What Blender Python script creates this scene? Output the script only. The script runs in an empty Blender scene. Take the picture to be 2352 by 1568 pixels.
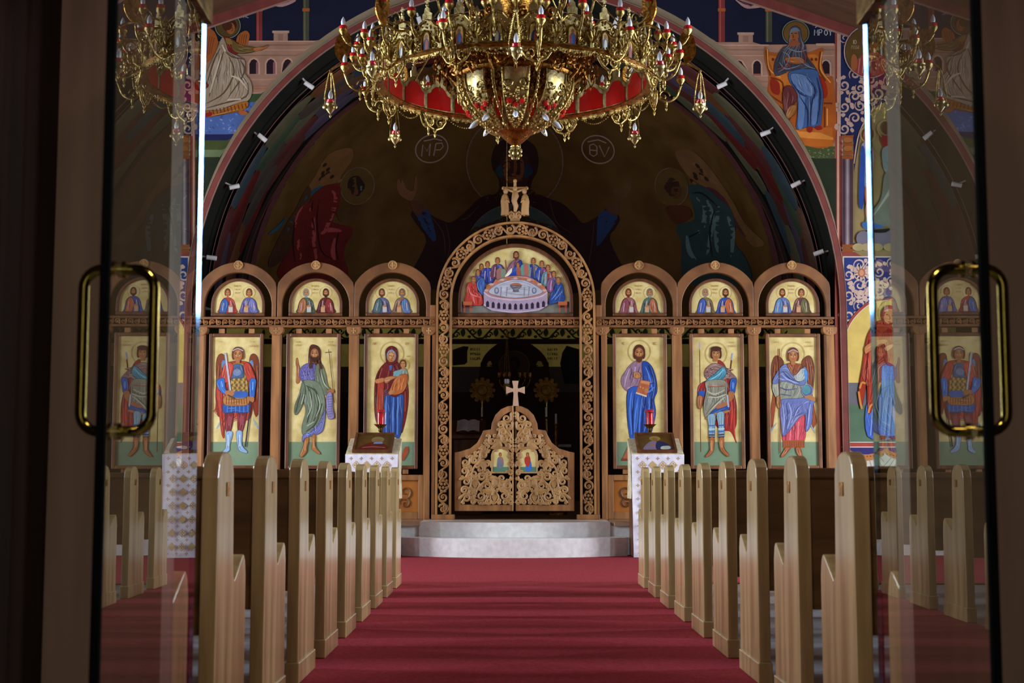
import bpy, bmesh, math, random
from math import sin, cos, pi, radians as R
from mathutils import Vector, Matrix
from mathutils.geometry import tessellate_polygon
random.seed(7)
SC = bpy.context.scene
COL = SC.collection

# ------------------------------------------------------------ camera
FPX, TILT, YAW = 3267.0, R(5.45), -0.0012
CAM = Vector((-0.08, 0.0, 0.90))
cd = bpy.data.cameras.new('camera'); cam = bpy.data.objects.new('camera', cd); COL.objects.link(cam)
cd.sensor_width = 36.0; cd.lens = FPX * 36.0 / 2352.0
cam.location = CAM; cam.rotation_euler = (R(90) + TILT, 0, YAW)
cd.clip_start = 0.05; cd.clip_end = 200
cd.dof.use_dof = True; cd.dof.focus_distance = 14.0; cd.dof.aperture_fstop = 7.0
SC.camera = cam
# ------------------------------------------------------------ world, light, exposure
SC.view_settings.view_transform = 'Standard'; SC.view_settings.look = 'None'
SC.view_settings.gamma = 1.0; SC.view_settings.use_curve_mapping = False
SC.view_settings.exposure = 0.0
w = bpy.data.worlds.new('world'); SC.world = w; w.use_nodes = True
w.node_tree.nodes['Background'].inputs[0].default_value = (.55, .7, 1, 1)
w.node_tree.nodes['Background'].inputs[1].default_value = 0.6
SIDE_X = 6.6          # inner face of the nave side walls
# daylight through the nave windows: (y centre, z centre, width, height, watts)
WINDOWS = [(14.3, 2.3, 2.6, 3.6, 580), (10.2, 3.6, .8, 2.8, 700), (7.6, 3.6, 1.1, 2.8, 380)]
for k, (wy, wz, ww, wh, wt) in enumerate(WINDOWS):
    for s in (-1, 1):
        ld = bpy.data.lights.new('window_daylight', 'AREA'); lo = bpy.data.objects.new('window_daylight', ld)
        COL.objects.link(lo); ld.shape = 'RECTANGLE'; ld.size = wh; ld.size_y = ww
        ld.energy = wt; ld.color = (.86, .93, 1.0) if k == 0 else (.72, .85, 1.0)
        lo.location = (s * (SIDE_X + .42), wy, wz)
        lo.rotation_euler = (0, s * R(90), 0)

# the vestibule: a narrow glazed strip beside the outer door behind the camera, and an added, unseen lamp that brightens the partition
for x_ in (-.55, .55):
    ld = bpy.data.lights.new('outer_door_daylight', 'AREA'); lo = bpy.data.objects.new('outer_door_daylight', ld); COL.objects.link(lo)
    ld.shape = 'RECTANGLE'; ld.size = .16; ld.size_y = 1.7; ld.energy = 4.5; ld.color = (.95, 1, .85)
    lo.location = (x_, -2.16, 1.35); lo.rotation_euler = (R(90), 0, 0)
ld = bpy.data.lights.new('vestibule_fill', 'AREA'); lo = bpy.data.objects.new('vestibule_fill', ld); COL.objects.link(lo)
ld.shape = 'DISK'; ld.size = .4; ld.energy = 34; ld.color = (1, .93, .89); lo.location = (0, 1.6, 2.60)

# ------------------------------------------------------------ helpers
CA, SA = cos(TILT), sin(TILT)
def _ray(x, y):
    a = (x - 1176.0) / FPX; b = (784.0 - y) / FPX
    dy = CA - b * SA; dz = SA + b * CA; dx = a
    c, s = cos(YAW), sin(YAW)
    return Vector((c * dx - s * dy, s * dx + c * dy, dz))
def W(x, y, Y):                       # where the sight line of a photo pixel meets the plane at depth Y
    d = _ray(x, y); return CAM + d * ((Y - CAM.y) / d.y)
def onsphere(x, y, C, r):
    d = _ray(x, y).normalized(); o = CAM - C
    b = o.dot(d); q = b * b - (o.length_squared - r * r)
    return CAM + d * (-b + math.sqrt(max(q, 0)))
def oncyl_y(x, y, cx, cz, r):         # cylinder along Y (the barrel of the arch)
    d = _ray(x, y); ox = CAM.x - cx; oz = CAM.z - cz
    a = d.x ** 2 + d.z ** 2; b = ox * d.x + oz * d.z; c = ox * ox + oz * oz - r * r
    return CAM + d * ((-b + math.sqrt(max(b * b - a * c, 0))) / a)
def oncyl_z(x, y, cx, cy, r):         # upright cylinder (apse wall)
    d = _ray(x, y); ox = CAM.x - cx; oy = CAM.y - cy
    a = d.x ** 2 + d.y ** 2; b = ox * d.x + oy * d.y; c = ox * ox + oy * oy - r * r
    return CAM + d * ((-b + math.sqrt(max(b * b - a * c, 0))) / a)
def lin(c):
    if isinstance(c, str):
        c = tuple(int(c[i:i + 2], 16) / 255 for i in (0, 2, 4))
    return tuple((v / 12.92 if v <= .04045 else ((v + .055) / 1.055) ** 2.4) for v in c)

ORG = {}
def tag(o, label=None, cat=None, group=None, kind=None):
    if label: o['label'] = label
    if cat: o['category'] = cat
    if group: o['group'] = group
    if kind: o['kind'] = kind
    return o
def thing(name, loc, label, cat, group=None):
    o = bpy.data.objects.new(name, None); COL.objects.link(o)
    o.location = loc; o.empty_display_size = .1
    ORG[o] = Vector(loc)
    return tag(o, label, cat, group)
def copy_tree(o, loc, label=None):
    r = o.copy(); COL.objects.link(r); r.location = loc
    if label: r['label'] = label
    for ch in o.children:
        c = ch.copy(); COL.objects.link(c); c.parent = r
        for g in ch.children:
            d = g.copy(); COL.objects.link(d); d.parent = c
    return r

class MB:
    def __init__(s):
        s.v = []; s.f = []; s.c = []; s.m = Matrix.Identity(4); s.col = (1, 1, 1); s.mi = []; s.mat = 0
    def V(s, p):
        s.v.append(s.m @ Vector(p)); s.c.append(s.col); return len(s.v) - 1
    def F(s, *i): s.f.append(i); s.mi.append(s.mat)
    def box(s, x0, y0, z0, x1, y1, z1):
        n = [s.V((x, y, z)) for z in (z0, z1) for y in (y0, y1) for x in (x0, x1)]
        for q in ((0, 2, 3, 1), (4, 5, 7, 6), (0, 1, 5, 4), (2, 6, 7, 3), (0, 4, 6, 2), (1, 3, 7, 5)):
            s.F(*[n[k] for k in q])
    def prism(s, pts, a, d):          # pts: world points of one face, d: extrusion vector
        d = Vector(d); A = [s.V(p) for p in pts]; B = [s.V(Vector(p) + d) for p in pts]
        n = len(A)
        for t in tessellate_polygon([[Vector(p) for p in pts]]):
            s.F(*[A[k] for k in t]); s.F(*[B[k] for k in reversed(t)])
        for k in range(n): s.F(A[k], A[(k + 1) % n], B[(k + 1) % n], B[k])
    def band(s, inner, outer, d, closed=False):   # solid strip between two equal polylines
        d = Vector(d); n = len(inner)
        I = [s.V(p) for p in inner]; O = [s.V(p) for p in outer]
        I2 = [s.V(Vector(p) + d) for p in inner]; O2 = [s.V(Vector(p) + d) for p in outer]
        for k in range(n if closed else n - 1):
            j = (k + 1) % n
            s.F(I[k], I[j], O[j], O[k]); s.F(I2[k], O2[k], O2[j], I2[j])
            s.F(I[k], I2[k], I2[j], I[j]); s.F(O[k], O[j], O2[j], O2[k])
        if not closed:
            s.F(I[0], O[0], O2[0], I2[0]); s.F(I[-1], I2[-1], O2[-1], O[-1])
    def tube(s, pts, r, n=8, cap=True):
        pts = [Vector(p) for p in pts]; m = len(pts); rings = []
        up = None
        for k in range(m):
            t = (pts[min(k + 1, m - 1)] - pts[max(k - 1, 0)])
            if t.length < 1e-9: t = Vector((0, 0, 1))
            t.normalize()
            if up is None:
                up = t.orthogonal().normalized()
            else:
                up = (up - t * up.dot(t))
                up = up.normalized() if up.length > 1e-6 else t.orthogonal().normalized()
            b = t.cross(up); rr = r[k] if isinstance(r, (list, tuple)) else r
            rings.append([s.V(pts[k] + (up * cos(2 * pi * j / n) + b * sin(2 * pi * j / n)) * rr) for j in range(n)])
        for k in range(m - 1):
            for j in range(n):
                s.F(rings[k][j], rings[k][(j + 1) % n], rings[k + 1][(j + 1) % n], rings[k + 1][j])
        if cap: s.F(*reversed(rings[0])); s.F(*rings[-1])
    def lathe(s, prof, c=(0, 0, 0), n=16, a0=0, a1=2 * pi):
        ring = prof[0] == prof[-1]
        c = Vector(c); full = abs(a1 - a0 - 2 * pi) < 1e-6; k = n if full else n + 1
        rows = [[s.V(c + Vector((max(r, 1e-4) * cos(a0 + (a1 - a0) * j / n), max(r, 1e-4) * sin(a0 + (a1 - a0) * j / n), z))) for j in range(k)] for r, z in prof]
        for i in range(len(rows) - 1):
            for j in range(n):
                j2 = (j + 1) % k
                s.F(rows[i][j], rows[i][j2], rows[i + 1][j2], rows[i + 1][j])
        if full and not ring:
            if prof[0][0] > 1e-3: s.F(*reversed(rows[0]))
            if prof[-1][0] > 1e-3: s.F(*rows[-1])
    def ball(s, c, r, n=8, sz=1.0):
        s.lathe([(r * sin(pi * k / (n // 2)), -r * sz * cos(pi * k / (n // 2))) for k in range(n // 2 + 1)], c, n)
    def ribbon(s, pts, w, h, nrm):    # carved strip: roof-shaped relief along a polyline; nrm = towards the viewer
        nrm = Vector(nrm); pts = [Vector(p) for p in pts]; m = len(pts); rows = []
        for k in range(m):
            t = pts[min(k + 1, m - 1)] - pts[max(k - 1, 0)]
            b = t.cross(nrm); b = b.normalized() if b.length > 1e-9 else Vector((1, 0, 0))
            ww = (w[k] if isinstance(w, (list, tuple)) else w) * .5
            rows.append((s.V(pts[k] - b * ww), s.V(pts[k] - b * ww + nrm * h * .6), s.V(pts[k] + nrm * h),
                         s.V(pts[k] + b * ww + nrm * h * .6), s.V(pts[k] + b * ww)))
        for k in range(m - 1):
            for j in range(4): s.F(rows[k][j], rows[k][j + 1], rows[k + 1][j + 1], rows[k + 1][j])
        for e in (0, m - 1): s.F(*(rows[e] if e else reversed(rows[e])))
    def build(s, name, mat, parent=None, smooth=False, bevel=0, loc=None, colors=False, kind=None, fixn=True):
        org = ORG[parent] if parent is not None else Vector(loc or (0, 0, 0))
        me = bpy.data.meshes.new(name)
        me.from_pydata([(p - org)[:] for p in s.v], [], s.f)
        if colors:
            ca = me.color_attributes.new('Col', 'FLOAT_COLOR', 'POINT')
            ca.data.foreach_set('color', [q for c in s.c for q in (c[0], c[1], c[2], 1.0)])
        mats = mat if isinstance(mat, (list, tuple)) else [mat]
        for m in mats: me.materials.append(m)
        if len(mats) > 1: me.polygons.foreach_set('material_index', s.mi)
        if fixn:
            bm = bmesh.new(); bm.from_mesh(me); bmesh.ops.recalc_face_normals(bm, faces=bm.faces); bm.to_mesh(me); bm.free()
        if smooth:
            me.polygons.foreach_set('use_smooth', [True] * len(me.polygons))
            if smooth != 2:
                me.update(); bm = bmesh.new(); bm.from_mesh(me)
                for e in bm.edges:
                    e.smooth = len(e.link_faces) == 2 and e.calc_face_angle(0) < R(40)
                bm.to_mesh(me); bm.free()
        me.update()
        o = bpy.data.objects.new(name, me); COL.objects.link(o)
        if parent is not None: o.parent = parent; ORG[o] = org
        else: o.location = org; ORG[o] = org
        if bevel:
            b = o.modifiers.new('bevel', 'BEVEL'); b.width = bevel; b.segments = 2; b.limit_method = 'ANGLE'; b.angle_limit = R(35)
        if kind: o['kind'] = kind
        return o

def crom(pts, closed=True, n=4):      # Catmull-Rom through the points
    m = len(pts); out = []
    if m < 3: return list(pts)
    for i in range(m if closed else m - 1):
        p0, p1, p2, p3 = [pts[(i + k) % m] if closed else pts[min(max(i + k, 0), m - 1)] for k in (-1, 0, 1, 2)]
        for k in range(n):
            t = k / n
            out.append(tuple(.5 * (2 * b + (c - a) * t + (2 * a - 5 * b + 4 * c - d) * t * t + (3 * b - a - 3 * c + d) * t ** 3)
                             for a, b, c, d in zip(p0, p1, p2, p3)))
    if not closed: out.append(tuple(pts[-1]))
    return out

GLYPH = {'M': [[(0, 1), (.08, 0), (.5, .6), (.92, 0), (1, 1)]], 'P': [[(.1, 1), (.1, 0), (.7, 0), (.9, .2), (.7, .5), (.1, .5)]],
         'O': [[(.5, 0), (.9, .3), (.9, .7), (.5, 1), (.1, .7), (.1, .3), (.5, 0)]],
         'T': [[(.5, 0), (.85, .3), (.85, .7), (.5, 1), (.15, .7), (.15, .3), (.5, 0)], [(.15, .5), (.85, .5)]],
         'V': [[(0, 0), (.5, 1), (1, 0)]], 'Y': [[(0, 0), (.5, .5), (1, 0)], [(.5, .5), (.5, 1)]], 'I': [[(.5, 0), (.5, 1)]],
         'C': [[(.9, .1), (.5, 0), (.1, .3), (.1, .7), (.5, 1), (.9, .9)]], 'X': [[(.05, 0), (.95, 1)], [(.95, 0), (.05, 1)]],
         'A': [[(0, 1), (.5, 0), (1, 1)], [(.2, .62), (.8, .62)]], 'N': [[(.05, 1), (.05, 0), (.95, 1), (.95, 0)]],
         'G': [[(.1, 1), (.1, 0), (.9, 0)]], 'W': [[(.2, 1), (0, .5), (.2, .1), (.8, .1), (1, .5), (.8, 1)]],
         'H': [[(.05, 0), (.05, 1)], [(.95, 0), (.95, 1)], [(.05, .5), (.95, .5)]], 'E': [[(.9, 0), (.1, 0), (.1, 1), (.9, 1)], [(.1, .5), (.7, .5)]],
         'L': [[(.1, 0), (.1, 1), (.8, 1)]], '~': [[(0, .3), (.3, 0), (.5, .3), (.7, 0), (1, .3)]], ' ': []}

class Paint(MB):                      # flat painted shapes, laid over each other a tenth of a millimetre apart
    def __init__(s, surf, ox=0, oy=0, k=1.0, step=.00012, d0=.001, flip=None, maxlen=0, clip=None, gain=1.0, auto=False):
        super().__init__(); s.auto = auto; s.surf = surf; s.o = (ox, oy, k); s.d = d0; s.step = step
        s.flip = flip; s.maxlen = maxlen; s.clip = clip; s.gain = gain
    def P(s, p):
        x, y = s.o[0] + p[0] / s.o[2], s.o[1] + p[1] / s.o[2]
        if s.flip is not None: x = 2 * s.flip - x
        if s.clip: x, y = s.clip(x, y)
        return s.surf(x, y, s.d)
    def _tri(s, tris):
        if s.maxlen:
            L = s.maxlen * s.o[2]; out = []; st = list(tris)
            while st:
                t = st.pop()
                e = [math.dist(t[k], t[(k + 1) % 3]) for k in range(3)]; k = e.index(max(e))
                if e[k] > L:
                    a, b, c = t[k], t[(k + 1) % 3], t[(k + 2) % 3]; m = ((a[0] + b[0]) / 2, (a[1] + b[1]) / 2)
                    st += [(a, m, c), (m, b, c)]
                else: out.append(t)
            tris = out
        for t in tris:
            i = [s.V(s.P(p)) for p in t]; s.F(*i)
    def setc(s, c): s.col = tuple(min(v * s.gain, .95) for v in lin(c))
    def tone(s, c, f): return tuple(min(1, (v * f if f < 1 else v + (1 - v) * (f - 1))) for v in (tuple(int(c[i:i + 2], 16) / 255 for i in (0, 2, 4)) if isinstance(c, str) else c))
    def drape(s, pts, c):             # outline and folds of a painted garment
        k = s.o[2]; xs = [p[0] for p in pts]; ys = [p[1] for p in pts]
        ar = abs(sum(pts[i][0] * pts[i - 1][1] - pts[i - 1][0] * pts[i][1] for i in range(len(pts)))) / 2 / k / k
        if ar < 220: return
        s.line(list(pts) + [pts[0]], .9 * k, s.tone(c, .5), False)
        w, h = max(xs) - min(xs), max(ys) - min(ys); sw = w > 1.3 * h
        P = [(p[1], p[0]) for p in pts] if sw else pts
        a0, a1 = min(p[1] for p in P), max(p[1] for p in P); R_ = 9; rows = []
        for r in range(R_):
            y = a0 + (a1 - a0) * (r + .7) / (R_ + .4)
            X_ = sorted(P[i - 1][0] + (P[i][0] - P[i - 1][0]) * (y - P[i - 1][1]) / (P[i][1] - P[i - 1][1]) for i in range(len(P)) if (P[i][1] > y) != (P[i - 1][1] > y))
            if len(X_) < 2: rows.append(None); continue
            g = max(range(len(X_) // 2), key=lambda q: X_[2 * q + 1] - X_[2 * q]); rows.append((y, X_[2 * g], X_[2 * g + 1]))
        wd = max((r[2] - r[1] for r in rows if r), default=0) / k; n = max(2, int(wd / 5.5)); rr = random.Random(int(xs[0] * 7 + ys[0]))
        for f in range(2 * n):
            u = (f + .5) / (2 * n) + rr.uniform(-.03, .03); st = rr.randint(0, 3); en = rr.randint(5, R_); ph = rr.random() * 6
            L = [(r[1] + (r[2] - r[1]) * min(.93, max(.07, u + .05 * sin(i * .8 + ph))), r[0]) for i, r in enumerate(rows) if r and st <= i < en and (r[2] - r[1]) / k > 5]
            if len(L) < 3: continue
            if sw: L = [(q[1], q[0]) for q in L]
            s.line(L, (1.1 if f % 2 else 1.5) * k, s.tone(c, rr.uniform(.55, .72) if f % 2 else rr.uniform(1.16, 1.36)), True, True)
    def poly(s, pts, c, sm=True):
        s.setc(c); s.d += s.step
        if sm: pts = crom(pts)
        if s.auto and sm and len(pts) > 19: s._fill(pts); s.drape(pts, c); return
        s._fill(pts)
    def _fill(s, pts):
        if s.maxlen:
            s._tri([tuple(pts[k] for k in t) for t in tessellate_polygon([[Vector((p[0], p[1], 0)) for p in pts]])])
        else:
            i = [s.V(s.P(p)) for p in pts]
            for t in tessellate_polygon([[Vector((p[0], p[1], 0)) for p in pts]]): s.F(*[i[k] for k in t])
    def rect(s, x0, y0, x1, y1, c): s.poly([(x0, y0), (x1, y0), (x1, y1), (x0, y1)], c, False)
    def ell(s, cx, cy, rx, ry, c, rot=0, n=20):
        cr, sr = cos(rot), sin(rot)
        s.poly([(cx + rx * cos(t) * cr - ry * sin(t) * sr, cy + rx * cos(t) * sr + ry * sin(t) * cr) for t in [2 * pi * k / n for k in range(n)]], c, False)
    def line(s, pts, w, c, sm=True, taper=False):
        s.setc(c); s.d += s.step
        if sm and len(pts) > 2: pts = crom(pts, False)
        m = len(pts); L = []; Rr = []
        for k in range(m):
            tx = pts[min(k + 1, m - 1)][0] - pts[max(k - 1, 0)][0]; ty = pts[min(k + 1, m - 1)][1] - pts[max(k - 1, 0)][1]
            q = math.hypot(tx, ty) or 1; ww = w / 2
            if taper: ww *= .25 + .75 * sin(pi * (k + .5) / m)
            L.append((pts[k][0] - ty / q * ww, pts[k][1] + tx / q * ww)); Rr.append((pts[k][0] + ty / q * ww, pts[k][1] - tx / q * ww))
        tr = []
        for k in range(m - 1): tr += [(L[k], L[k + 1], Rr[k + 1]), (L[k], Rr[k + 1], Rr[k])]
        s._tri(tr)
    def ring(s, cx, cy, rx, ry, w, c, a0=0, a1=2 * pi, n=32, rot=0):
        cr, sr = cos(rot), sin(rot)
        s.line([(cx + rx * cos(t) * cr - ry * sin(t) * sr, cy + rx * cos(t) * sr + ry * sin(t) * cr) for t in [a0 + (a1 - a0) * k / n for k in range(n + 1)]], w, c, False)
    def text(s, t, x, y, h, c, w=None, adv=.95, slant=0):
        for ch in t:
            for g in GLYPH.get(ch, []):
                s.line([(x + q[0] * h * .62 - slant * q[1] * h, y + q[1] * h) for q in g], w or h * .13, c, False)
            x += h * adv * (.45 if ch == 'I' else .8)
    def marks(s, x, y, wd, h, c, n, seed=1):      # rows of writing too small to read in the photograph
        rr = random.Random(seed)
        for k in range(n):
            xx = x + wd * k / n; a = rr.random()
            s.line([(xx, y), (xx, y + h)], wd / n * .22, c, False)
            if a > .3: s.line([(xx, y + h * rr.choice((.1, .5, .95))), (xx + wd / n * .6, y + h * rr.choice((.1, .5, .95)))], wd / n * .22, c, False)

# ------------------------------------------------------------ materials
MATS = {}
def _new(name):
    m = bpy.data.materials.new(name); m.use_nodes = True; MATS[name] = m
    return m, m.node_tree, m.node_tree.nodes['Principled BSDF']
def noise_mat(name, c1, c2, scale=(5, 5, 5), rough=.6, metal=0, bump=0, detail=4, spec=.5, coat=0, lo=.35, hi=.65, nscale=1.0, bscale=None):
    m, nt, b = _new(name); N = nt.nodes; L = nt.links
    tc = N.new('ShaderNodeTexCoord'); mp = N.new('ShaderNodeMapping'); mp.inputs['Scale'].default_value = scale
    nz = N.new('ShaderNodeTexNoise'); nz.inputs['Scale'].default_value = nscale; nz.inputs['Detail'].default_value = detail
    cr = N.new('ShaderNodeValToRGB'); cr.color_ramp.elements[0].position = lo; cr.color_ramp.elements[1].position = hi
    cr.color_ramp.elements[0].color = (*lin(c1), 1); cr.color_ramp.elements[1].color = (*lin(c2), 1)
    L.new(tc.outputs['Object'], mp.inputs[0]); L.new(mp.outputs[0], nz.inputs[0]); L.new(nz.outputs[0], cr.inputs[0])
    L.new(cr.outputs[0], b.inputs['Base Color'])
    b.inputs['Roughness'].default_value = rough; b.inputs['Metallic'].default_value = metal
    b.inputs['Specular IOR Level'].default_value = spec; b.inputs['Coat Weight'].default_value = coat; b.inputs['Coat Roughness'].default_value = .15
    if bump:
        bp = N.new('ShaderNodeBump'); bp.inputs['Strength'].default_value = bump; bp.inputs['Distance'].default_value = .004
        if bscale:
            n2 = N.new('ShaderNodeTexNoise'); n2.inputs['Scale'].default_value = bscale; n2.inputs['Detail'].default_value = 3
            L.new(tc.outputs['Object'], n2.inputs[0]); L.new(n2.outputs[0], bp.inputs['Height'])
        else: L.new(nz.outputs[0], bp.inputs['Height'])
        L.new(bp.outputs[0], b.inputs['Normal'])
    return m
def paint_mat(name, rough=.55, spec=.35, amp=.18, scale=9, coat=0):
    m, nt, b = _new(name); N = nt.nodes; L = nt.links
    at = N.new('ShaderNodeAttribute'); at.attribute_name = 'Col'
    tc = N.new('ShaderNodeTexCoord'); nz = N.new('ShaderNodeTexNoise'); nz.inputs['Scale'].default_value = scale; nz.inputs['Detail'].default_value = 5
    mr = N.new('ShaderNodeMapRange'); mr.inputs[1].default_value = .3; mr.inputs[2].default_value = .7
    mr.inputs[3].default_value = 1 - amp; mr.inputs[4].default_value = 1 + amp
    mx = N.new('ShaderNodeVectorMath'); mx.operation = 'SCALE'
    L.new(tc.outputs['Object'], nz.inputs[0]); L.new(nz.outputs[0], mr.inputs[0]); L.new(at.outputs['Color'], mx.inputs[0])
    L.new(mr.outputs[0], mx.inputs['Scale']); L.new(mx.outputs[0], b.inputs['Base Color'])
    b.inputs['Roughness'].default_value = rough; b.inputs['Specular IOR Level'].default_value = spec; b.inputs['Coat Weight'].default_value = coat
    return m
M = dict(
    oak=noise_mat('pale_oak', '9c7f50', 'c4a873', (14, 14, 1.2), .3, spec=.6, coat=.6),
    oak_shaded=noise_mat('shaded_oak', '5d4021', '7d5a31', (1.2, 14, 14), .42),  # same oak, with the shade on the pew backs put into its tone
    carved=noise_mat('carved_limewood', '9a7040', 'c0935c', (9, 9, 2), .5, bump=.2),
    carved_dark=noise_mat('carved_oak', '84592f', 'ab7a45', (9, 9, 2), .5, bump=.2),
    screen=noise_mat('screen_oak', '7d5230', 'a87444', (12, 12, 1.5), .45),
    screen_arch=noise_mat('arch_oak', '623d22', '845630', (4, 4, 4), .45),
    frame=noise_mat('walnut_frame', '4a2a18', '6d4024', (12, 12, 2), .4),
    panelw=noise_mat('panel_cherry', '93551f', 'b8722f', (3, 3, 1), .4),
    gold=noise_mat('gold_leaf', 'c0a860', 'e6d698', (7, 7, 7), .42, metal=0, spec=.6, lo=.3, hi=.7),
    ground=noise_mat('painted_green_ground', '6f8a6c', '7b9677', (3, 3, 3), .5),
    carpet=noise_mat('red_carpet', '86252d', '9b343d', (60, 60, 60), .95, bump=.5, spec=.1),
    stone=noise_mat('grey_floor_tile', '77777c', '8e8e92', (6, 6, 6), .3),
    marble=noise_mat('pale_marble', 'dad8d7', 'eae8e7', (16, 16, 16), .3, spec=.5),
    solea=noise_mat('solea_wood', '8a6a52', 'a98a70', (2, 14, 14), .3),
    brass=noise_mat('polished_brass', '7a6428', '8f7834', (20, 20, 20), .12, metal=1),
    gilt=noise_mat('gilt_bronze', '77602a', 'c8ab68', (30, 30, 30), .42, metal=1, bump=1.0, bscale=70),
    giltp=noise_mat('pale_gilt', '94804a', 'cbb985', (18, 18, 18), .4, metal=1, bump=.5, bscale=60),
    copper=noise_mat('old_gilt', '6b4518', 'b07a34', (26, 26, 26), .35, metal=1, bump=1.0, bscale=70),
    dimgilt=noise_mat('dark_gilt', '5a431c', '8a6c34', (20, 20, 20), .35, metal=1, bump=.6, bscale=60),  # gilt in a darker overall tone
    enamel=noise_mat('red_enamel', 'a00f10', 'c01a16', (8, 8, 8), .12, spec=.6),
    redglass=noise_mat('red_glass', 'b3121a', 'd3202a', (8, 8, 8), .1, spec=.7),
    bulb=noise_mat('frosted_bulb', 'c9cdd6', 'e6e8ee', (8, 8, 8), .25, spec=.6),
    steel=noise_mat('brushed_steel', '8f8f94', 'b0b0b6', (40, 4, 4), .28, metal=1),
    white=noise_mat('white_enamel', 'd8d8d8', 'ececec', (8, 8, 8), .35),
    dark=noise_mat('dark_rubber', '050606', '080909', (8, 8, 8), .9, spec=.02),
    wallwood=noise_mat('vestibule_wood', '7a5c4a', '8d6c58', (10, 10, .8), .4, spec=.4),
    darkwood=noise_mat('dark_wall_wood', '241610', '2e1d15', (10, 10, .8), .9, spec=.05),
    plaster=noise_mat('plaster', '8a7a62', '98886f', (2, 2, 2), .8),
    ceil=noise_mat('ceiling_boards', '4a3020', '5a3c28', (1, 10, 1), .6),
    apse=noise_mat('apse_gold_ground', '573a16', '6b4c24', (2, 2, 2), .75, spec=.2),  # gold darkened in the colour to deepen the apse shade
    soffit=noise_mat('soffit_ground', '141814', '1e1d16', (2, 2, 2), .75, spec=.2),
    cloth=noise_mat('white_brocade', 'dcdcec', 'f2f2fa', (14, 14, 14), .6, spec=.3),
    clothg=noise_mat('gold_white_brocade', 'c9b68c', 'e6dcc4', (25, 25, 25), .6, spec=.3),
    paper=noise_mat('paper', 'c9ccd8', 'dde0ea', (8, 8, 8), .7),
    arch=noise_mat('painted_red_band', '6c2d27', '7c3830', (5, 5, 5), .7),
    icon=paint_mat('icon_paint', .45, .4, .12, 14), mural=paint_mat('mural_paint', .75, .2, .14, 5),
    embroid=paint_mat('embroidery', .6, .3, .1, 20),
)
# window glass: bright sky behind obscured panes; door glass: thin clear architectural pane
m, nt, b = _new('door_glass'); nt.nodes.remove(b)
out = nt.nodes['Material Output']; tr = nt.nodes.new('ShaderNodeBsdfTransparent'); gl = nt.nodes.new('ShaderNodeBsdfGlossy')
tr.inputs[0].default_value = (.90, .95, .92, 1); gl.inputs['Roughness'].default_value = 0.0
fr = nt.nodes.new('ShaderNodeFresnel'); fr.inputs[0].default_value = 1.5
mx = nt.nodes.new('ShaderNodeMixShader')
ge = nt.nodes.new('ShaderNodeNewGeometry'); inv = nt.nodes.new('ShaderNodeMath'); inv.operation = 'SUBTRACT'; inv.inputs[0].default_value = 1.0
mu = nt.nodes.new('ShaderNodeMath'); mu.operation = 'MULTIPLY'; m2 = nt.nodes.new('ShaderNodeMath'); m2.operation = 'MULTIPLY'; m2.inputs[1].default_value = 1.25; m2.use_clamp = True
for a, c in ((ge.outputs['Backfacing'], inv.inputs[1]), (fr.outputs[0], mu.inputs[0]), (inv.outputs[0], mu.inputs[1]), (mu.outputs[0], m2.inputs[0])): nt.links.new(a, c)   # both faces' reflection is taken at the outer face
for a, c in ((m2.outputs[0], mx.inputs[0]), (tr.outputs[0], mx.inputs[1]), (gl.outputs[0], mx.inputs[2]), (mx.outputs[0], out.inputs[0])): nt.links.new(a, c)
M['glass'] = m
m, nt, b = _new('polished_glass_edge')
b.inputs['Base Color'].default_value = (.22, .42, .75, 1); b.inputs['Metallic'].default_value = 1; b.inputs['Roughness'].default_value = .06
M['edge'] = m
m, nt, b = _new('window_glass')
b.inputs['Base Color'].default_value = (.9, .95, 1, 1); b.inputs['Roughness'].default_value = .05
b.inputs['Transmission Weight'].default_value = 1; b.inputs['IOR'].default_value = 1.02
M['wglass'] = m
# ============================================================ the setting
YE = 17.9                      # east wall face
ACX, ACZ, AR = -0.01, 3.07, 4.11
SOL = 0.385                    # height of the raised sanctuary floor
YB, PR, PCZ = 20.6, 3.85, 3.35 # back of the barrel, apse radius, apse spring height
PC = Vector((ACX, YB, PCZ))
def roofz(x): return 8.2 - .35 * abs(x)
def structure(o): return tag(o, kind='structure')

b = MB(); b.box(-7.1, -2.2, -.12, 7.1, 17.0, 0); structure(b.build('floor', M['stone']))
b = MB()
for s in (-1, 1):
    b.prism([(0, -2.2, 8.2), (s * 7.1, -2.2, roofz(7.1)), (s * 7.1, -2.2, roofz(7.1) + .15), (0, -2.2, 8.35)], None, (0, 20.6, 0))
structure(b.build('ceiling', M['ceil']))
# east wall with the arch cut through
b = MB(); angs = sorted([pi * k / 64 for k in range(65)] + [math.atan2(roofz(6.6) - ACZ, 6.6 - ACX), pi - math.atan2(roofz(6.6) - ACZ, 6.6 + ACX), math.atan2(8.2 - ACZ, -ACX)])
inn, outp = [], []
for t in angs:
    c, s = cos(t), sin(t); inn.append((ACX + AR * c, YE, ACZ + AR * s))
    best = 99
    for sx in (-1, 1):
        if abs(c) > 1e-6:
            k = (sx * 6.6 - ACX) / c
            if k > 0: best = min(best, k)
        den = s + .35 * sx * c
        if abs(den) > 1e-6:
            k = (8.2 - ACZ - .35 * sx * ACX) / den
            if k > 0: best = min(best, k)
    outp.append((ACX + best * c, YE, ACZ + best * s))
b.band(inn, outp, (0, .35, 0))
b.box(-6.6, YE, 0, ACX - AR, YE + .35, ACZ); b.box(ACX + AR, YE, 0, 6.6, YE + .35, ACZ)
wall_east = structure(b.build('wall_east', M['plaster']))
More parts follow.
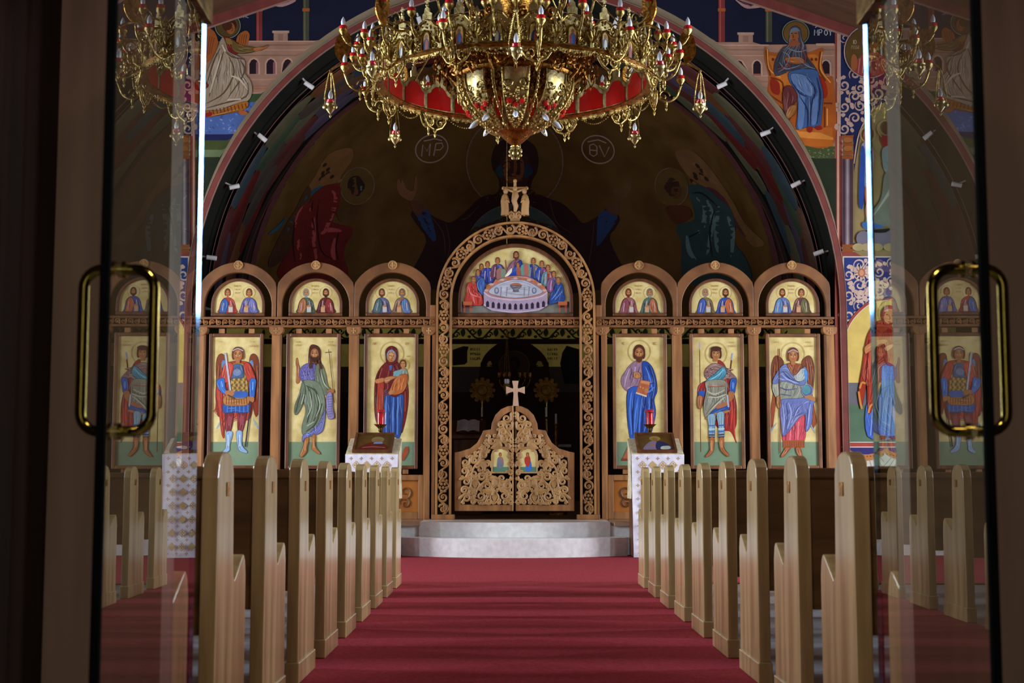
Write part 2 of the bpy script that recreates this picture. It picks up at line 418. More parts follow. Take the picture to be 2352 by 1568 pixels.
b = MB(); arcp = lambda r, y, n=64: [(ACX + r * cos(pi * k / n), y, ACZ + r * sin(pi * k / n)) for k in range(n + 1)]
leg = lambda r, y: [(ACX + r, y, SOL)] + arcp(r, y) + [(ACX - r, y, SOL)]
b.band(leg(AR - .005, YE - .03), leg(AR + .065, YE - .03), (0, .06, 0))
structure(b.build('trim_1', M['arch']))
b = MB()
for r in (AR - .012, AR + .07): b.band(leg(r, YE - .034), leg(r + .008, YE - .034), (0, .034, 0))
structure(b.build('trim_2', noise_mat('cream_line', '8a6c60', '967668', (5, 5, 5), .7)))
for k, (o0, o1, mt) in enumerate(((.0, .13, M['arch']), (.13, .15, bpy.data.materials['cream_line']))):
    b = MB()
    for s in (-1, 1): b.prism([(0, YE - .02, 8.2 - o1), (s * 6.6, YE - .02, roofz(6.6) - o1), (s * 6.6, YE - .02, roofz(6.6) - o0), (0, YE - .02, 8.2 - o0)], None, (0, .02, 0))
    structure(b.build('trim_%d' % (5 + k), mt))
# barrel behind the arch, the apse opening, the apse
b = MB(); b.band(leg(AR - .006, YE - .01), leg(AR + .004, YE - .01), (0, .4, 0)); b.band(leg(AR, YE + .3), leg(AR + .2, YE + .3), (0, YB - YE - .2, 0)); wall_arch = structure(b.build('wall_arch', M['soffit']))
b = MB(); n = 48
ai = [(PC.x + PR, YB, SOL)] + [(PC.x + PR * cos(pi * k / n), YB, PCZ + PR * sin(pi * k / n)) for k in range(n + 1)] + [(PC.x - PR, YB, SOL)]
ao = [(ACX + 4.6, YB, SOL)] + [(ACX + 4.6 * cos(pi * k / n), YB, ACZ + 4.6 * sin(pi * k / n)) for k in range(n + 1)] + [(ACX - 4.6, YB, SOL)]
b.band(ai, ao, (0, .1, 0))
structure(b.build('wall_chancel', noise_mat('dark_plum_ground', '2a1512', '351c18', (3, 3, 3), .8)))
b = MB()
b.band([(x, YB - .012, z) for x, y, z in ai[1:-1]], [(PC.x + (PR + .07) * cos(pi * k / n), YB - .012, PCZ + (PR + .07) * sin(pi * k / n)) for k in range(n + 1)], (0, .012, 0))
structure(b.build('trim_3', noise_mat('plum_line', '5a2a2c', '683436', (5, 5, 5), .7)))
b = MB(); nu, nv = 40, 16
for j in range(nv + 1):
    for i in range(nu + 1):
        a = pi * i / nu; e = pi / 2 * j / nv
        b.V((PC.x + PR * cos(a) * cos(e), YB + PR * sin(a) * cos(e), PCZ + PR * sin(e)))
for j in range(nv):
    for i in range(nu): q = j * (nu + 1) + i; b.F(q, q + 1, q + nu + 2, q + nu + 1)
q0 = len(b.v)
for i in range(nu + 1):
    a = pi * i / nu
    for z in (SOL, PCZ): b.V((PC.x + PR * cos(a), YB + PR * sin(a), z))
for i in range(nu): q = q0 + 2 * i; b.F(q, q + 2, q + 3, q + 1)
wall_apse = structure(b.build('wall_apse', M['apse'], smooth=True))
# raised floor, its wooden nosing, the two marble steps
b = MB(); b.box(-6.6, 16.66, 0, 6.6, 24.6, SOL - .05); structure(b.build('platform', M['marble']))
b = MB()
for s in (-1, 1): b.box(s * 1.12, 16.6, SOL - .05, s * 6.6, YE + .2, SOL)
b.box(-1.12, 17.45, SOL - .05, 1.12, YE + .2, SOL); b.box(-6.6, YE + .2, SOL - .05, 6.6, 24.6, SOL)
structure(b.build('platform_boards', M['solea'], bevel=.012))
def stepmesh(hw, yc, ye, yb, z0, z1, cx=-.03):
    b = MB(); n = 20
    fr = [(cx - hw + 2 * hw * k / n, ye - (ye - yc) * (1 - (2 * k / n - 1) ** 2), z0) for k in range(n + 1)]
    b.prism(fr + [(cx + hw, yb, z0), (cx - hw, yb, z0)], None, (0, 0, z1 - z0)); return b
structure(stepmesh(1.29, 15.94, 16.40, 16.655, 0.0, .217).build('step', M['marble'], bevel=.012))
structure(stepmesh(1.11, 16.33, 16.62, 17.44, .217, SOL).build('step.001', M['marble'], bevel=.012))
YW = 3.45
# side walls with deep window openings
wn = 0
for s, nm in ((-1, 'wall_left'), (1, 'wall_right')):
    b = MB(); zt = 6.2; x0, x1 = (s * 6.6, s * 7.1) if s > 0 else (-7.1, -6.6)
    ys = sorted([(wy - ww / 2, wy + ww / 2, wz - wh / 2, wz + wh / 2) for wy, wz, ww, wh, _ in WINDOWS]); y = YW + .12
    for a, c, z0, z1 in ys:
        b.box(x0, y, 0, x1, a, zt); b.box(x0, a, 0, x1, c, z0); b.box(x0, a, z1, x1, c, zt); y = c
    b.box(x0, y, 0, x1, 25, zt); structure(b.build(nm, M['plaster']))
    for a, c, z0, z1 in ys:
        wn += 1; xf = s * 6.86
        f = MB()
        f.box(xf - .04, a, z0, xf + .04, a + .07, z1); f.box(xf - .04, c - .07, z0, xf + .04, c, z1)
        f.box(xf - .04, a, z1 - .07, xf + .04, c, z1); f.box(xf - .04, a, z0, xf + .04, c, z0 + .07)
        wo = structure(f.build('window_%d' % wn, M['oak_shaded']))
        nb = 2 if c - a > 2 else 1
        for k in range(1, 4): g = MB(); zz = z0 + (z1 - z0) * k / 4; g.box(xf - .03, a + .07, zz - .02, xf + .03, c - .07, zz + .02); g.build('glazing_bar', M['oak_shaded'], wo)
        for k in range(1, nb + 1): g = MB(); yy = a + (c - a) * k / (nb + 1); g.box(xf - .031, yy - .02, z0 + .07, xf + .031, yy + .02, z1 - .07); g.build('glazing_bar', M['oak_shaded'], wo)
        g = MB(); g.box(s * 7.05 - .003, a, z0, s * 7.05 + .003, c, z1); g.build('pane', M['wglass'], wo)
# wooden partition to the vestibule, the opening, vestibule walls
YW = 3.45
b = MB(); b.box(-7.1, YW, 0, -.915, YW + .12, 8.3); b.box(.885, YW, 0, 7.1, YW + .12, 8.3); b.box(-.915, YW, 2.13, .885, YW + .12, 8.3)
structure(b.build('wall_west', M['wallwood']))
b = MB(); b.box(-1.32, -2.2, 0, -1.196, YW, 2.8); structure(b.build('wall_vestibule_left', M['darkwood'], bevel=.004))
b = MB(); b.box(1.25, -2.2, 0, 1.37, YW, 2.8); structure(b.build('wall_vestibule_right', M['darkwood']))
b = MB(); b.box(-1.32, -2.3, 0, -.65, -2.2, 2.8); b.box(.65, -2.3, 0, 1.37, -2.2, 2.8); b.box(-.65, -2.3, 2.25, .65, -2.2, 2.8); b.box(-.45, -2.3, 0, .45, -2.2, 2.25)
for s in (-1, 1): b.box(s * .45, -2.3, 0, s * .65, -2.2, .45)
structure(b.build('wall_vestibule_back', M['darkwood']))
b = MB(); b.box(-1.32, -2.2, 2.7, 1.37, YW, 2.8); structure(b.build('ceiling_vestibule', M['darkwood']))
# carpet
b = MB(); b.prism([(-1.05, 3.6, 0), (1.05, 3.6, 0), (1.05, 12.2, 0), (5.4, 12.2, 0), (5.4, 16.6, 0), (-5.4, 16.6, 0), (-5.4, 12.2, 0), (-1.05, 12.2, 0)], None, (0, 0, .008))
tag(b.build('carpet', M['carpet']), 'red carpet running up the aisle between the pews to the marble steps', 'carpet')

# ============================================================ murals on the east wall
ACPX, ACPY, ACPR = 1185.0, 699.0, 757.0
def archclip(x, y):
    dx, dy = x - ACPX, y - ACPY
    if dy < 0:
        q = math.hypot(dx, dy)
        if q < ACPR: k = ACPR / max(q, 1); return ACPX + dx * k, ACPY + dy * k
    return x, y
def epaint(ox, oy, k, d0, flip=None, clip=True, gain=.95, maxlen=30):
    return Paint(lambda x, y, d: W(x, y, YE - d), ox, oy, k, d0=d0, flip=flip, maxlen=maxlen, clip=archclip if clip else None, gain=gain, step=.00008)
def mural(p, name, label): tag(p.build(name, M['mural'], wall_east, colors=True), label)
ORG[wall_east] = Vector((0, 0, 0))
# --- left spandrel (traced at 2.53 px per pixel)
K1 = 2.5295
p = epaint(0, 0, K1, .001)
p.poly([(1135, -150), (2900, -150), (2900, 240), (1135, 240)], '141830', False)
p.poly([(1135, 240), (2100, 240), (2100, 545), (1135, 545)], 'a37d69', False)
p.poly([(1135, 545), (1900, 545), (1900, 600), (1135, 600)], '38502c', False)
p.poly([(1135, 600), (1700, 590), (1700, 780), (1135, 780)], '4d68a6', False)
p.poly([(1135, 780), (1500, 780), (1500, 815), (1135, 815)], '1d2350', False)
p.poly([(1135, 815), (1500, 815), (1500, 912), (1135, 912)], '46512a', False)
p.poly([(1135, 870), (1450, 870), (1450, 912), (1135, 912)], '6b7a55', False)
p.poly([(1135, 912), (1420, 912), (1250, 1800), (1135, 1800)], '252e1d', False)
rr = random.Random(3)
for k in range(60): p.ell(1150 + rr.random() * 320, 612 + rr.random() * 160, 4 + rr.random() * 7, 3 + rr.random() * 4, rr.choice(('6c86c0', '3e5896', '8298c8')), rr.random(), 7)
mural(p, 'mural_ground', 'painted night sky, pink wall and blue rock on the left spandrel')
p = epaint(0, 0, K1, .003)
p.rect(1590, 178, 1672, 240, 'a88472'); p.rect(1582, 178, 1680, 192, 'bd9a86'); p.rect(1615, 198, 1645, 238, '93705f')
for y, c in ((240, 'c09a85'), (262, '8f6c5a'), (290, 'b8927c'), (322, '8f6c5a'), (462, 'b8927c'), (500, '966f5c'), (515, 'b06a4c'), (540, 'b8927c')): p.line([(1380, y), (1830, y)], 7, c, False)
for x in (1475, 1574, 1672):
    p.poly([(x - 36, 432), (x - 36, 365), (x - 22, 342), (x, 333), (x + 22, 342), (x + 36, 365), (x + 36, 432)], 'c09a85', False)
    p.poly([(x - 26, 430), (x - 26, 370), (x - 15, 350), (x, 343), (x + 15, 350), (x + 26, 370), (x + 26, 430)], '241620', False)
    p.poly([(x + 12, 430), (x + 12, 365), (x + 20, 356), (x + 26, 370), (x + 26, 430)], '8a5a60', False)
for x, c in ((1488, '7d3230'), (1760, '454636')):
    p.rect(x, -100, x + 36, 236, c); p.rect(x + 6, -100, x + 14, 236, 'a05048' if c[0] == '7' else '66654c'); p.rect(x - 3, 48, x + 39, 66, 'a8582a')
mural(p, 'mural_building', 'painted pink wall with three arched windows behind the kneeling angel')
p = epaint(0, 0, K1, .006)
p.poly([(1200, 30), (1290, 22), (1380, 50), (1480, 40), (1560, 0), (1720, 0), (1640, 40), (1560, 30), (1480, 62), (1380, 75), (1280, 50), (1205, 60)], 'b08a88')
for a in ((1230, 40, 1300, 34), (1330, 48, 1450, 52), (1500, 40, 1600, 16), (1600, 30, 1680, 8)): p.line([a[:2], a[2:]], 6, '6a3840', False)
p.text('AC', 1415, 82, 22, '8f94a8', 4)
mural(p, 'mural_drapery', 'painted pink swag of cloth on the left spandrel')
p = epaint(0, 0, K1, .009)
p.poly([(1215, 165), (1250, 190), (1268, 260), (1240, 330), (1180, 380), (1140, 400), (1170, 240), (1190, 180)], '9d5526')
for k in range(6): p.line([(1180 + k * 13, 190 + k * 6), (1165 + k * 12, 350 - k * 8)], 4, '70391a')
p.poly([(1380, 210), (1425, 178), (1450, 200), (1440, 250), (1410, 290), (1375, 270)], 'a35a28')
for k in range(4): p.line([(1395 + k * 13, 200), (1385 + k * 12, 270)], 4, '70391a')
p.auto = True; p.ell(1323, 150, 74, 72, '2b2110'); p.ring(1323, 150, 73, 71, 5, '7a8a7a')
p.ell(1323, 150, 66, 64, '574322')
p.ell(1333, 145, 42, 40, '3f2013'); p.ell(1340, 165, 25, 34, '9c5a30'); p.ell(1322, 150, 28, 26, '4a2616'); p.line([(1345, 155), (1352, 172), (1345, 182)], 4, '5d2f17')
p.poly([(1300, 215), (1345, 225), (1395, 262), (1400, 300), (1350, 320), (1310, 280)], '7c1d1c')
p.poly([(1345, 232), (1400, 262), (1480, 276), (1480, 300), (1400, 312), (1350, 290)], '6b5427'); p.poly([(1310, 222), (1340, 228), (1350, 255), (1320, 255)], '8a6c33')
p.poly([(1475, 278), (1520, 274), (1562, 262), (1545, 280), (1520, 292), (1478, 296)], 'b06a3c')
p.poly([(1290, 218), (1312, 250), (1330, 300), (1390, 330), (1425, 360), (1420, 420), (1455, 470), (1465, 530), (1440, 585), (1350, 610), (1280, 640), (1190, 645), (1180, 560), (1200, 430), (1250, 310)], 'a8947c')
for L in ([(1300, 300), (1260, 420), (1215, 560)], [(1310, 300), (1350, 330), (1420, 345)], [(1330, 330), (1360, 420), (1300, 540), (1200, 600)], [(1395, 350), (1420, 420), (1330, 560)], [(1440, 480), (1430, 560), (1300, 600), (1200, 628)], [(1280, 280), (1240, 360), (1205, 480)]): p.line(L, 9, '5f4d3c', taper=True)
for L in ([(1285, 320), (1245, 450), (1220, 540)], [(1340, 440), (1390, 460), (1440, 520)], [(1320, 580), (1400, 575)], [(1290, 260), (1310, 300)]): p.line(L, 12, 'cbbba2', taper=True)
p.poly([(1190, 645), (1280, 640), (1350, 612), (1435, 588), (1430, 630), (1350, 655), (1260, 672), (1195, 680)], 'a8651f')
for k in range(11): p.line([(1215 + k * 21, 640 - k * 4), (1222 + k * 21, 668 - k * 4)], 6, '6f3212', False)
p.poly([(1190, 660), (1230, 652), (1228, 672), (1192, 680)], '8f1f1a'); p.poly([(1385, 648), (1410, 640), (1440, 655), (1440, 668), (1400, 668)], 'a05a30')
p.poly([(1140, 470), (1190, 470), (1210, 500), (1180, 520), (1140, 520)], '8f1f1a')
mural(p, 'mural_figure', 'painted kneeling angel with orange wings and white robe on the left spandrel')
# --- right spandrel (2.529 px per pixel from x = 1560)
K2 = 2.529
p = epaint(1560, 0, K2, .001)
p.poly([(-1000, -200), (905, -200), (905, 270), (-1000, 270)], '141830', False)
p.poly([(100, 245), (345, 245), (430, 245), (480, 260), (905, 255), (905, 580), (100, 580)], 'a37d69', False)
p.poly([(480, 580), (905, 580), (905, 800), (480, 860)], '384a28', False)
p.poly([(650, 850), (905, 850), (905, 920), (650, 920)], '46512a', False)
p.poly([(740, 920), (912, 920), (912, 1420), (905, 1420)], '252e1d', False)
rr = random.Random(5)
for k in range(40): p.ell(740 + rr.random() * 160, 862 + rr.random() * 52, 5, 3, rr.choice(('66735a', '3a4526', '7d8a6a')), rr.random(), 7)
mural(p, 'mural_ground', 'painted night sky and pink wall on the right spandrel')
p = epaint(1560, 0, K2, .003)
p.rect(345, 190, 428, 250, 'a88472'); p.rect(338, 188, 434, 202, 'bd9a86'); p.rect(370, 208, 402, 246, '93705f'); p.rect(795, 252, 900, 266, 'c09a85')
for y, c in ((262, 'c09a85'), (290, '8f6c5a'), (322, 'b8927c'), (440, 'b8927c'), (475, '966f5c'), (515, 'b06a4c')): p.line([(180, y), (520, y)], 7, c, False); p.line([(810, y), (900, y)], 7, c, False)
for x in (350, 452, 852):
    p.poly([(x - 32, 440), (x - 32, 370), (x - 20, 352), (x, 345), (x + 20, 352), (x + 32, 370), (x + 32, 440)], 'c09a85', False)
    p.poly([(x - 22, 430), (x - 22, 375), (x - 13, 358), (x, 352), (x + 13, 358), (x + 22, 375), (x + 22, 430)], '241620', False)
    p.rect(x - 24, 428, x + 24, 440, '9a5a4c')
for x, c in ((228, '7d3230'), (502, '454636')):
    p.rect(x, -100, x + 38, 244, c); p.rect(x + 6, -100, x + 15, 244, 'a05048' if c[0] == '7' else '66654c'); p.rect(x - 3, 48, x + 41, 66, 'a8582a')
p.poly([(320, -8), (380, 25), (440, 30), (500, -8), (540, -8), (600, 45), (680, 40), (740, 25), (790, 78), (760, 88), (690, 85), (610, 80), (545, 35), (440, 48), (380, 45)], 'b08a88')
for a in ((360, 8, 420, 36), (560, 10, 620, 64), (640, 44, 730, 62), (700, 34, 770, 74)): p.line([a[:2], a[2:]], 7, '6a3840', False)
p.ell(905, 30, 96, 108, '6b5220'); p.ell(905, 30, 82, 94, '8a6a2a'); p.poly([(830, 78), (845, 100), (775, 152), (790, 112), (760, 128), (785, 95)], 'a8875a', False)
p.text('MP', 785, 172, 34, 'a9acb8', 5); p.text('OY', 842, 172, 34, 'a9acb8', 5); p.line([(790, 160), (805, 152), (825, 160)], 4, 'a9acb8'); p.line([(845, 160), (862, 152), (880, 160)], 4, 'a9acb8')
mural(p, 'mural_building', 'painted pink wall, columns and pink swag behind the seated woman')
p = epaint(1560, 0, K2, .007)
p.poly([(500, 270), (520, 300), (580, 310), (700, 315), (770, 300), (835, 280), (828, 330), (835, 400), (860, 450), (895, 470), (900, 830), (700, 830), (640, 700), (590, 620), (520, 560), (520, 440), (495, 340)], 'a8551c')
p.poly([(520, 330), (580, 330), (700, 330), (800, 320), (830, 430), (800, 560), (620, 560), (560, 440)], 'c2702a')
for L in ([(505, 290), (515, 380), (530, 440)], [(820, 300), (812, 400), (850, 470)], [(520, 550), (600, 600)], [(530, 450), (600, 480), (600, 590)], [(690, 760), (890, 760)], [(840, 600), (890, 600)], [(845, 620), (845, 740)], [(700, 815), (890, 815)]): p.line(L, 10, '6f2f10')
for L in ([(512, 285), (524, 400), (590, 450)], [(830, 300), (822, 400), (880, 480)], [(700, 790), (890, 790)], [(860, 630), (860, 730)]): p.line(L, 7, 'e09a48')
p.poly([(800, 430), (850, 480), (860, 560), (800, 570), (770, 500)], '9c2814'); p.poly([(530, 460), (580, 480), (580, 550), (535, 530)], '8a2412')
p.poly([(660, 740), (890, 740), (895, 850), (720, 850)], 'b9641f', False); p.poly([(660, 760), (820, 770), (895, 800), (895, 812), (700, 800)], 'd8883a', False)
for x in (545, 590, 770, 795): p.ell(x, 345, 8, 10, '702d10', 0, 10)
mural(p, 'mural_throne', 'painted orange throne on the right spandrel')
p = epaint(1560, 0, K2, .011)
p.auto = True; p.ell(677, 192, 79, 74, '2b2110'); p.ring(677, 192, 77, 72, 5, '6a7a6a'); p.ell(677, 192, 70, 66, '6b4e22')
p.poly([(640, 190), (650, 160), (680, 150), (705, 170), (712, 220), (735, 270), (745, 330), (790, 390), (800, 420), (740, 420), (720, 400), (650, 410), (560, 440), (555, 360), (600, 280), (630, 262)], '40404e')
p.ell(668, 205, 26, 40, '9a5c34'); p.poly([(640, 205), (648, 170), (680, 160), (702, 180), (690, 182), (655, 188)], '6a7484')
p.poly([(645, 240), (690, 238), (700, 262), (640, 268)], '8a4e2c')
p.poly([(620, 335), (700, 332), (730, 360), (680, 372), (625, 360)], 'a8622f')
p.poly([(640, 420), (720, 400), (800, 410), (815, 460), (835, 540), (830, 640), (815, 740), (760, 735), (700, 750), (680, 740), (690, 620), (670, 520), (640, 470)], '3f5c8e')
p.poly([(650, 430), (740, 440), (780, 500), (770, 560), (720, 540), (670, 500)], '6380b2'); p.poly([(700, 560), (730, 580), (720, 730), (690, 735)], '5f7cae'); p.poly([(780, 600), (800, 560), (800, 700), (770, 720)], '5f7cae')
for L in ([(740, 450), (790, 520), (770, 600), (760, 730)], [(650, 470), (700, 540), (740, 560)], [(800, 450), (820, 560), (800, 720)], [(700, 560), (745, 640), (745, 740)]): p.line(L, 8, '1c2e58', taper=True)
for L in ([(630, 280), (690, 300), (740, 290)], [(600, 300), (640, 330), (610, 400)], [(680, 330), (740, 380), (790, 400)], [(580, 360), (620, 400), (700, 380)]): p.line(L, 7, '7a808e', taper=True)
for L in ([(620, 350), (650, 400)], [(700, 270), (735, 330), (720, 380)], [(570, 400), (640, 380)]): p.line(L, 7, '8a3a34', taper=True)
p.poly([(605, 520), (650, 500), (690, 560), (660, 620), (640, 700), (610, 640)], '6a2f30'); p.poly([(640, 620), (680, 612), (670, 660), (630, 690), (620, 670)], 'a06a34')
p.poly([(745, 740), (775, 735), (770, 765), (750, 768)], '8f1d16'); p.poly([(790, 735), (820, 730), (830, 750), (800, 755)], '8f1d16')
p.line([(660, 200), (664, 215), (660, 222)], 4, '5d2f17'); p.line([(650, 195), (660, 194)], 4, '3a1d10', False); p.line([(672, 194), (684, 195)], 4, '3a1d10', False); p.line([(658, 232), (674, 232)], 4, '6e2a1a', False)
mural(p, 'mural_figure', 'painted seated woman in blue robe and grey veil on the right spandrel')

# --- piers either side of the arch: ornament, saints' panels and draped dado (drawn once, mirrored to the left)
def scrolls(p, x0, y0, x1, y1, c, n, seed, wd=9):
    rr = random.Random(seed)
    for k in range(n):
        cx = x0 + (x1 - x0) * (.5 + .30 * (-1) ** k); cy = y0 + (y1 - y0) * (k + .5) / n; r = min((x1 - x0) * .34, (y1 - y0) / n * .62); d = (-1) ** k
        p.line([(cx + r * (1 - .8 * t) * cos(d * (2.4 + t * 8.5)), cy + r * (1 - .8 * t) * sin(d * (2.4 + t * 8.5))) for t in [i / 26 for i in range(27)]], wd, c, False, True)
        for q in range(5):
            a = rr.random() * 6.28; p.poly([(cx + r * cos(a), cy + r * sin(a)), (cx + r * 1.5 * cos(a + .3), cy + r * 1.4 * sin(a + .3)), (cx + r * 1.7 * cos(a), cy + r * 1.7 * sin(a)), (cx + r * 1.3 * cos(a - .3), cy + r * 1.3 * sin(a - .3))], c)
def pier(flip, side):
    g = dict(clip=False, flip=flip, maxlen=0)
    p = epaint(1560, 0, K2, .001, gain=1.0, **g)
    p.rect(905, -150, 1500, 2800, '8f463d')
    p.rect(918, -150, 928, 1400, 'c9a08c')
    p.rect(930, -120, 1480, 790, 'c4ab9a'); p.rect(938, -110, 1480, 790, '1e2752')
    p.rect(945, 780, 1480, 1462, 'c4ab9a'); p.rect(950, 785, 1480, 1458, '8a7650')
    p.poly([(1010, 1458), (1010, 980), (1060, 740), (1140, 620), (1300, 540), (1480, 540), (1480, 1458)], '8f7d54')
    p.poly([(938, 785), (1010, 785), (1015, 1000), (1060, 740), (1140, 620), (1300, 540), (1480, 540), (1480, 400), (938, 400)], '1e2752', False)
    scrolls(p, 938, 40, 1060, 300, 'b8998c', 5, 1); scrolls(p, 1040, 60, 1200, 160, 'b8998c', 2, 3); scrolls(p, 938, 400, 1040, 780, 'b8998c', 6, 2, 12); scrolls(p, 1030, 440, 1130, 640, 'b8998c', 4, 4, 12); scrolls(p, 1130, 430, 1250, 580, 'b8998c', 2, 9, 12); scrolls(p, 1250, 430, 1400, 540, 'b8998c', 2, 9, 12)
    for L in ([(1140, 615), (1050, 760), (1015, 950)],): p.line(L, 8, 'c4a088')
    mural(p, 'mural_ornament', 'painted blue panel of cream scrolls high on the %s pier' % side)
    p = epaint(1560, 0, K2, .022, gain=1.0, **g)
    p.ell(1105, 300, 152, 158, '1b2140'); p.ell(1105, 300, 140, 146, '5c4420'); p.ring(1105, 300, 146, 152, 6, 'b8998c')
    p.ring(1125, 235, 62, 62, 5, '8a7a5a'); p.poly([(1000, 400), (1030, 350), (1080, 310), (1140, 300), (1200, 340), (1200, 420), (1100, 445), (1040, 430)], '94403c')
    for k in range(4): p.line([(1050 + k * 22, 340), (1040 + k * 24, 425)], 7, 'b9837a', taper=True)
    p.poly([(1000, 400), (1000, 340), (1012, 315), (1030, 330), (1035, 380), (1020, 410)], 'a05e38'); p.ell(1125, 250, 34, 48, '8f5a34'); p.ell(1125, 225, 36, 28, '4a3a30')
    p.text('IO', 1005, 232, 24, 'a99a80', 4); p.marks(1002, 264, 50, 20, 'a99a80', 5, 2)
    mural(p, 'mural_medallion', 'painted round medallion of a robed saint on the %s pier' % side)
    p = epaint(1560, 0, K2, .026, gain=1.0, **g)
    p.rect(948, 920, 1010, 1420, '46303a'); p.rect(966, 920, 990, 1420, '77676e'); p.rect(974, 920, 982, 1420, '9a8d92')
    for y in (785, 830, 880, 905, 1420, 1445): p.poly([(945, y), (1015, y), (1008, y + 18), (952, y + 18)], '8f4a22', False)
    for y in (812, 862): p.ell(980, y, 26, 16, 'a0602e')
    p.ring(1095, 780, 42, 46, 5, 'a88a5a'); p.ell(1095, 785, 26, 34, '9c5e34'); p.ring(1200, 750, 46, 50, 5, 'a88a5a'); p.ell(1205, 745, 26, 36, '5a3020')
    p.poly([(1060, 840), (1110, 830), (1130, 900), (1125, 1000), (1120, 1090), (1080, 1090), (1070, 960)], '8a86a0'); p.poly([(1060, 850), (1080, 900), (1070, 1190), (1045, 1180), (1050, 960)], '27489a')
    p.poly([(1080, 1090), (1125, 1090), (1110, 1190), (1085, 1190)], 'b0602a'); p.poly([(1085, 1190), (1108, 1190), (1100, 1290), (1086, 1260)], 'b8927a')
    p.poly([(1170, 800), (1220, 790), (1265, 820), (1265, 860), (1200, 870)], '8a2a24'); p.poly([(1185, 860), (1250, 850), (1270, 960), (1200, 1000), (1180, 930)], '7d8a8a')
    p.poly([(1200, 1000), (1300, 980), (1300, 1270), (1220, 1310), (1100, 1310), (1090, 1260), (1170, 1160)], '757c70')
    for k in range(6): p.line([(1280 - k * 8, 1000 + k * 20), (1200 - k * 14, 1140 + k * 22)], 8, 'a3a898', taper=True)
    p.poly([(1070, 1290), (1150, 1300), (1190, 1320), (1080, 1330)], '3f68a8'); p.poly([(1050, 1345), (1240, 1330), (1300, 1270), (1300, 1420), (1060, 1430)], '6f6a78'); p.poly([(1075, 1340), (1230, 1325), (1260, 1290), (1200, 1350)], '1c1a20')
    for x in (1040, 1090, 1150, 1220, 1280): p.ell(x, 1435, 34, 22, 'a3946a')
    mural(p, 'mural_figures', 'painted saints beside a marbled column and open tomb on the %s pier' % side)
    # lower panel, traced at 3.0136 px per pixel from (1900, 580)
    k4 = 3.0136
    p = Paint(lambda x, y, d: W(x, y, YE - d), 1900, 580, k4, d0=.004, flip=flip, step=.00008, gain=1.0)
    p.rect(108, 25, 700, 530, 'd8c4bc'); p.rect(116, 34, 700, 530, '2b3a7c')
    rr = random.Random(8); c = 'd0b4a4'
    scrolls(p, 120, 50, 250, 470, c, 6, 4, 13); scrolls(p, 200, 60, 330, 380, c, 5, 5, 13); scrolls(p, 330, 40, 480, 290, c, 4, 6, 13); scrolls(p, 460, 40, 680, 250, c, 4, 7, 13); scrolls(p, 300, 190, 420, 320, c, 2, 11, 11)
    for cx, cy, r in ((238, 140, 52), (490, 120, 46)):
        for q in range(11):
            a = q * 6.283 / 11; p.poly([(cx + r * .5 * cos(a - .25), cy + r * .5 * sin(a - .25)), (cx + r * 1.15 * cos(a), cy + r * 1.15 * sin(a)), (cx + r * .5 * cos(a + .25), cy + r * .5 * sin(a + .25))], 'd8bcb0')
        p.ell(cx, cy, r * .5, r * .6, 'b06a50'); p.ell(cx, cy, r * .3, r * .4, 'd09a7a')
    arc = [(116, 620), (122, 560), (150, 480), (200, 410), (270, 350), (340, 325), (440, 308), (470, 270), (520, 240), (700, 200)]
    p.poly(crom(arc, False) + [(700, 1000), (116, 1000)], 'a04840', False)
    arc2 = [(120, 620), (135, 560), (165, 490), (220, 420), (290, 362), (350, 340), (455, 322), (485, 285), (530, 255), (700, 215)]
    p.line(arc2, 7, 'e8dcd0')
    p.poly(crom(arc2, False) + [(700, 905), (120, 905)], 'd9bf6a', False)
    p.rect(126, 900, 700, 1060, '6b6a72'); p.rect(126, 1055, 700, 1312, '58755f')
    p.line([(120, 600), (126, 1312), (700, 1312)], 7, 'e8dcd0', False); p.rect(100, 1318, 700, 1342, 'a84c46'); p.rect(100, 1342, 700, 1348, 'e8dcd0')
    p.rect(126, 1348, 700, 1500, '3a3478')
    for q in range(5):
        x = 130 + q * 270
        p.poly([(x - 5, 1360), (x + 60, 1385), (x + 140, 1398), (x + 220, 1385), (x + 290, 1355), (x + 300, 1500), (x - 10, 1500)], 'd6cfc6', False)
        p.poly([(x - 5, 1352), (x + 60, 1382), (x + 140, 1396), (x + 220, 1382), (x + 290, 1350), (x + 285, 1385), (x + 220, 1425), (x + 140, 1440), (x + 60, 1425), (x, 1390)], 'c08048')
        for t in range(12): p.ell(x + 15 + t * 22, 1402 + 16 * sin(pi * t / 11) - 8, 6, 5, '8a4a24', 0, 8)
        for t in range(9): p.line([(x + 140 + (t - 4) * 22, 1440 - abs(t - 4) * 8), (x + 140 + (t - 4) * 42, 1500)], 6, 'a8a096', False)
    mural(p, 'mural_panel', 'painted gold arched panel over a draped dado at the foot of the %s pier' % side)
    p = Paint(lambda x, y, d: W(x, y, YE - d), 1900, 580, k4, d0=.03, flip=flip, step=.00008, gain=1.0)
    p.auto = True; p.ring(440, 420, 84, 92, 4, 'b59a58')
    p.poly([(285, 1020), (470, 1000), (470, 1270), (440, 1280), (280, 1270)], '4468c4'); p.poly([(380, 720), (455, 720), (470, 1000), (465, 1265), (360, 1265), (375, 1000)], '5f88cc')
    for x in (300, 325, 350, 395, 425): p.line([(x + 20, 1000), (x, 1265)], 8, '8fa8e0', taper=True); p.line([(x + 34, 1000), (x + 14, 1265)], 7, '2a4696', taper=True)
    p.poly([(370, 470), (330, 490), (285, 560), (262, 650), (245, 780), (225, 900), (218, 980), (240, 1060), (260, 960), (275, 900), (285, 1110), (320, 1060), (345, 960), (370, 900), (385, 770), (455, 775), (470, 1040), (495, 960), (520, 880), (505, 740), (480, 640), (455, 530), (430, 480)], 'a3321c')
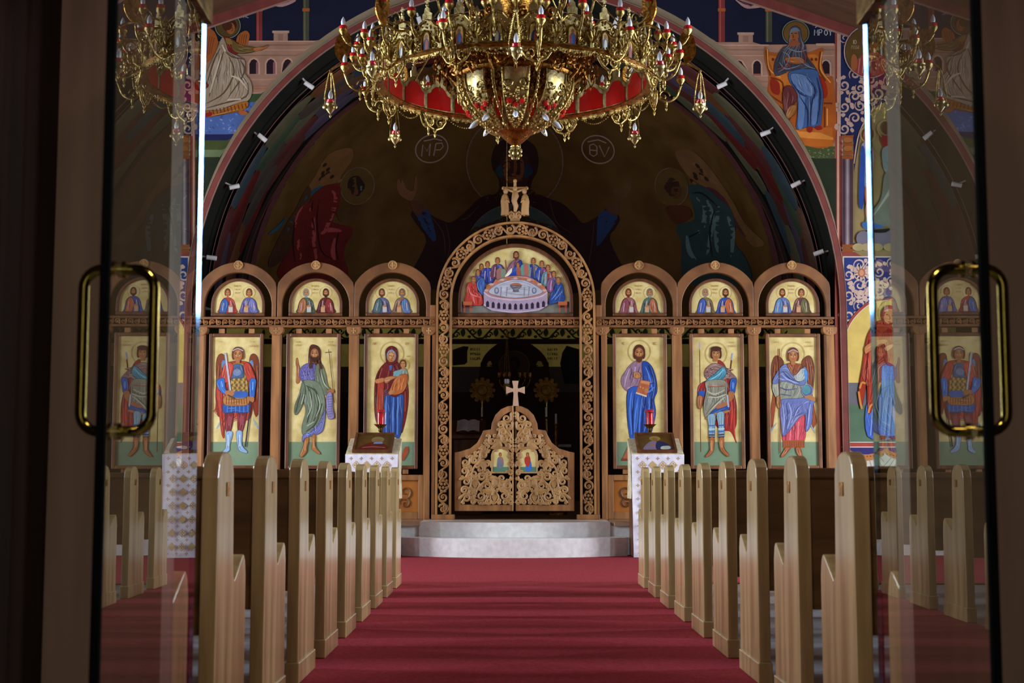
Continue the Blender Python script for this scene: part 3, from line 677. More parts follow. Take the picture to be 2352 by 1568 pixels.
    p.poly([(275, 660), (300, 610), (350, 580), (370, 650), (340, 800), (330, 950), (290, 1040), (285, 800)], 'b8432a'); p.poly([(385, 560), (450, 540), (475, 640), (480, 760), (420, 780), (385, 700)], '8f2018')
    for L in ([(290, 600), (275, 800), (265, 900)], [(360, 640), (330, 820), (300, 1020)], [(330, 600), (310, 760), (300, 900)], [(460, 600), (480, 800), (470, 980)], [(420, 560), (440, 650), (430, 760)]): p.line(L, 9, '6d1812', taper=True)
    for L in ([(225, 940), (240, 900), (265, 905)], [(285, 1110), (300, 1060), (340, 1030), (345, 960), (370, 900)], [(218, 960), (228, 1030), (240, 1080)]): p.line(L, 14, 'd08a40')
    p.poly([(262, 650), (330, 610), (400, 600), (410, 620), (300, 680), (265, 700)], 'c07a4a')
    p.poly([(395, 660), (430, 640), (462, 635), (450, 655), (415, 680)], 'cc9a72'); p.poly([(490, 650), (520, 622), (530, 640), (515, 670)], 'cc9a72')
    p.poly([(385, 470), (378, 420), (395, 380), (435, 365), (475, 390), (485, 430), (470, 460), (445, 500), (400, 500)], '96241c'); p.ell(432, 440, 38, 52, 'c98c5c', .35); p.line([(395, 408), (430, 392), (470, 408)], 8, 'd09a58')
    p.line([(425, 430), (436, 452), (428, 462)], 5, '7a4526'); p.line([(408, 428), (422, 430)], 5, '4a2616', False); p.line([(444, 436), (458, 440)], 5, '4a2616', False); p.line([(420, 478), (440, 482)], 5, '8a3a28', False)
    p.poly([(360, 1265), (410, 1270), (400, 1290), (355, 1280)], '6f1a16'); p.poly([(430, 1270), (475, 1270), (475, 1288), (440, 1286)], '6f1a16')
    mural(p, 'mural_saint', 'painted standing woman in red cloak over blue on the gold panel of the %s pier' % side)
pier(None, 'right'); pier(ACPX, 'left')

# ============================================================ apse conch and barrel paintings
def cpaint(ox, oy, k, d0, flip=None, gain=3.1): return Paint(lambda x, y, d: onsphere(x, y, PC, PR - d) if y < 706 else oncyl_z(x, y, PC.x, PC.y, PR - d), ox, oy, k, d0=d0, flip=flip, maxlen=22, gain=gain, step=.0002)  # part of the apse shade is painted into these mural colours
def conch(p, name, label): tag(p.build(name, M['mural'], wall_apse, colors=True), label)
ORG[wall_apse] = Vector((0, 0, 0)); ORG[wall_arch] = Vector((0, 0, 0))
K3 = 3.92
p = cpaint(880, 280, K3, .01)
p.ell(1185, 360, 436, 432, '3a2912', n=60); p.ring(1185, 360, 434, 430, 12, '4a3a36', n=64)
p.poly([(1040, 520), (985, 420), (975, 320), (1020, 200), (1110, 150), (1200, 140), (1300, 165), (1375, 230), (1400, 340), (1385, 450), (1340, 540), (1350, 620), (1500, 690), (1620, 740), (1720, 830), (1800, 910), (1930, 850), (2030, 770), (2130, 860), (2090, 960), (2040, 1060), (2050, 1500), (380, 1500), (390, 1080), (330, 960), (250, 830), (330, 780), (440, 840), (520, 880), (620, 900), (760, 790), (860, 690), (930, 660), (1030, 630)], '1c0d0e')
p.poly([(300, 840), (370, 790), (420, 820), (470, 1000), (470, 1090), (380, 990)], '1a2847'); p.poly([(2110, 850), (2020, 790), (1940, 840), (1925, 1010), (1930, 1120), (2040, 980)], '1a2847')
p.poly([(245, 740), (255, 700), (340, 720), (370, 790), (300, 845)], '3a2016'); p.poly([(2140, 750), (2110, 700), (2030, 730), (2010, 790), (2100, 850)], '3a2416')
p.poly([(250, 710), (180, 680), (130, 620), (125, 530), (150, 520), (160, 560), (170, 520), (190, 560), (210, 600), (270, 620), (285, 500), (305, 505), (305, 610), (270, 690)], '4c301f')
p.poly([(2120, 710), (2200, 660), (2235, 580), (2225, 510), (2205, 560), (2190, 500), (2170, 570), (2120, 620), (2080, 600), (2070, 630), (2100, 690)], '3f2a1a')
p.ell(1170, 420, 118, 150, '3a2014'); p.poly([(1050, 400), (1060, 300), (1120, 250), (1240, 250), (1310, 320), (1330, 440), (1290, 560), (1320, 620), (1060, 620), (1080, 560), (1030, 480)], '241412')
p.ell(1172, 415, 100, 140, '4a2a1a'); p.line([(1172, 350), (1172, 440), (1160, 455), (1195, 455)], 7, '241009'); p.line([(1100, 365), (1130, 355), (1150, 368)], 9, '150a08'); p.line([(1200, 368), (1225, 355), (1255, 365)], 9, '150a08'); p.line([(1150, 490), (1200, 490)], 8, '301010', False)
p.poly([(1010, 450), (1060, 380), (1080, 480), (1060, 500)], '15262c'); p.poly([(1350, 450), (1290, 370), (1270, 480), (1300, 500)], '15202c')
p.ell(1185, 1180, 445, 440, '2c3538', n=60); p.ring(1185, 1180, 442, 438, 10, '3a3c40', n=64)
p.poly([(1185, 760), (1090, 850), (980, 900), (760, 1020), (760, 1500), (1620, 1500), (1600, 1000), (1400, 900), (1290, 850)], '2a1c12')
for L in ([(1500, 700), (1560, 900), (1700, 1000)], [(560, 900), (600, 1100), (560, 1300)], [(1900, 900), (1880, 1100), (1850, 1300)], [(440, 860), (540, 1000), (560, 1200)], [(700, 880), (760, 860), (860, 760)]): p.line(L, 9, '35201e', taper=True)
conch(p, 'apse_figure', 'shade-darkened painted orant woman with halo and raised hands filling the apse')
for nm, cx, cy, rot, tx in (('MP', 437, 240, -.35, 0), ('OV', 1935, 248, .35, 1)):
    p = cpaint(880, 280, K3, .012, gain=6.5)
    p.ring(cx, cy, 148, 122, 11, '4a3a36', rot=rot, n=48)
    g = [(q[0], q[1]) for q in ()]
    if not tx:
        for L in ([(345, 310), (358, 205), (395, 262), (425, 195), (415, 305)], [(455, 305), (475, 195)], [(475, 195), (530, 190), (540, 222), (515, 250), (468, 252)], [(365, 172), (430, 160), (460, 150), (530, 168)]): p.line(L, 11, '4a3a36', False)
    else:
        for L in ([(1860, 210), (1895, 198), (1925, 222), (1925, 290), (1895, 310), (1862, 290), (1860, 210)], [(1862, 252), (1925, 258)], [(1945, 210), (1995, 315), (2035, 225)], [(1840, 180), (1900, 168), (1935, 160), (2010, 190)]): p.line(L, 11, '4a3a36', False)
    conch(p, 'apse_medallion', 'pale painted ring with the letters %s in the apse' % ('MP' if not tx else 'theta and V'))
p = cpaint(480, 280, 4.355, .01)    # left angel in red
p.poly([(1000, 640), (1060, 540), (1180, 340), (1330, 270), (1420, 265), (1445, 320), (1420, 400), (1330, 520), (1290, 600), (1150, 640), (1020, 700)], '4a3018')
for k in range(14): rr = random.Random(k); x = 1080 + rr.random() * 240; y = 400 + rr.random() * 200; p.ell(x, y, 26, 14, '1c1109' if k % 2 else '4d3420', -.7)
p.poly([(1000, 640), (940, 720), (860, 880), (740, 1080), (600, 1380), (640, 1450), (800, 1300), (880, 980), (1020, 760)], '2c1a0f')
for L in ([(1130, 640), (1010, 720), (930, 820)], [(860, 940), (800, 1060), (690, 1210)], [(770, 960), (690, 1060), (600, 1120)]): p.line(L, 34, '16303c', taper=True)
p.ell(1485, 640, 168, 185, '3a2a12', .3, n=48); p.ring(1485, 640, 166, 186, 9, '4a3a34', rot=.35, n=48)
p.ell(1470, 640, 90, 105, '1a0f0a'); p.ell(1440, 690, 62, 70, '3c2414', .5); p.line([(1440, 660), (1465, 690), (1445, 705)], 7, '1a0c06'); p.line([(1525, 620), (1520, 690)], 16, '2c4450')
p.poly([(1300, 860), (1420, 850), (1540, 840), (1500, 920), (1420, 1000), (1320, 1000), (1280, 930)], '32210f')
p.poly([(1040, 740), (1160, 640), (1310, 630), (1310, 800), (1280, 900), (1240, 1000), (1420, 1050), (1430, 1130), (1370, 1230), (1350, 1340), (1350, 1560), (700, 1560), (820, 1250), (850, 1050), (900, 900), (960, 820), (1010, 800)], '3f0f0e')
for a in ([(960, 830), (900, 920), (870, 1080), (900, 1260), (930, 1420)], [(1010, 860), (1040, 960), (1050, 1200), (1080, 1400)], [(1230, 680), (1270, 780), (1200, 1000), (1150, 1100)], [(1120, 1120), (1200, 1080), (1330, 1090)], [(1260, 1160), (1240, 1300), (1260, 1380)]): p.line(a, 46, '6a2a2a', taper=True)
for a in ([(1040, 780), (1030, 900), (1060, 1100)], [(1100, 780), (1080, 1000), (1120, 1280), (1230, 1370)], [(860, 1000), (840, 1200), (860, 1400)], [(1300, 1100), (1270, 1240), (1290, 1380)]): p.line(a, 16, '1c0606', taper=True)
conch(p, 'apse_angel', 'shade-darkened painted bowing angel in red robe on the left of the apse')
p = cpaint(1460, 180, 3.408, .01)   # right angel in grey green
p.poly([(310, 590), (340, 560), (430, 565), (530, 640), (640, 780), (760, 960), (860, 1140), (1010, 1290), (900, 1300), (760, 1080), (640, 880), (540, 850), (430, 780), (350, 680)], '46301a')
for k in range(14): rr = random.Random(k); x = 410 + rr.random() * 230; y = 660 + rr.random() * 170; p.ell(x, y, 24, 12, '1c1109' if k % 2 else '4d3420', .8)
p.line([(560, 850), (680, 940), (780, 1130), (860, 1240)], 30, '33151c', taper=True)
p.ell(280, 850, 130, 150, '3a2a12', 0, 48); p.ring(280, 850, 126, 150, 7, '4a3a34', rot=-.3, n=48)
p.ell(285, 850, 62, 75, '22120c'); p.ell(320, 890, 46, 54, '35200f'); p.line([(320, 870), (305, 895), (320, 905)], 6, '1a0c06')
p.poly([(240, 1000), (400, 1000), (440, 1080), (330, 1140), (260, 1080)], '33180d')
p.poly([(410, 850), (470, 830), (560, 860), (640, 930), (740, 1020), (780, 1150), (780, 1300), (860, 1400), (880, 1600), (400, 1600), (360, 1300), (320, 1200), (340, 1140), (460, 1100), (430, 950)], '1a2626')
for a in ([(470, 930), (540, 1000), (520, 1180), (450, 1200)], [(650, 1000), (630, 1180), (640, 1400)], [(560, 950), (600, 1100), (560, 1380)], [(720, 1080), (760, 1200), (750, 1400)], [(400, 1230), (420, 1350), (470, 1420)]): p.line(a, 38, '3a4a4a', taper=True)
for a in ([(440, 900), (520, 900), (640, 1000)], [(620, 1020), (580, 1200), (600, 1400)], [(500, 1200), (420, 1240)]): p.line(a, 14, '0a1010', taper=True)
conch(p, 'apse_angel', 'shade-darkened painted bowing angel in grey-green robe on the right of the apse')
# lower apse: vine frieze, enthroned figure and inscriptions
p = Paint(lambda x, y, d: oncyl_z(x, y, PC.x, PC.y, PR - d), 0, 0, 1, d0=.01, maxlen=24, gain=2.6, step=.0002)
p.rect(520, 748, 1850, 782, 'a09548'); p.rect(520, 778, 1850, 790, '1a0c08'); p.rect(520, 790, 1850, 842, 'a89850')
p.rect(520, 842, 1850, 900, '2a2420'); p.rect(520, 900, 1850, 1150, '20100c')
for k in range(34):
    x = 540 + k * 38; d = (-1) ** k
    p.line([(x, 765 - d * 11), (x + 10, 765), (x + 22, 765 + d * 11), (x + 38, 765 + d * 11)], 3.5, '1c1a0c')
    p.line([(x + 14 + 8 * (1 - .7 * t) * cos(d * t * 7), 765 - d * 4 + 8 * (1 - .7 * t) * sin(d * t * 7)) for t in [q / 10 for q in range(11)]], 3, '1c1a0c', False)
    p.poly([(x + 24, 762), (x + 31, 754), (x + 35, 764), (x + 29, 773)], '20281a'); p.ell(x + 6, 773, 4, 3.5, '20281a', 0, 8)
conch(p, 'apse_frieze', 'painted vine frieze on yellow ground along the apse wall')
p = Paint(lambda x, y, d: oncyl_z(x, y, PC.x, PC.y, PR - d), 1040, 770, 8.11, d0=.02, maxlen=20, gain=1.2, step=.0002)
p.poly([(0, 270), (200, 200), (295, 210), (270, 300), (270, 500), (220, 540), (0, 560)], '26100c', False); p.poly([(2040, 320), (2120, 190), (2352, 260), (2352, 900), (2080, 900), (2000, 530)], '12100f', False)
p.poly([(515, 620), (540, 480), (620, 340), (760, 210), (900, 150), (1380, 150), (1540, 220), (1680, 350), (1760, 480), (1790, 620), (1790, 1500), (515, 1500)], '24110c')
for x in (690, 1610): p.poly([(x - 72, 575), (x - 66, 520), (x - 30, 482), (x, 476), (x + 40, 486), (x + 70, 530), (x + 72, 575)], 'a08a48')
p.ell(1145, 560, 285, 270, '3c2a1c'); p.ring(1145, 560, 282, 268, 16, '574028'); p.ell(1150, 530, 105, 130, '140b08'); p.ell(1125, 560, 72, 96, '3a2016')
p.poly([(860, 1000), (960, 740), (1150, 660), (1340, 740), (1440, 1000), (1400, 1500), (900, 1500)], '2c120c')
for y in (235, 320, 405): p.marks(335, y, 200, 50, '50422a', 5, y); p.marks(1770, y, 200, 50, '50422a', 5, y + 1)
conch(p, 'apse_saint', 'shade-darkened painted enthroned figure with halo behind the royal doors')
# barrel: rows of saints that run round the arch, left and right
rr = random.Random(21)
for side, nm in ((1, 'right'), (-1, 'left')):
    p = Paint(lambda t, y, d: Vector((ACX + side * (AR - .007 - d) * cos(t), y, ACZ + (AR - .007 - d) * sin(t))), 0, 0, 1, d0=.004, gain=1.6, step=.00025)
    cols = ('4a1512', '38302a', '303a2a', '3c3340', '54311c', '28343a', '44201e', '45412f', '4a3226')
    for row, y0 in enumerate((20.2, 19.85, 19.5, 19.15, 18.8)):
        n = 6; off = (row * .37) % 1 * .22
        for k in range(n):
            t = .03 + off + k * .235; L_ = .25 + rr.random() * .05; yy = y0 + rr.uniform(-.08, .08); c = rr.choice(cols); c2 = rr.choice(cols)
            if t + L_ > 1.5: continue
            p.poly([(t, yy - .17), (t - .01, yy), (t, yy + .17), (t + L_ * .5, yy + .19), (t + L_ * .8, yy + .12), (t + L_ * .86, yy), (t + L_ * .8, yy - .12), (t + L_ * .5, yy - .19)], c)
            p.poly([(t + .02, yy - .15), (t + L_ * .4, yy - .02), (t + L_ * .82, yy + .02), (t + L_ * .8, yy - .11), (t + L_ * .4, yy - .18)], c2)
            for q in range(7):
                u = -.15 + q * .05; a_ = rr.uniform(0, .08); p.line([(t + a_, yy + u), (t + L_ * .45, yy + u * .9 + rr.uniform(-.03, .03)), (t + L_ * rr.uniform(.6, .82), yy + u * .6)], .022, rr.choice(('5a5a62', '6a4c3e', '4a5448', '643c36', '16120f', '1a1414')), True, True)
            p.ell(t + L_ * .98, yy, .045, .15, '4a3416', 0, 16); p.ell(t + L_ * .97, yy, .03, .085, '22120c', 0, 14); p.ell(t + L_ * .96, yy + .01, .022, .055, '5f3820', 0, 12)
    p.d += .001
    for y, c, ww in ((18.36, '6a4440', .035), (18.55, '5c3a38', .03), (20.45, '4c2624', .06)):
        p.line([(.0 + pi / 2 * q / 40, y) for q in range(41)], ww, c, False)
    tag(p.build('barrel_saints', M['mural'], wall_arch, colors=True), 'dark painted ranks of saints on the %s side of the arch vault' % nm)
# ============================================================ the icon screen
YI = 17.60                      # front of the posts
YP = 17.655                     # front of the icon panels
def X(x, y=920, Y=YI): return W(x, y, Y).x
def Z(y, x=1184, Y=YI): return W(x, y, Y).z
PXM = (X(1285) - X(1085)) / 200.0     # metres per pixel on the screen's plane
NV = (0, -1, 0)
screen = thing('icon_screen', (X(1184), 17.7, SOL), 'tall carved oak icon screen of arched bays across the sanctuary', 'screen')
# posts with round capitals
posts = [457, 632.5, 811, 984, 1384, 1557, 1734, 1909]
for x in posts:
    b = MB(); xc = X(x); h = 11.5 * PXM
    b.prism([(xc - h, YI + .03, SOL), (xc - h + .02, YI, SOL), (xc + h - .02, YI, SOL), (xc + h, YI + .03, SOL), (xc + h, YI + .12, SOL), (xc - h, YI + .12, SOL)], None, (0, 0, Z(768) - SOL))
    po = b.build('post', M['screen'], screen)
    b = MB(); zt = Z(751); r = 16 * PXM
    b.prism([(xc - r, YI - .02, zt), (xc + r, YI - .02, zt), (xc + r, YI - .02, zt - 7 * PXM)] + [(xc + r * cos(a), YI - .02, zt - 7 * PXM - r * .8 * sin(a)) for a in [pi * k / 10 for k in range(1, 10)]] + [(xc - r, YI - .02, zt - 7 * PXM)], None, (0, .15, 0))
    b.build('capital', M['screen'], po, bevel=.006)
    b = MB(); zc = zt - 9 * PXM
    for a in range(4): b.ribbon([(xc, YI - .021, zc), (xc + 6 * PXM * cos(a * pi / 2), YI - .021, zc + 6 * PXM * sin(a * pi / 2))], [.008, .022], .008, NV)
    b.build('capital_cross', M['carved'], po)
# pierced friezes: two rails with scrolls between
def scroll_pts(cx, cz, r, a0, turns, d, y, n=18):
    return [(cx + r * (1 - .82 * k / n) * cos(a0 + d * turns * 2 * pi * k / n), y, cz + r * (1 - .82 * k / n) * sin(a0 + d * turns * 2 * pi * k / n)) for k in range(n + 1)]
def frieze(x0, x1, yt, yb_, pitch, y=YI - .012):
    b = MB(); X0, X1, zt, zb = X(x0), X(x1), Z(yt), Z(yb_); rl = 5.5 * PXM
    b.box(X0, y, zt - rl, X1, y + .12, zt); b.box(X0, y, zb, X1, y + .12, zb + rl)
    fo = b.build('frieze', M['screen_arch'], screen, bevel=.004)
    c = MB(); n = max(2, round((x1 - x0) / pitch)); p = (X1 - X0) / n; zc = (zt + zb) / 2; h = (zt - zb) / 2 - rl
    for k in range(n):
        cx = X0 + p * (k + .5); d = 1 if k % 2 else -1
        c.ribbon(scroll_pts(cx, zc, h * 1.02, d * 2.2, 1.35, d, y + .02), [.017 - .009 * q / 18 for q in range(19)], .02, NV)
        c.ribbon([(cx - p * .5, y + .02, zc + d * h), (cx - p * .2, y + .02, zc + d * h * .3), (cx - p * .35, y + .02, zc - d * h)], [.008, .018, .008], .018, NV)
        c.ball((cx, y + .012, zc), .014, 6)
    c.build('scrollwork', M['screen'], fo)
frieze(447, 1000, 727.5, 752, 15); frieze(1370, 1920, 727.5, 752, 15)
frieze(1036, 1332, 728, 752.5, 15, YI - .02)
# plain arches with keystone medallions
BAYS = [(547, 541), (725, 719), (901.5, 898), (1468, 1470), (1643, 1647), (1819, 1823)]
for k, (ax, ix) in enumerate(BAYS):
    b = MB(); xc = X(ax, 660); hw = 88.5 * PXM; ro = 102 * PXM; ri = 78 * PXM; zc = Z(702); zb = Z(728); n = 28; inn = [(xc + ri, YI, zb)]; out = [(xc + hw, YI, zb)]
    for q in range(n + 1):
        a = pi * q / n; inn.append((xc + ri * cos(a), YI, zc + ri * sin(a)))
        c, s = cos(a), sin(a); rr_ = min(ro, hw / max(abs(c), 1e-3)); out.append((xc + rr_ * c, YI, zc + rr_ * s))
    inn.append((xc - ri, YI, zb)); out.append((xc - hw, YI, zb))
    b.band(inn, out, (0, .10, 0)); ao_ = b.build('bay_arch', M['screen_arch'], screen, bevel=.008)
    b = MB(); zz = Z(609); r = 10.5 * PXM
    b.m = Matrix.Translation((xc, YI - .012, zz)) @ Matrix.Rotation(R(90), 4, 'X')
    b.lathe([(0, 0), (r * .78, 0), (r * .8, .008), (r, .008), (r, -.012)], n=20)
    b.m = Matrix.Identity(4)
    for q in range(4): b.ribbon([(xc, YI - .012, zz), (xc + r * .6 * cos(q * pi / 2), YI - .012, zz + r * .6 * sin(q * pi / 2))], .018, .012, NV)
    b.build('medallion', M['carved'], ao_)
    # panelled base under the bay
    b = MB(); x0, x1 = xc - 75 * PXM, xc + 75 * PXM; zt = Z(1090); f = 13 * PXM
    b.box(x0, YI + .02, SOL, x0 + f, YI + .1, zt); b.box(x1 - f, YI + .02, SOL, x1, YI + .1, zt)
    b.box(x0 + f, YI + .02, zt - f, x1 - f, YI + .1, zt); b.box(x0 + f, YI + .02, SOL, x1 - f, YI + .1, SOL + f * 1.3)
    bo = b.build('base_frame', M['screen'], screen, bevel=.008)
    b = MB(); b.box(x0 + f, YI + .06, SOL + f * 1.3, x1 - f, YI + .09, zt - f); b.build('base_panel', M['panelw'], bo)
    zc2 = (SOL + zt) / 2
    for d in (-1, 1):
        b = MB()
        b.ribbon(scroll_pts(xc + d * .17, zc2 + .06, .10, 0 if d < 0 else pi, 1.3, d, YI + .058), [.03 - .018 * q / 18 for q in range(19)], .02, NV)
        b.ribbon(scroll_pts(xc + d * .17, zc2 - .08, .08, 0 if d < 0 else pi, 1.2, -d, YI + .058), [.026 - .014 * q / 18 for q in range(19)], .02, NV)
        b.build('carved_scroll', M['screen_arch'], bo)
# side posts of the portal
for x in (993, 1376):
    b = MB(); b.box(X(x) - 7 * PXM, YI + .0, SOL, X(x) + 7 * PXM, YI + .12, Z(700)); b.build('portal_stile', M['screen'], screen, bevel=.008)
# the carved portal band: rails and vine
pcx = X(1184.5, 700); pzc = Z(690); pr0, pr1 = 147 * PXM, 183.5 * PXM; zb = Z(1181)
def pband(r, y): return [(pcx + r, y, zb)] + [(pcx + r * cos(pi * k / 40), y, pzc + r * sin(pi * k / 40)) for k in range(41)] + [(pcx - r, y, zb)]
b = MB(); rl = 5 * PXM; yf = YI - .06
b.band(pband(pr0, yf), pband(pr0 + rl, yf), (0, .10, 0)); b.band(pband(pr1 - rl, yf), pband(pr1, yf), (0, .10, 0))
port = b.build('portal_band', M['carved_dark'], screen, bevel=.004)
for s in (-1, 1): b = MB(); b.box(pcx + s * (pr0 + pr1) / 2 - .14, yf - .02, SOL, pcx + s * (pr0 + pr1) / 2 + .14, yf + .14, zb); b.build('portal_foot', M['screen'], port, bevel=.006)
vine = MB(); Ls = pzc - zb; La = pi * (pr0 + pr1) / 2; rm = (pr0 + pr1) / 2; hw = (pr1 - pr0) / 2 - rl
def pmap(s, t):                 # s along the band from the lower left foot, t across it
    if s < Ls: return (pcx - (rm + t), yf + .03, zb + s)
    if s < Ls + La:
        a = pi - (s - Ls) / rm; return (pcx + (rm + t) * cos(a), yf + .03, pzc + (rm + t) * sin(a))
    return (pcx + (rm + t), yf + .03, pzc - (s - Ls - La))
tot = 2 * Ls + La; NL = 58; Lb = tot / NL
for k in range(NL):
    s0 = k * Lb; sc = s0 + Lb / 2; d = 1 if k % 2 else -1; kind = k % 6
    vine.ribbon([pmap(s0 + Lb * q / 8, d * hw * (.95 * sin(pi * q / 8))) for q in range(9)], .022, .02, NV)
    if kind in (2, 5):          # grape bunch in a pointed oval of leaves
        for side in (-1, 1): vine.ribbon([pmap(s0 + Lb * (q / 8), side * hw * .92 * sin(pi * q / 8)) for q in range(9)], .016, .018, NV)
        for i in range(4):
            for j in range(3 if i % 2 else 2):
                q = pmap(sc + (i - 1.5) * .042, (j - (1 if i % 2 else .5)) * .042); vine.ball((q[0], q[1] - .004, q[2]), .0205, 8)
    else:
        n = 16; r = hw * .86
        vine.ribbon([pmap(sc + r * (1 - .8 * q / n) * cos(d * 8.3 * q / n + 1.2), r * (1 - .8 * q / n) * sin(d * 8.3 * q / n + 1.2)) for q in range(n + 1)], [.03 - .014 * q / n for q in range(n + 1)], .024, NV)
        if kind in (0, 3):
            for a in (-.8, -.3, .2, .7): vine.ribbon([pmap(sc, 0), pmap(sc + .07 * cos(a * 1.6 + 1.57), .07 * sin(a * 1.6 + 1.57) * d)], [.012, .03], .022, NV)
        vine.ball(pmap(sc, 0), .02, 6)
vine.build('vine_carving', M['carved_dark'], port)
# crucifix group on the crown of the portal
b = MB(); cx = X(1183, 460); yq = YI + .02
crx = thing('crucifix', (cx, YI, Z(506)), 'carved wooden crucifix flanked by two small standing figures on the portal crown', 'crucifix')
b.box(cx - .018, yq, Z(500), cx + .018, yq + .03, Z(414)); b.box(cx - 27 * PXM, yq, Z(434), cx + 27 * PXM, yq + .03, Z(428))
for e in ((cx, Z(414)), (cx - 27 * PXM, Z(431)), (cx + 27 * PXM, Z(431))): b.ball((e[0], yq + .015, e[1]), .026, 8)
b.build('cross', M['carved'], crx, bevel=.004)
b = MB(); zz = Z
b.tube([(cx, yq - .02, Z(440)), (cx + .005, yq - .03, Z(450)), (cx - .012, yq - .03, Z(462)), (cx + .012, yq - .03, Z(474)), (cx, yq - .02, Z(486))], [.03, .045, .035, .032, .018], 8)
b.ball((cx, yq - .03, Z(434)), .03, 8, 1.2)
for s in (-1, 1): b.tube([(cx, yq - .02, Z(441)), (cx + s * .07, yq - .015, Z(437)), (cx + s * .13, yq - .01, Z(432))], [.02, .015, .012], 6)
b.build('carved_body', M['carved'], crx, smooth=True)
for s in (-1, 1):
    f = MB(); fx = cx + s * 23 * PXM
    f.tube([(fx, yq, Z(494)), (fx, yq, Z(480)), (fx + s * .006, yq, Z(462)), (fx, yq, Z(450)), (fx, yq, Z(445))], [.055, .05, .052, .042, .02], 10)
    f.ball((fx - s * .008, yq - .006, Z(439)), .034, 8, 1.2)
    f.tube([(fx - s * .03, yq - .02, Z(455)), (fx - s * .045, yq - .035, Z(465)), (fx - s * .01, yq - .05, Z(460))], .014, 6)
    f.build('side_figure', M['carved'], crx, smooth=True)
b = MB()
for s in (-1, 1):
    b.ribbon([(cx + s * 23 * PXM, yq, Z(494)), (cx + s * 17 * PXM, yq, Z(490)), (cx + s * 9 * PXM, yq, Z(486)), (cx + s * 3 * PXM, yq, Z(490)), (cx, yq, Z(500))], .03, .03, NV)
    b.ribbon(scroll_pts(cx + s * 7 * PXM, Z(497), 6 * PXM, pi / 2, 1.3, -s, yq), .028, .03, NV)
b.box(cx - .06, yq - .01, Z(507), cx + .06, yq + .05, Z(500))
b.build('scroll_base', M['carved'], crx)

# ---- icons -------------------------------------------------------------
def head(p, cx, cy, rx, ry, hair='4a2414', skin='a86a3c', beard=None, tilt=0, veil=None):
    p.ell(cx, cy - ry * .18, rx * 1.3, ry * 1.12, veil or hair)
    if not veil: p.ell(cx - rx * .9, cy + ry * .2, rx * .42, ry * .7, hair); p.ell(cx + rx * .9, cy + ry * .2, rx * .42, ry * .7, hair)
    p.rect(cx - rx * .45, cy + ry * .6, cx + rx * .45, cy + ry * 1.45, skin)
    p.ell(cx, cy + ry * .12, rx * .92, ry * .95, skin); p.ell(cx, cy - ry * .05, rx * .55, ry * .5, 'c08a58')
    if beard: p.poly([(cx - rx * .85, cy + ry * .25), (cx - rx * .4, cy + ry * .55), (cx, cy + ry * .5), (cx + rx * .4, cy + ry * .55), (cx + rx * .85, cy + ry * .25), (cx + rx * .6, cy + ry * 1.1), (cx, cy + ry * 1.45), (cx - rx * .6, cy + ry * 1.1)], beard)
    p.line([(cx, cy - ry * .15), (cx + rx * .1, cy + ry * .3), (cx - rx * .08, cy + ry * .36)], rx * .13, '6a3a1e', False)
    for s in (-1, 1):
        p.ell(cx + s * rx * .4, cy - ry * .08, rx * .2, ry * .09, '1e100a', 0, 8); p.line([(cx + s * rx * .15, cy - ry * .24), (cx + s * rx * .45, cy - ry * .32), (cx + s * rx * .7, cy - ry * .2)], rx * .12, '3a1c10')
    p.line([(cx - rx * .25, cy + ry * .55), (cx + rx * .25, cy + ry * .55)], rx * .12, '8a3a26', False)
def halo(p, cx, cy, r): p.ring(cx, cy, r, r, 4, 'b79a55', n=36); p.ring(cx, cy, r - 6, r - 6, 2.5, 'a98a48', n=36)
def folds(p, Ls, w_, c): [p.line(L, w_, c, taper=True) for L in Ls]

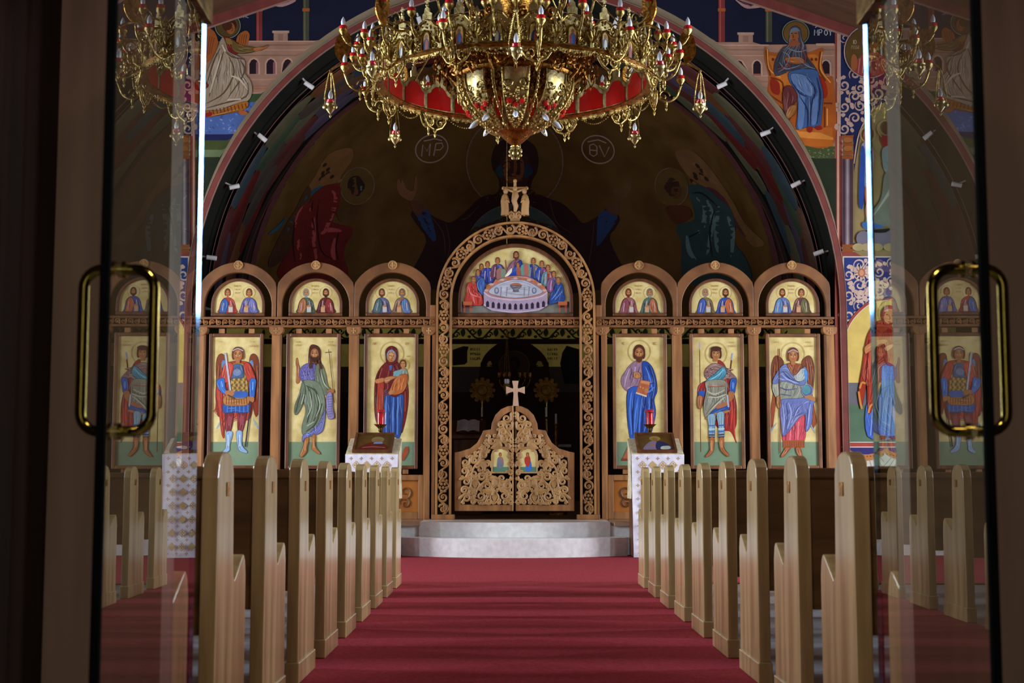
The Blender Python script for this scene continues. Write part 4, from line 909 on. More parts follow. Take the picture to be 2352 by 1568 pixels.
def warrior_winged(p):
    for s in (-1, 1):
        f = lambda x: 318 + s * (x - 318)
        p.poly([(f(405), 720), (f(430), 700), (f(455), 720), (f(467), 780), (f(465), 900), (f(470), 1000), (f(455), 1130), (f(430), 1090), (f(420), 900), (f(400), 800)], '7d3a1e')
        for q in range(5): p.line([(f(415 + q * 11), 740 + q * 14), (f(425 + q * 10), 880), (f(428 + q * 8), 1060)], 5, 'a85a2c' if q % 2 else '5a2414')
        p.poly([(f(400), 760), (f(420), 745), (f(425), 790), (f(405), 810)], '5b8cc0')
        for q in range(6): p.line([(f(425 + q * 8), 1000), (f(440 + q * 6), 1080), (f(445 + q * 9), 1140 - q * 8)], 6, '8f3018', taper=True)
        p.line([(f(425), 1150), (f(450), 1200), (f(465), 1220)], 13, '9db4b8', taper=True)
    p.poly([(240, 770), (300, 750), (350, 750), (410, 770), (430, 850), (430, 1000), (420, 1100), (390, 1160), (300, 1150), (235, 1200), (225, 1285), (205, 1240), (190, 1100), (170, 960), (200, 840)], 'b83a24')
    folds(p, [[(215, 960), (210, 1100), (225, 1270)], [(400, 800), (415, 950), (400, 1100)]], 9, '8a2216')
    p.poly([(235, 1110), (290, 1105), (285, 1180), (265, 1250), (240, 1240), (232, 1180)], '7a2028'); p.poly([(325, 1105), (380, 1100), (370, 1180), (345, 1250), (322, 1240), (318, 1170)], '7a2028')
    p.ell(262, 1165, 16, 34, '98424a'); p.ell(348, 1160, 16, 34, '98424a')
    p.poly([(238, 1245), (285, 1245), (265, 1330), (262, 1370), (225, 1390), (212, 1382), (240, 1340)], '8fb2da'); p.poly([(310, 1240), (350, 1240), (350, 1330), (385, 1375), (375, 1388), (330, 1370), (318, 1330)], '8fb2da')
    p.line([(252, 1260), (256, 1340)], 8, 'c0d6ee'); p.line([(332, 1260), (334, 1340)], 8, 'c0d6ee')
    p.poly([(230, 1040), (390, 1040), (395, 1100), (340, 1112), (300, 1105), (225, 1110)], '24509e'); folds(p, [[(250 + q * 28, 1055), (246 + q * 29, 1104)] for q in range(6)], 9, '4a80cc')
    p.poly([(235, 990), (385, 985), (392, 1050), (310, 1060), (228, 1052)], 'b9793c')
    for q in range(9): p.line([(243 + q * 17, 1000), (240 + q * 18, 1050)], 6, '7a4218', False)
    p.poly([(255, 780), (300, 765), (350, 765), (390, 790), (385, 870), (385, 1000), (260, 1000), (270, 870)], '9c7c3a')
    for r_ in range(6):
        for q in range(7): p.ell(278 + q * 16 + (r_ % 2) * 7, 878 + r_ * 20, 7, 9, 'c09c50' if (q + r_) % 2 else '6f5424', 0, 8)
    p.poly([(285, 780), (350, 780), (358, 860), (310, 868), (270, 862)], '445c86'); p.ell(315, 830, 28, 24, '6a86b4'); p.line([(300, 815), (316, 832), (334, 815)], 5, 'b08a6a')
    p.poly([(275, 965), (380, 962), (382, 1000), (300, 1002)], '2f5cae')
    p.poly([(225, 780), (262, 760), (292, 790), (270, 870), (245, 900), (205, 880)], 'c04430'); p.poly([(360, 780), (395, 765), (430, 830), (440, 880), (395, 890), (378, 860)], 'b63c28')
    p.poly([(180, 880), (225, 870), (235, 940), (262, 965), (240, 985), (200, 960), (175, 910)], '2c68c0'); p.poly([(405, 880), (445, 880), (440, 950), (430, 1010), (402, 1000)], '2c68c0')
    p.line([(205, 890), (215, 930)], 8, '6aa0e4'); p.line([(425, 895), (422, 950)], 8, '6aa0e4')
    p.line([(232, 695), (272, 985)], 13, '9ea6b8', False); p.line([(236, 700), (274, 985)], 4, 'd0d6e4', False)
    p.poly([(232, 960), (285, 955), (292, 985), (245, 992)], 'b07242'); p.poly([(400, 1000), (430, 1000), (432, 1030), (408, 1034)], 'b07242'); p.line([(250, 985), (300, 1010)], 9, '5a3018', False)
    p.line([(412, 1030), (372, 1345)], 10, '2c3038', False)
    head(p, 320, 705, 32, 42, '6a3218'); p.line([(285, 680), (320, 664), (356, 680)], 6, 'b4bccc')
    p.marks(190, 610, 28, 12, '9a7a3a', 4, 1); p.marks(405, 610, 40, 12, '9a7a3a', 5, 2); p.marks(398, 640, 70, 14, '9a6a34', 8, 3)

def forerunner(p):
    p.poly([(820, 650), (860, 640), (890, 670), (895, 740), (905, 800), (870, 830), (830, 820), (810, 760)], '5a2c18')
    p.poly([(725, 735), (735, 732), (742, 770), (750, 800), (752, 890), (725, 900), (728, 800), (722, 770)], 'a8683a')
    p.poly([(755, 800), (810, 765), (870, 790), (885, 900), (800, 912), (750, 870)], '6a64a8')
    rr = random.Random(2)
    for q in range(50): p.line([(765 + rr.random() * 110, 790 + rr.random() * 100)] + [(770 + rr.random() * 110, 790 + rr.random() * 110)][:0] + [(0, 0)][:0], 5, '4a4482') if False else p.ell(765 + rr.random() * 110, 795 + rr.random() * 100, 5, 3, rr.choice(('4c4688', '8c88c4')), rr.random() * 3, 6)
    p.poly([(860, 790), (900, 770), (930, 840), (945, 920), (980, 960), (960, 985), (900, 980), (860, 920)], '6f7a60')
    p.poly([(770, 890), (880, 900), (920, 1000), (925, 1080), (890, 1180), (820, 1250), (770, 1260), (765, 1200), (790, 1100), (775, 1020)], '72806a')
    p.poly([(770, 890), (745, 980), (715, 1060), (715, 1120), (740, 1110), (770, 1050), (790, 960)], '66725c')
    p.poly([(765, 1290), (780, 1255), (830, 1240), (890, 1170), (925, 1090), (918, 1200), (890, 1250), (800, 1280), (770, 1310)], '6c72b8')
    rr = random.Random(4)
    for q in range(40): a = rr.random(); p.ell(785 + a * 125, 1265 - a * 120 + rr.random() * 40, 5, 3, rr.choice(('9aa0d8', '4a4e90')), rr.random() * 3, 6)
    folds(p, [[(800, 920), (830, 1020), (800, 1180)], [(850, 940), (880, 1050), (840, 1180)], [(790, 920), (850, 950), (880, 1000)], [(760, 960), (735, 1050), (720, 1110)], [(905, 1040), (860, 1180), (790, 1240)], [(880, 800), (905, 880), (950, 960)]], 8, '414b38')
    folds(p, [[(815, 960), (830, 1060), (800, 1140)], [(870, 980), (890, 1060), (860, 1140)], [(895, 820), (915, 900), (950, 945)], [(780, 980), (760, 1050)], [(800, 1200), (850, 1170)]], 9, 'a8b29a')
    p.poly([(785, 1290), (812, 1285), (800, 1350), (798, 1380), (765, 1415), (750, 1405), (770, 1350)], 'b0703c'); p.poly([(835, 1270), (858, 1262), (858, 1340), (890, 1385), (880, 1395), (840, 1365), (832, 1350)], 'b0703c')
    p.line([(790, 1300), (784, 1370)], 6, 'd09a62'); p.line([(846, 1285), (845, 1350)], 6, 'd09a62')
    p.line([(950, 670), (990, 1040)], 4, '4a3420', False); p.line([(925, 692), (970, 688)], 5, '4a3420', False)
    p.poly([(940, 955), (980, 945), (985, 970), (950, 975)], 'a8683a')
    p.poly([(935, 985), (970, 970), (978, 1080), (988, 1140), (950, 1150), (935, 1080)], '8c84b4')
    for y in range(1000, 1140, 17): p.line([(942, y), (972, y - 5)], 4, '5c5890', False)
    head(p, 852, 700, 30, 44, '4e2614', 'a06638', '3c1e10'); p.poly([(815, 770), (835, 760), (830, 800), (815, 800)], '4e2614'); p.poly([(880, 760), (895, 770), (905, 800), (890, 805)], '4e2614')
    p.marks(725, 612, 34, 12, '9a7a3a', 4, 5); p.marks(722, 636, 44, 12, '9a6a34', 5, 6); p.marks(950, 612, 34, 12, '9a7a3a', 4, 7); p.marks(940, 636, 56, 12, '9a6a34', 6, 8)

def mother_child(p):
    halo(p, 1390, 700, 84); halo(p, 1465, 780, 46)
    p.poly([(1300, 960), (1400, 950), (1470, 960), (1450, 1260), (1400, 1275), (1330, 1265), (1320, 1100)], '2c4c94')
    folds(p, [[(1350, 990), (1345, 1120), (1350, 1260)], [(1400, 990), (1395, 1120), (1395, 1265)], [(1430, 1000), (1425, 1260)]], 12, '5a86cc'); folds(p, [[(1375, 990), (1370, 1260)], [(1415, 990), (1412, 1260)]], 6, '162c62')
    p.poly([(1345, 760), (1380, 745), (1430, 760), (1470, 830), (1500, 930), (1500, 1050), (1480, 1170), (1455, 1250), (1470, 1100), (1465, 980), (1400, 1000), (1330, 950), (1328, 1080), (1320, 1250), (1290, 1200), (1268, 1100), (1270, 900), (1300, 810)], '6f1a1c')
    p.poly([(1285, 890), (1330, 900), (1330, 1100), (1320, 1230), (1290, 1190), (1280, 1050)], 'a83a26')
    folds(p, [[(1300, 820), (1285, 900), (1280, 1050)], [(1430, 780), (1460, 860), (1485, 980)], [(1400, 780), (1430, 830)]], 9, '3c0c10'); folds(p, [[(1320, 800), (1300, 870)], [(1480, 960), (1478, 1100)], [(1310, 940), (1305, 1150)]], 7, 'b0503a')
    p.poly([(1275, 880), (1330, 868), (1336, 890), (1280, 905)], 'c07a4a')
    p.poly([(1370, 785), (1388, 780), (1386, 810), (1375, 815)], '3a64a0')
    p.poly([(1400, 835), (1440, 810), (1480, 800), (1498, 840), (1495, 890), (1430, 900), (1400, 870)], '8a9a8c'); p.poly([(1420, 860), (1490, 840), (1497, 890), (1470, 960), (1410, 985), (1370, 970), (1385, 920)], 'b4622e')
    p.poly([(1398, 830), (1430, 815), (1455, 830), (1420, 860)], '6fa0a8')
    folds(p, [[(1440, 880), (1430, 950)], [(1470, 870), (1450, 950)], [(1410, 910), (1395, 960)]], 8, 'd88a4c')
    p.poly([(1335, 870), (1385, 855), (1420, 860), (1390, 880), (1345, 905)], 'b87a4a'); p.poly([(1365, 965), (1400, 950), (1405, 970), (1375, 985)], 'b87a4a')
    head(p, 1464, 772, 18, 25, '5a3018', 'b87a4a')
    p.poly([(1345, 720), (1345, 680), (1365, 652), (1395, 648), (1422, 668), (1430, 715), (1420, 760), (1380, 775), (1350, 755)], '641416')
    p.poly([(1352, 715), (1360, 685), (1385, 670), (1412, 690), (1415, 730), (1395, 755), (1360, 745)], '8a8698')
    p.ell(1384, 722, 25, 36, 'b0763f', .15); p.ell(1382, 714, 15, 20, 'c99660'); p.line([(1384, 710), (1390, 732), (1382, 736)], 4, '6a3a1e'); p.ell(1374, 714, 5, 3, '1e100a', 0, 8); p.ell(1396, 716, 5, 3, '1e100a', 0, 8); p.line([(1378, 747), (1392, 748)], 4, '8a3a26', False)
    p.poly([(1440, 1440), (1480, 1345), (1500, 1340), (1502, 1380), (1470, 1440)], 'a34a30', False)
    p.text('MP', 1256, 622, 17, '9a6a34', 3); p.text('OY', 1482, 622, 17, '9a6a34', 3); p.marks(1490, 712, 30, 12, '9a6a34', 4, 3)

def blessing_man(p):
    halo(p, 325, 685, 80)
    p.poly([(250, 790), (290, 755), (340, 750), (385, 770), (370, 900), (260, 960), (210, 930), (200, 870), (230, 820)], '94728c')
    folds(p, [[(260, 800), (235, 870), (225, 930)], [(300, 790), (290, 850)], [(245, 940), (280, 925)]], 10, 'c0a4bc'); folds(p, [[(275, 800), (262, 880)], [(330, 790), (320, 830)]], 6, '5c405c')
    p.poly([(345, 770), (380, 755), (420, 800), (445, 880), (450, 960), (430, 1020), (440, 1120), (395, 1290), (340, 1300), (280, 1290), (255, 1240), (240, 1100), (245, 960), (300, 930), (350, 900)], '20459c')
    p.poly([(250, 950), (330, 930), (340, 1000), (300, 1290), (262, 1280), (245, 1120)], '2a58b4')
    folds(p, [[(370, 790), (400, 870), (420, 960)], [(270, 970), (262, 1100), (275, 1260)], [(320, 1000), (300, 1120), (290, 1280)], [(400, 1000), (390, 1120), (360, 1240)], [(345, 1010), (330, 1160), (325, 1280)], [(430, 930), (400, 960), (370, 970)]], 12, '5080dc')
    folds(p, [[(390, 780), (425, 880)], [(295, 980), (280, 1120), (285, 1270)], [(370, 1010), (350, 1140), (345, 1280)], [(415, 1010), (405, 1120)], [(350, 900), (390, 910), (430, 900)]], 7, '10255e')
    p.poly([(335, 880), (405, 892), (380, 990), (305, 965)], 'b0603c', False); p.poly([(340, 885), (400, 896), (394, 915), (336, 902)], 'd08a5a', False); p.poly([(305, 965), (380, 990), (376, 1000), (302, 975)], 'd8c8a8', False)
    for q in range(3): p.ell(335 + q * 18, 930 + q * 8, 5, 6, 'd0a060', 0, 8)
    p.poly([(290, 830), (310, 825), (335, 835), (340, 860), (310, 872), (288, 860)], 'b87a4a'); p.poly([(360, 950), (385, 940), (392, 960), (372, 975)], 'b87a4a')
    head(p, 326, 695, 32, 46, '4e2614', 'a86a3c', '5a2e18')
    p.poly([(205, 1440), (250, 1340), (420, 1340), (440, 1440)], 'b06040', False); p.rect(205, 1425, 440, 1440, '8a3a2a')
    p.text('IC', 205, 620, 18, '9a6a34', 3); p.text('XC', 420, 620, 18, '9a6a34', 3)

def spear_warrior(p):
    halo(p, 858, 700, 78)
    p.line([(745, 625), (752, 1380)], 5, '6a4424', False); p.poly([(745, 612), (751, 640), (746, 680), (740, 640)], '9fb2d4', False)
    p.line([(970, 700), (955, 830)], 10, '6a2c1c', False); p.line([(972, 695), (966, 745)], 9, '9aa8c8', False)
    p.poly([(870, 760), (910, 765), (940, 830), (960, 900), (985, 980), (1000, 1060), (1000, 1180), (985, 1240), (1000, 1320), (960, 1240), (900, 1230), (850, 1180), (900, 1100), (930, 980)], '9c2420'); p.poly([(790, 890), (740, 920), (730, 980), (745, 1060), (770, 1050), (790, 960)], '9c2420')
    folds(p, [[(960, 980), (970, 1100), (960, 1220)], [(930, 1040), (935, 1180)], [(985, 1080), (985, 1230), (995, 1300)]], 9, 'c84a38'); folds(p, [[(945, 1000), (950, 1200)], [(900, 1130), (910, 1220)]], 6, '641214')
    p.poly([(775, 830), (810, 780), (860, 765), (920, 790), (965, 830), (1000, 870), (985, 890), (940, 870), (900, 890), (800, 880)], '8a6a64')
    rr = random.Random(6)
    for q in range(60): p.ell(785 + rr.random() * 60 + (rr.random() > .6) * 130, 800 + rr.random() * 70, 5, 4, rr.choice(('4c3c4c', 'c89a86', '6a4a50', 'a85a4c')), rr.random() * 3, 6)
    p.poly([(795, 880), (860, 830), (910, 790), (930, 840), (880, 890), (800, 900)], '3c8aa4'); p.line([(810, 885), (870, 850), (912, 810)], 9, '78bccc')
    p.poly([(790, 890), (920, 885), (935, 970), (940, 1050), (870, 1080), (820, 1130), (785, 1140), (772, 1060), (790, 960)], '8a8a78')
    folds(p, [[(800, 960), (850, 980), (920, 950)], [(800, 1000), (870, 1000), (930, 980)], [(920, 1000), (850, 1060), (800, 1110)], [(830, 920), (890, 925)]], 10, 'b8b8a0'); folds(p, [[(800, 980), (860, 995), (925, 965)], [(900, 1000), (840, 1060), (790, 1120)], [(800, 930), (920, 925)]], 6, '56584a')
    p.line([(800, 920), (860, 925), (920, 915)], 7, 'b0685a')
    p.poly([(820, 1110), (870, 1070), (940, 1050), (945, 1090), (880, 1110), (840, 1125), (800, 1145)], '234c98'); p.poly([(860, 1060), (930, 1030), (940, 1055), (870, 1080)], 'a8684a'); p.poly([(790, 1140), (850, 1112), (945, 1090), (945, 1105), (860, 1130), (795, 1155)], 'b87448')
    p.poly([(960, 880), (1000, 875), (995, 930), (985, 975), (955, 970)], '2450a4'); p.poly([(740, 960), (780, 960), (770, 1000), (740, 990)], '2450a4'); p.ell(975, 920, 7, 26, '5a88d8')
    p.poly([(735, 990), (765, 1000), (760, 1070), (738, 1078), (730, 1040)], 'a8683a'); p.poly([(945, 965), (985, 970), (970, 1020), (945, 1030)], 'a8683a'); p.line([(935, 985), (945, 1070)], 10, 'a8b8c8', False)
    p.poly([(800, 1130), (850, 1120), (850, 1200), (845, 1285), (812, 1285), (808, 1200)], '84a8bc'); p.poly([(865, 1115), (912, 1105), (915, 1190), (912, 1285), (880, 1285), (875, 1200)], '84a8bc')
    for y, c in ((1198, '3a6cb4'), (1222, 'b4d4e4'), (1240, '3a6cb4'), (1262, '3c3848'), (1278, '3c3848')):
        p.line([(808, y), (850, y)], 10, c, False); p.line([(874, y), (916, y - 4)], 10, c, False)
    p.poly([(815, 1285), (846, 1285), (845, 1350), (830, 1390), (795, 1415), (788, 1405), (818, 1360)], 'b06838'); p.poly([(882, 1285), (912, 1285), (915, 1350), (945, 1395), (940, 1412), (905, 1385), (885, 1350)], 'b06838')
    p.line([(828, 1300), (826, 1370)], 7, 'd49a64'); p.line([(896, 1300), (900, 1350)], 7, 'd49a64')
    head(p, 858, 700, 30, 38, '4a2010'); p.ell(858, 666, 38, 18, '4a2010'); p.line([(800, 1240), (800, 1240.1)], 1, '4a2010', False)
    p.marks(950, 616, 38, 12, '9a7a3a', 5, 9); p.marks(942, 640, 60, 14, '9a6a34', 7, 10)

def staff_angel(p):
    halo(p, 1388, 705, 84)
    for s in (-1, 1):
        f = lambda x: 1389 + s * (x - 1389)
        p.poly([(f(1450), 770), (f(1480), 720), (f(1515), 720), (f(1538), 790), (f(1535), 900), (f(1520), 1000), (f(1500), 980), (f(1490), 880)], '75391e')
        for q in range(5): p.line([(f(1478 + q * 11), 740 + q * 12), (f(1492 + q * 8), 860), (f(1500 + q * 5), 980)], 5, 'a86034' if q % 2 else '54240f')
        for q in range(6): p.line([(f(1500 + q * 5), 980), (f(1515 + q * 5), 1100), (f(1530 + q * 5), 1230 - q * 10)], 8, '8a3c1c' if q % 2 else 'a85a30', taper=True)
        p.line([(f(1500), 1180), (f(1530), 1220), (f(1545), 1250)], 10, '8aa8c0', taper=True)
    p.poly([(1330, 1140), (1470, 1120), (1480, 1200), (1470, 1300), (1400, 1320), (1325, 1310), (1318, 1220)], 'd04a5c'); folds(p, [[(1380, 1180), (1370, 1300)], [(1430, 1170), (1425, 1300)]], 11, 'e8808a'); folds(p, [[(1405, 1180), (1400, 1310)], [(1350, 1200), (1340, 1300)]], 6, '942438')
    p.poly([(1322, 1300), (1472, 1295), (1472, 1350), (1320, 1350)], 'a8582c', False)
    for q in range(12): p.line([(1328 + q * 12.5, 1305), (1328 + q * 12.5, 1348)], 4, '74341a', False)
    p.poly([(1290, 900), (1380, 860), (1480, 880), (1490, 960), (1420, 1020), (1310, 1020), (1290, 980)], '8a9080'); p.poly([(1255, 900), (1290, 890), (1300, 960), (1295, 1000), (1270, 1000), (1248, 940)], '9aa08c')
    p.poly([(1300, 800), (1350, 775), (1400, 850), (1470, 790), (1490, 830), (1480, 900), (1440, 920), (1330, 890), (1270, 910), (1250, 890)], '6676ac'); p.poly([(1400, 850), (1460, 800), (1490, 830), (1470, 880), (1420, 890)], 'a8b0ac'); p.poly([(1465, 815), (1490, 820), (1492, 880), (1480, 890)], '4a8ad0')
    p.poly([(1350, 775), (1380, 765), (1430, 770), (1455, 785), (1400, 850)], '8a4220')
    p.poly([(1310, 1020), (1420, 1010), (1530, 1000), (1545, 1030), (1530, 1060), (1520, 1180), (1480, 1240), (1475, 1120), (1430, 1150), (1370, 1230), (1322, 1270), (1310, 1180), (1300, 1100)], '6672b0')
    folds(p, [[(1320, 1050), (1330, 1150), (1325, 1250)], [(1360, 1040), (1380, 1120), (1350, 1220)], [(1500, 1030), (1440, 1060), (1380, 1180)], [(1510, 1050), (1500, 1150), (1490, 1220)], [(1310, 840), (1360, 880), (1430, 905)], [(1290, 870), (1330, 880)]], 10, '98a4d8')
    folds(p, [[(1345, 1040), (1355, 1150), (1340, 1250)], [(1480, 1030), (1420, 1080), (1390, 1160)], [(1495, 1080), (1488, 1200)], [(1320, 820), (1370, 870), (1440, 900)], [(1300, 930), (1350, 950), (1420, 940)], [(1310, 980), (1380, 990)]], 6, '3a4480')
    p.ell(1488, 955, 38, 42, '4a5a90'); p.ell(1485, 950, 28, 32, '4c8a94'); p.ring(1490, 955, 38, 42, 3, '9a9ac0')
    p.poly([(1470, 1000), (1510, 985), (1545, 1010), (1540, 1030), (1500, 1015)], 'b07848'); p.poly([(1278, 1000), (1300, 998), (1310, 1050), (1300, 1080), (1282, 1060)], 'b07848')
    p.line([(1296, 665), (1302, 1390)], 6, '6a3a28', False)
    for q in range(6): p.ell(1296, 672 + q * 12, 5, 5, '8a3a28', 0, 8)
    p.poly([(1340, 1350), (1375, 1350), (1350, 1385), (1320, 1415), (1308, 1405), (1330, 1370)], 'b06038'); p.poly([(1412, 1350), (1440, 1350), (1455, 1400), (1445, 1420), (1420, 1390)], 'b06038')
    head(p, 1392, 712, 32, 44, '6a3218'); p.line([(1358, 690), (1392, 672), (1428, 690)], 6, 'a8a8b8')
    p.marks(1262, 614, 36, 12, '9a7a3a', 4, 12); p.marks(1482, 614, 40, 12, '9a7a3a', 5, 13); p.marks(1472, 640, 60, 14, '9a6a34', 7, 14)

ZL, ZR = (440, 580, 3.016), (1360, 580, 3.0155)
LARGE = [(warrior_winged, ZL, 'tall gold icon of a winged warrior holding a drawn sword'),
         (forerunner, ZL, 'tall gold icon of a barefoot bearded man with scroll and thin cross staff'),
         (mother_child, ZL, 'tall gold icon of a woman in red veil carrying a child'),
         (blessing_man, ZR, 'tall gold icon of a bearded man in blue cloak holding a red book'),
         (spear_warrior, ZR, 'tall gold icon of a young warrior with a long spear and red cloak'),
         (staff_angel, ZR, 'tall gold icon of an angel in violet robe with pink hem and thin staff')]
def frame(b, x0, x1, z0, z1, f, y0, y1):
    b.prism([(x0, y1, z0), (x0 + f, y0, z0 + f), (x0 + f, y0, z1 - f), (x0, y1, z1)], None, (0, .02, 0)) if False else None
    b.box(x0, y0, z0, x0 + f, y1, z1); b.box(x1 - f, y0, z0, x1, y1, z1); b.box(x0 + f, y0, z1 - f, x1 - f, y1, z1); b.box(x0 + f, y0, z0, x1 - f, y1, z0 + f)
for (fn, (ox, oy, k), lab), (ax, ix) in zip(LARGE, BAYS):
    xc = X(ix, 920, YP); pm = PXM * YP / YI; hw = 62.5 * pm; zt, zb = Z(766, 1184, YP), Z(1077, 1184, YP); f = 8.2 * pm
    t = thing('icon', (xc, YP, zb), lab, 'icon', 'tall icons in the bays of the screen')
    b = MB(); frame(b, xc - hw, xc + hw, zb, zt, f, YP - .035, YP + .035); b.build('frame', M['screen_arch'] if k == ZR[2] else M['frame'], t, bevel=.01)
    zg = Z(1014.5, 1184, YP)
    b = MB(); b.box(xc - hw + f, YP, zg, xc + hw - f, YP + .02, zt - f); b.build('gold_ground', M['gold'], t)
    b = MB(); b.box(xc - hw + f, YP, zb + f, xc + hw - f, YP + .02, zg); b.build('green_ground', M['ground'], t)
    p = Paint(lambda x, y, d: W(x, y, YP - d), ox, oy, k, gain=.95, auto=True, step=.00006); fn(p); p.build('painted_figure', M['icon'], t, colors=True)
    for s in (-.55, .55):
        b = MB(); b.box(xc + s * hw - .035, YP - .01, zt, xc + s * hw + .035, YP + .03, Z(755, 1184, YP)); b.build('hanger', M['screen'], t)
        b = MB(); b.box(xc + s * hw - .035, YP - .01, Z(1088, 1184, YP), xc + s * hw + .035, YP + .03, zb); b.build('hanger', M['screen'], t)
# small lunette icons: two half figures each (robe, cloak, hair, beard)
LUN = [(ZL, ((250, 'a8382a', '2c5aa0', '6a3018', None), (398, '5c5c94', '6f74b0', '6a3018', None)), 'in red and in violet-blue, far left arch'),
       (ZL, ((793, '4a5a48', 'a8663c', '8a8a80', '8a8a80'), (930, '5a1c20', '8a2c2c', '4a2010', '3a1810')), 'in green and in dark red, second arch from the left'),
       (ZL, ((1318, '5c5a86', '4a6a6a', '5a3a2a', '5a3a2a'), (1458, '8a6a50', '5a7ab0', '6a5a50', '7a6a60')), 'in slate blue with book and in tan, above the woman and child'),
       (ZR, ((252, '9a5a60', '8a4a54', '6a3018', '6a3018'), (400, '4a6a60', 'a8603c', '7a6a60', '8a8478')), 'in rose and in green with red book, above the blue-cloaked man'),
       (ZR, ((785, '7a6a40', '3a58a8', '8a8074', '8a8074'), (925, '2a4ca0', 'b0582c', '4a2410', '3a1c10')), 'in tan and in bright blue with book, second arch from the right'),
       (ZR, ((1318, '5c6cac', '5a84b4', '5a2c14', '5a2c14'), (1450, '6a3a38', '5c5a30', '5a2c14', None)), 'in blue and in brown, far right arch')]
for ((ox, oy, k), figs, lab), (ax, ix) in zip(LUN, BAYS):
    xc = X(ax + .5, 690, YP); pm = PXM * YP / YI; ro, ri = 62 * pm, 55 * pm; zc = Z(700.5, 1184, YP); zb = Z(726.5, 1184, YP)
    t = thing('lunette_icon', (xc, YP, zb), 'small arched gold icon, figures ' + lab.replace(' with book', '').replace(' with red book', ''), 'icon', 'small arched icons above the frieze')
    arc = lambda r, z, n=24: [(xc + r, YP - .03, z)] + [(xc + r * cos(pi * q / n), YP - .03, zc + r * sin(pi * q / n)) for q in range(n + 1)] + [(xc - r, YP - .03, z)]
    b = MB(); b.band(arc(ri, zb + .04), arc(ro, zb + .04), (0, .06, 0)); b.box(xc - ro, YP - .03, zb, xc + ro, YP + .03, zb + .042); b.build('frame', M['frame'], t, bevel=.008)
    b = MB(); b.prism([(x, YP, z) for x, y, z in arc(ri + .004, zb + .04)], None, (0, .02, 0)); b.build('gold_ground', M['gold'], t)
    p = Paint(lambda x, y, d: W(x, y, YP - d), ox, oy, k, gain=.95, auto=True, step=.00006)
    yb_ = 416 if k == ZL[2] else 424
    for i, (hx, c1, c2, hair, beard) in enumerate(figs):
        s = 1 if i == 0 else -1; hy = 278
        p.ring(hx, hy, 42, 42, 2.5, 'b79a55')
        p.poly([(hx - 20, hy + 36), (hx + 20, hy + 36), (hx + 46, hy + 60), (hx + 58, yb_ - 30), (hx + 62, yb_), (hx - 62, yb_), (hx - 58, yb_ - 30), (hx - 44, hy + 60)], c1)
        p.poly([(hx - s * 15, hy + 40), (hx - s * 40, hy + 60), (hx - s * 55, yb_ - 20), (hx - s * 55, yb_), (hx - s * 15, yb_), (hx + s * 5, hy + 80)], c2)
        folds(p, [[(hx + s * 20, hy + 55), (hx + s * 30, yb_ - 20)], [(hx - s * 30, hy + 70), (hx - s * 36, yb_ - 15)]], 7, 'c8a8a0' if i else 'b8a8b8')
        folds(p, [[(hx + s * 5, hy + 60), (hx + s * 10, yb_ - 10)], [(hx + s * 36, hy + 70), (hx + s * 44, yb_ - 8)]], 5, '2c1c2c')
        p.poly([(hx + s * 5, hy + 90), (hx + s * 25, hy + 85), (hx + s * 30, hy + 105), (hx + s * 8, hy + 110)], 'b87a4a'); p.rect(hx + s * 20 - 14, hy + 98, hx + s * 20 + 14, hy + 135, 'c89a70' if i else 'c0b8b0')
        head(p, hx, hy, 16, 24, hair, 'a86a3c', beard)
    m_ = (figs[0][0] + figs[1][0]) / 2
    for q in range(3): p.marks(m_ - 28 + q * 4, 225 + q * 24, 52 - q * 8, 12, '9a6a34', 6, q + int(hx))
    p.build('painted_figures', M['icon'], t, colors=True)
# the large supper lunette over the royal doors (traced at 3.733 px per pixel from (980, 380))
KS = 3.733; xc = X(1184.3, 640, YP); pm = PXM * YP / YI; ro, ri = 133 * pm, 124 * pm; zc = Z(690.5, 1184, YP); zb = Z(728.5, 1184, YP)
t = thing('supper_icon', (xc, YP, zb), 'large arched gold icon of figures seated round a white table over the royal doors', 'icon')
arc = lambda r, z, n=36: [(xc + r, YP - .04, z)] + [(xc + r * cos(pi * q / n), YP - .04, zc + r * sin(pi * q / n)) for q in range(n + 1)] + [(xc - r, YP - .04, z)]
b = MB(); b.band(arc(ri, zb + .05), arc(ro, zb + .05), (0, .07, 0)); b.box(xc - ro, YP - .04, zb, xc + ro, YP + .03, zb + .052); b.build('frame', M['frame'], t, bevel=.012)
b = MB(); b.prism([(x, YP, z) for x, y, z in arc(ri + .004, zb + .05)], None, (0, .02, 0)); b.build('gold_ground', M['gold'], t)
p = Paint(lambda x, y, d: W(x, y, YP - d), 980, 380, KS, gain=.95, auto=True, step=.00006)
p.rect(303, 1165, 1224, 1265, '7a7a72')
def sit(hx, hy, c1, c2, w_=50, h_=150, hair='6a3a20', beard=None):
    p.poly([(hx - 18, hy + 30), (hx + 18, hy + 30), (hx + w_, hy + 60), (hx + w_ * 1.1, hy + h_), (hx - w_ * 1.1, hy + h_), (hx - w_, hy + 60)], c1)
    p.poly([(hx - 5, hy + 36), (hx + 25, hy + 40), (hx + w_, hy + 70), (hx + w_ * .9, hy + h_), (hx + 4, hy + h_)], c2)
    folds(p, [[(hx - 20, hy + 55), (hx - 28, hy + h_ - 10)], [(hx + 22, hy + 60), (hx + 26, hy + h_ - 10)]], 9, 'c8b0b0'); folds(p, [[(hx + 4, hy + 50), (hx + 2, hy + h_ - 10)]], 6, '2a1c34')
    head(p, hx, hy, 15, 23, hair, 'b0703f', beard)
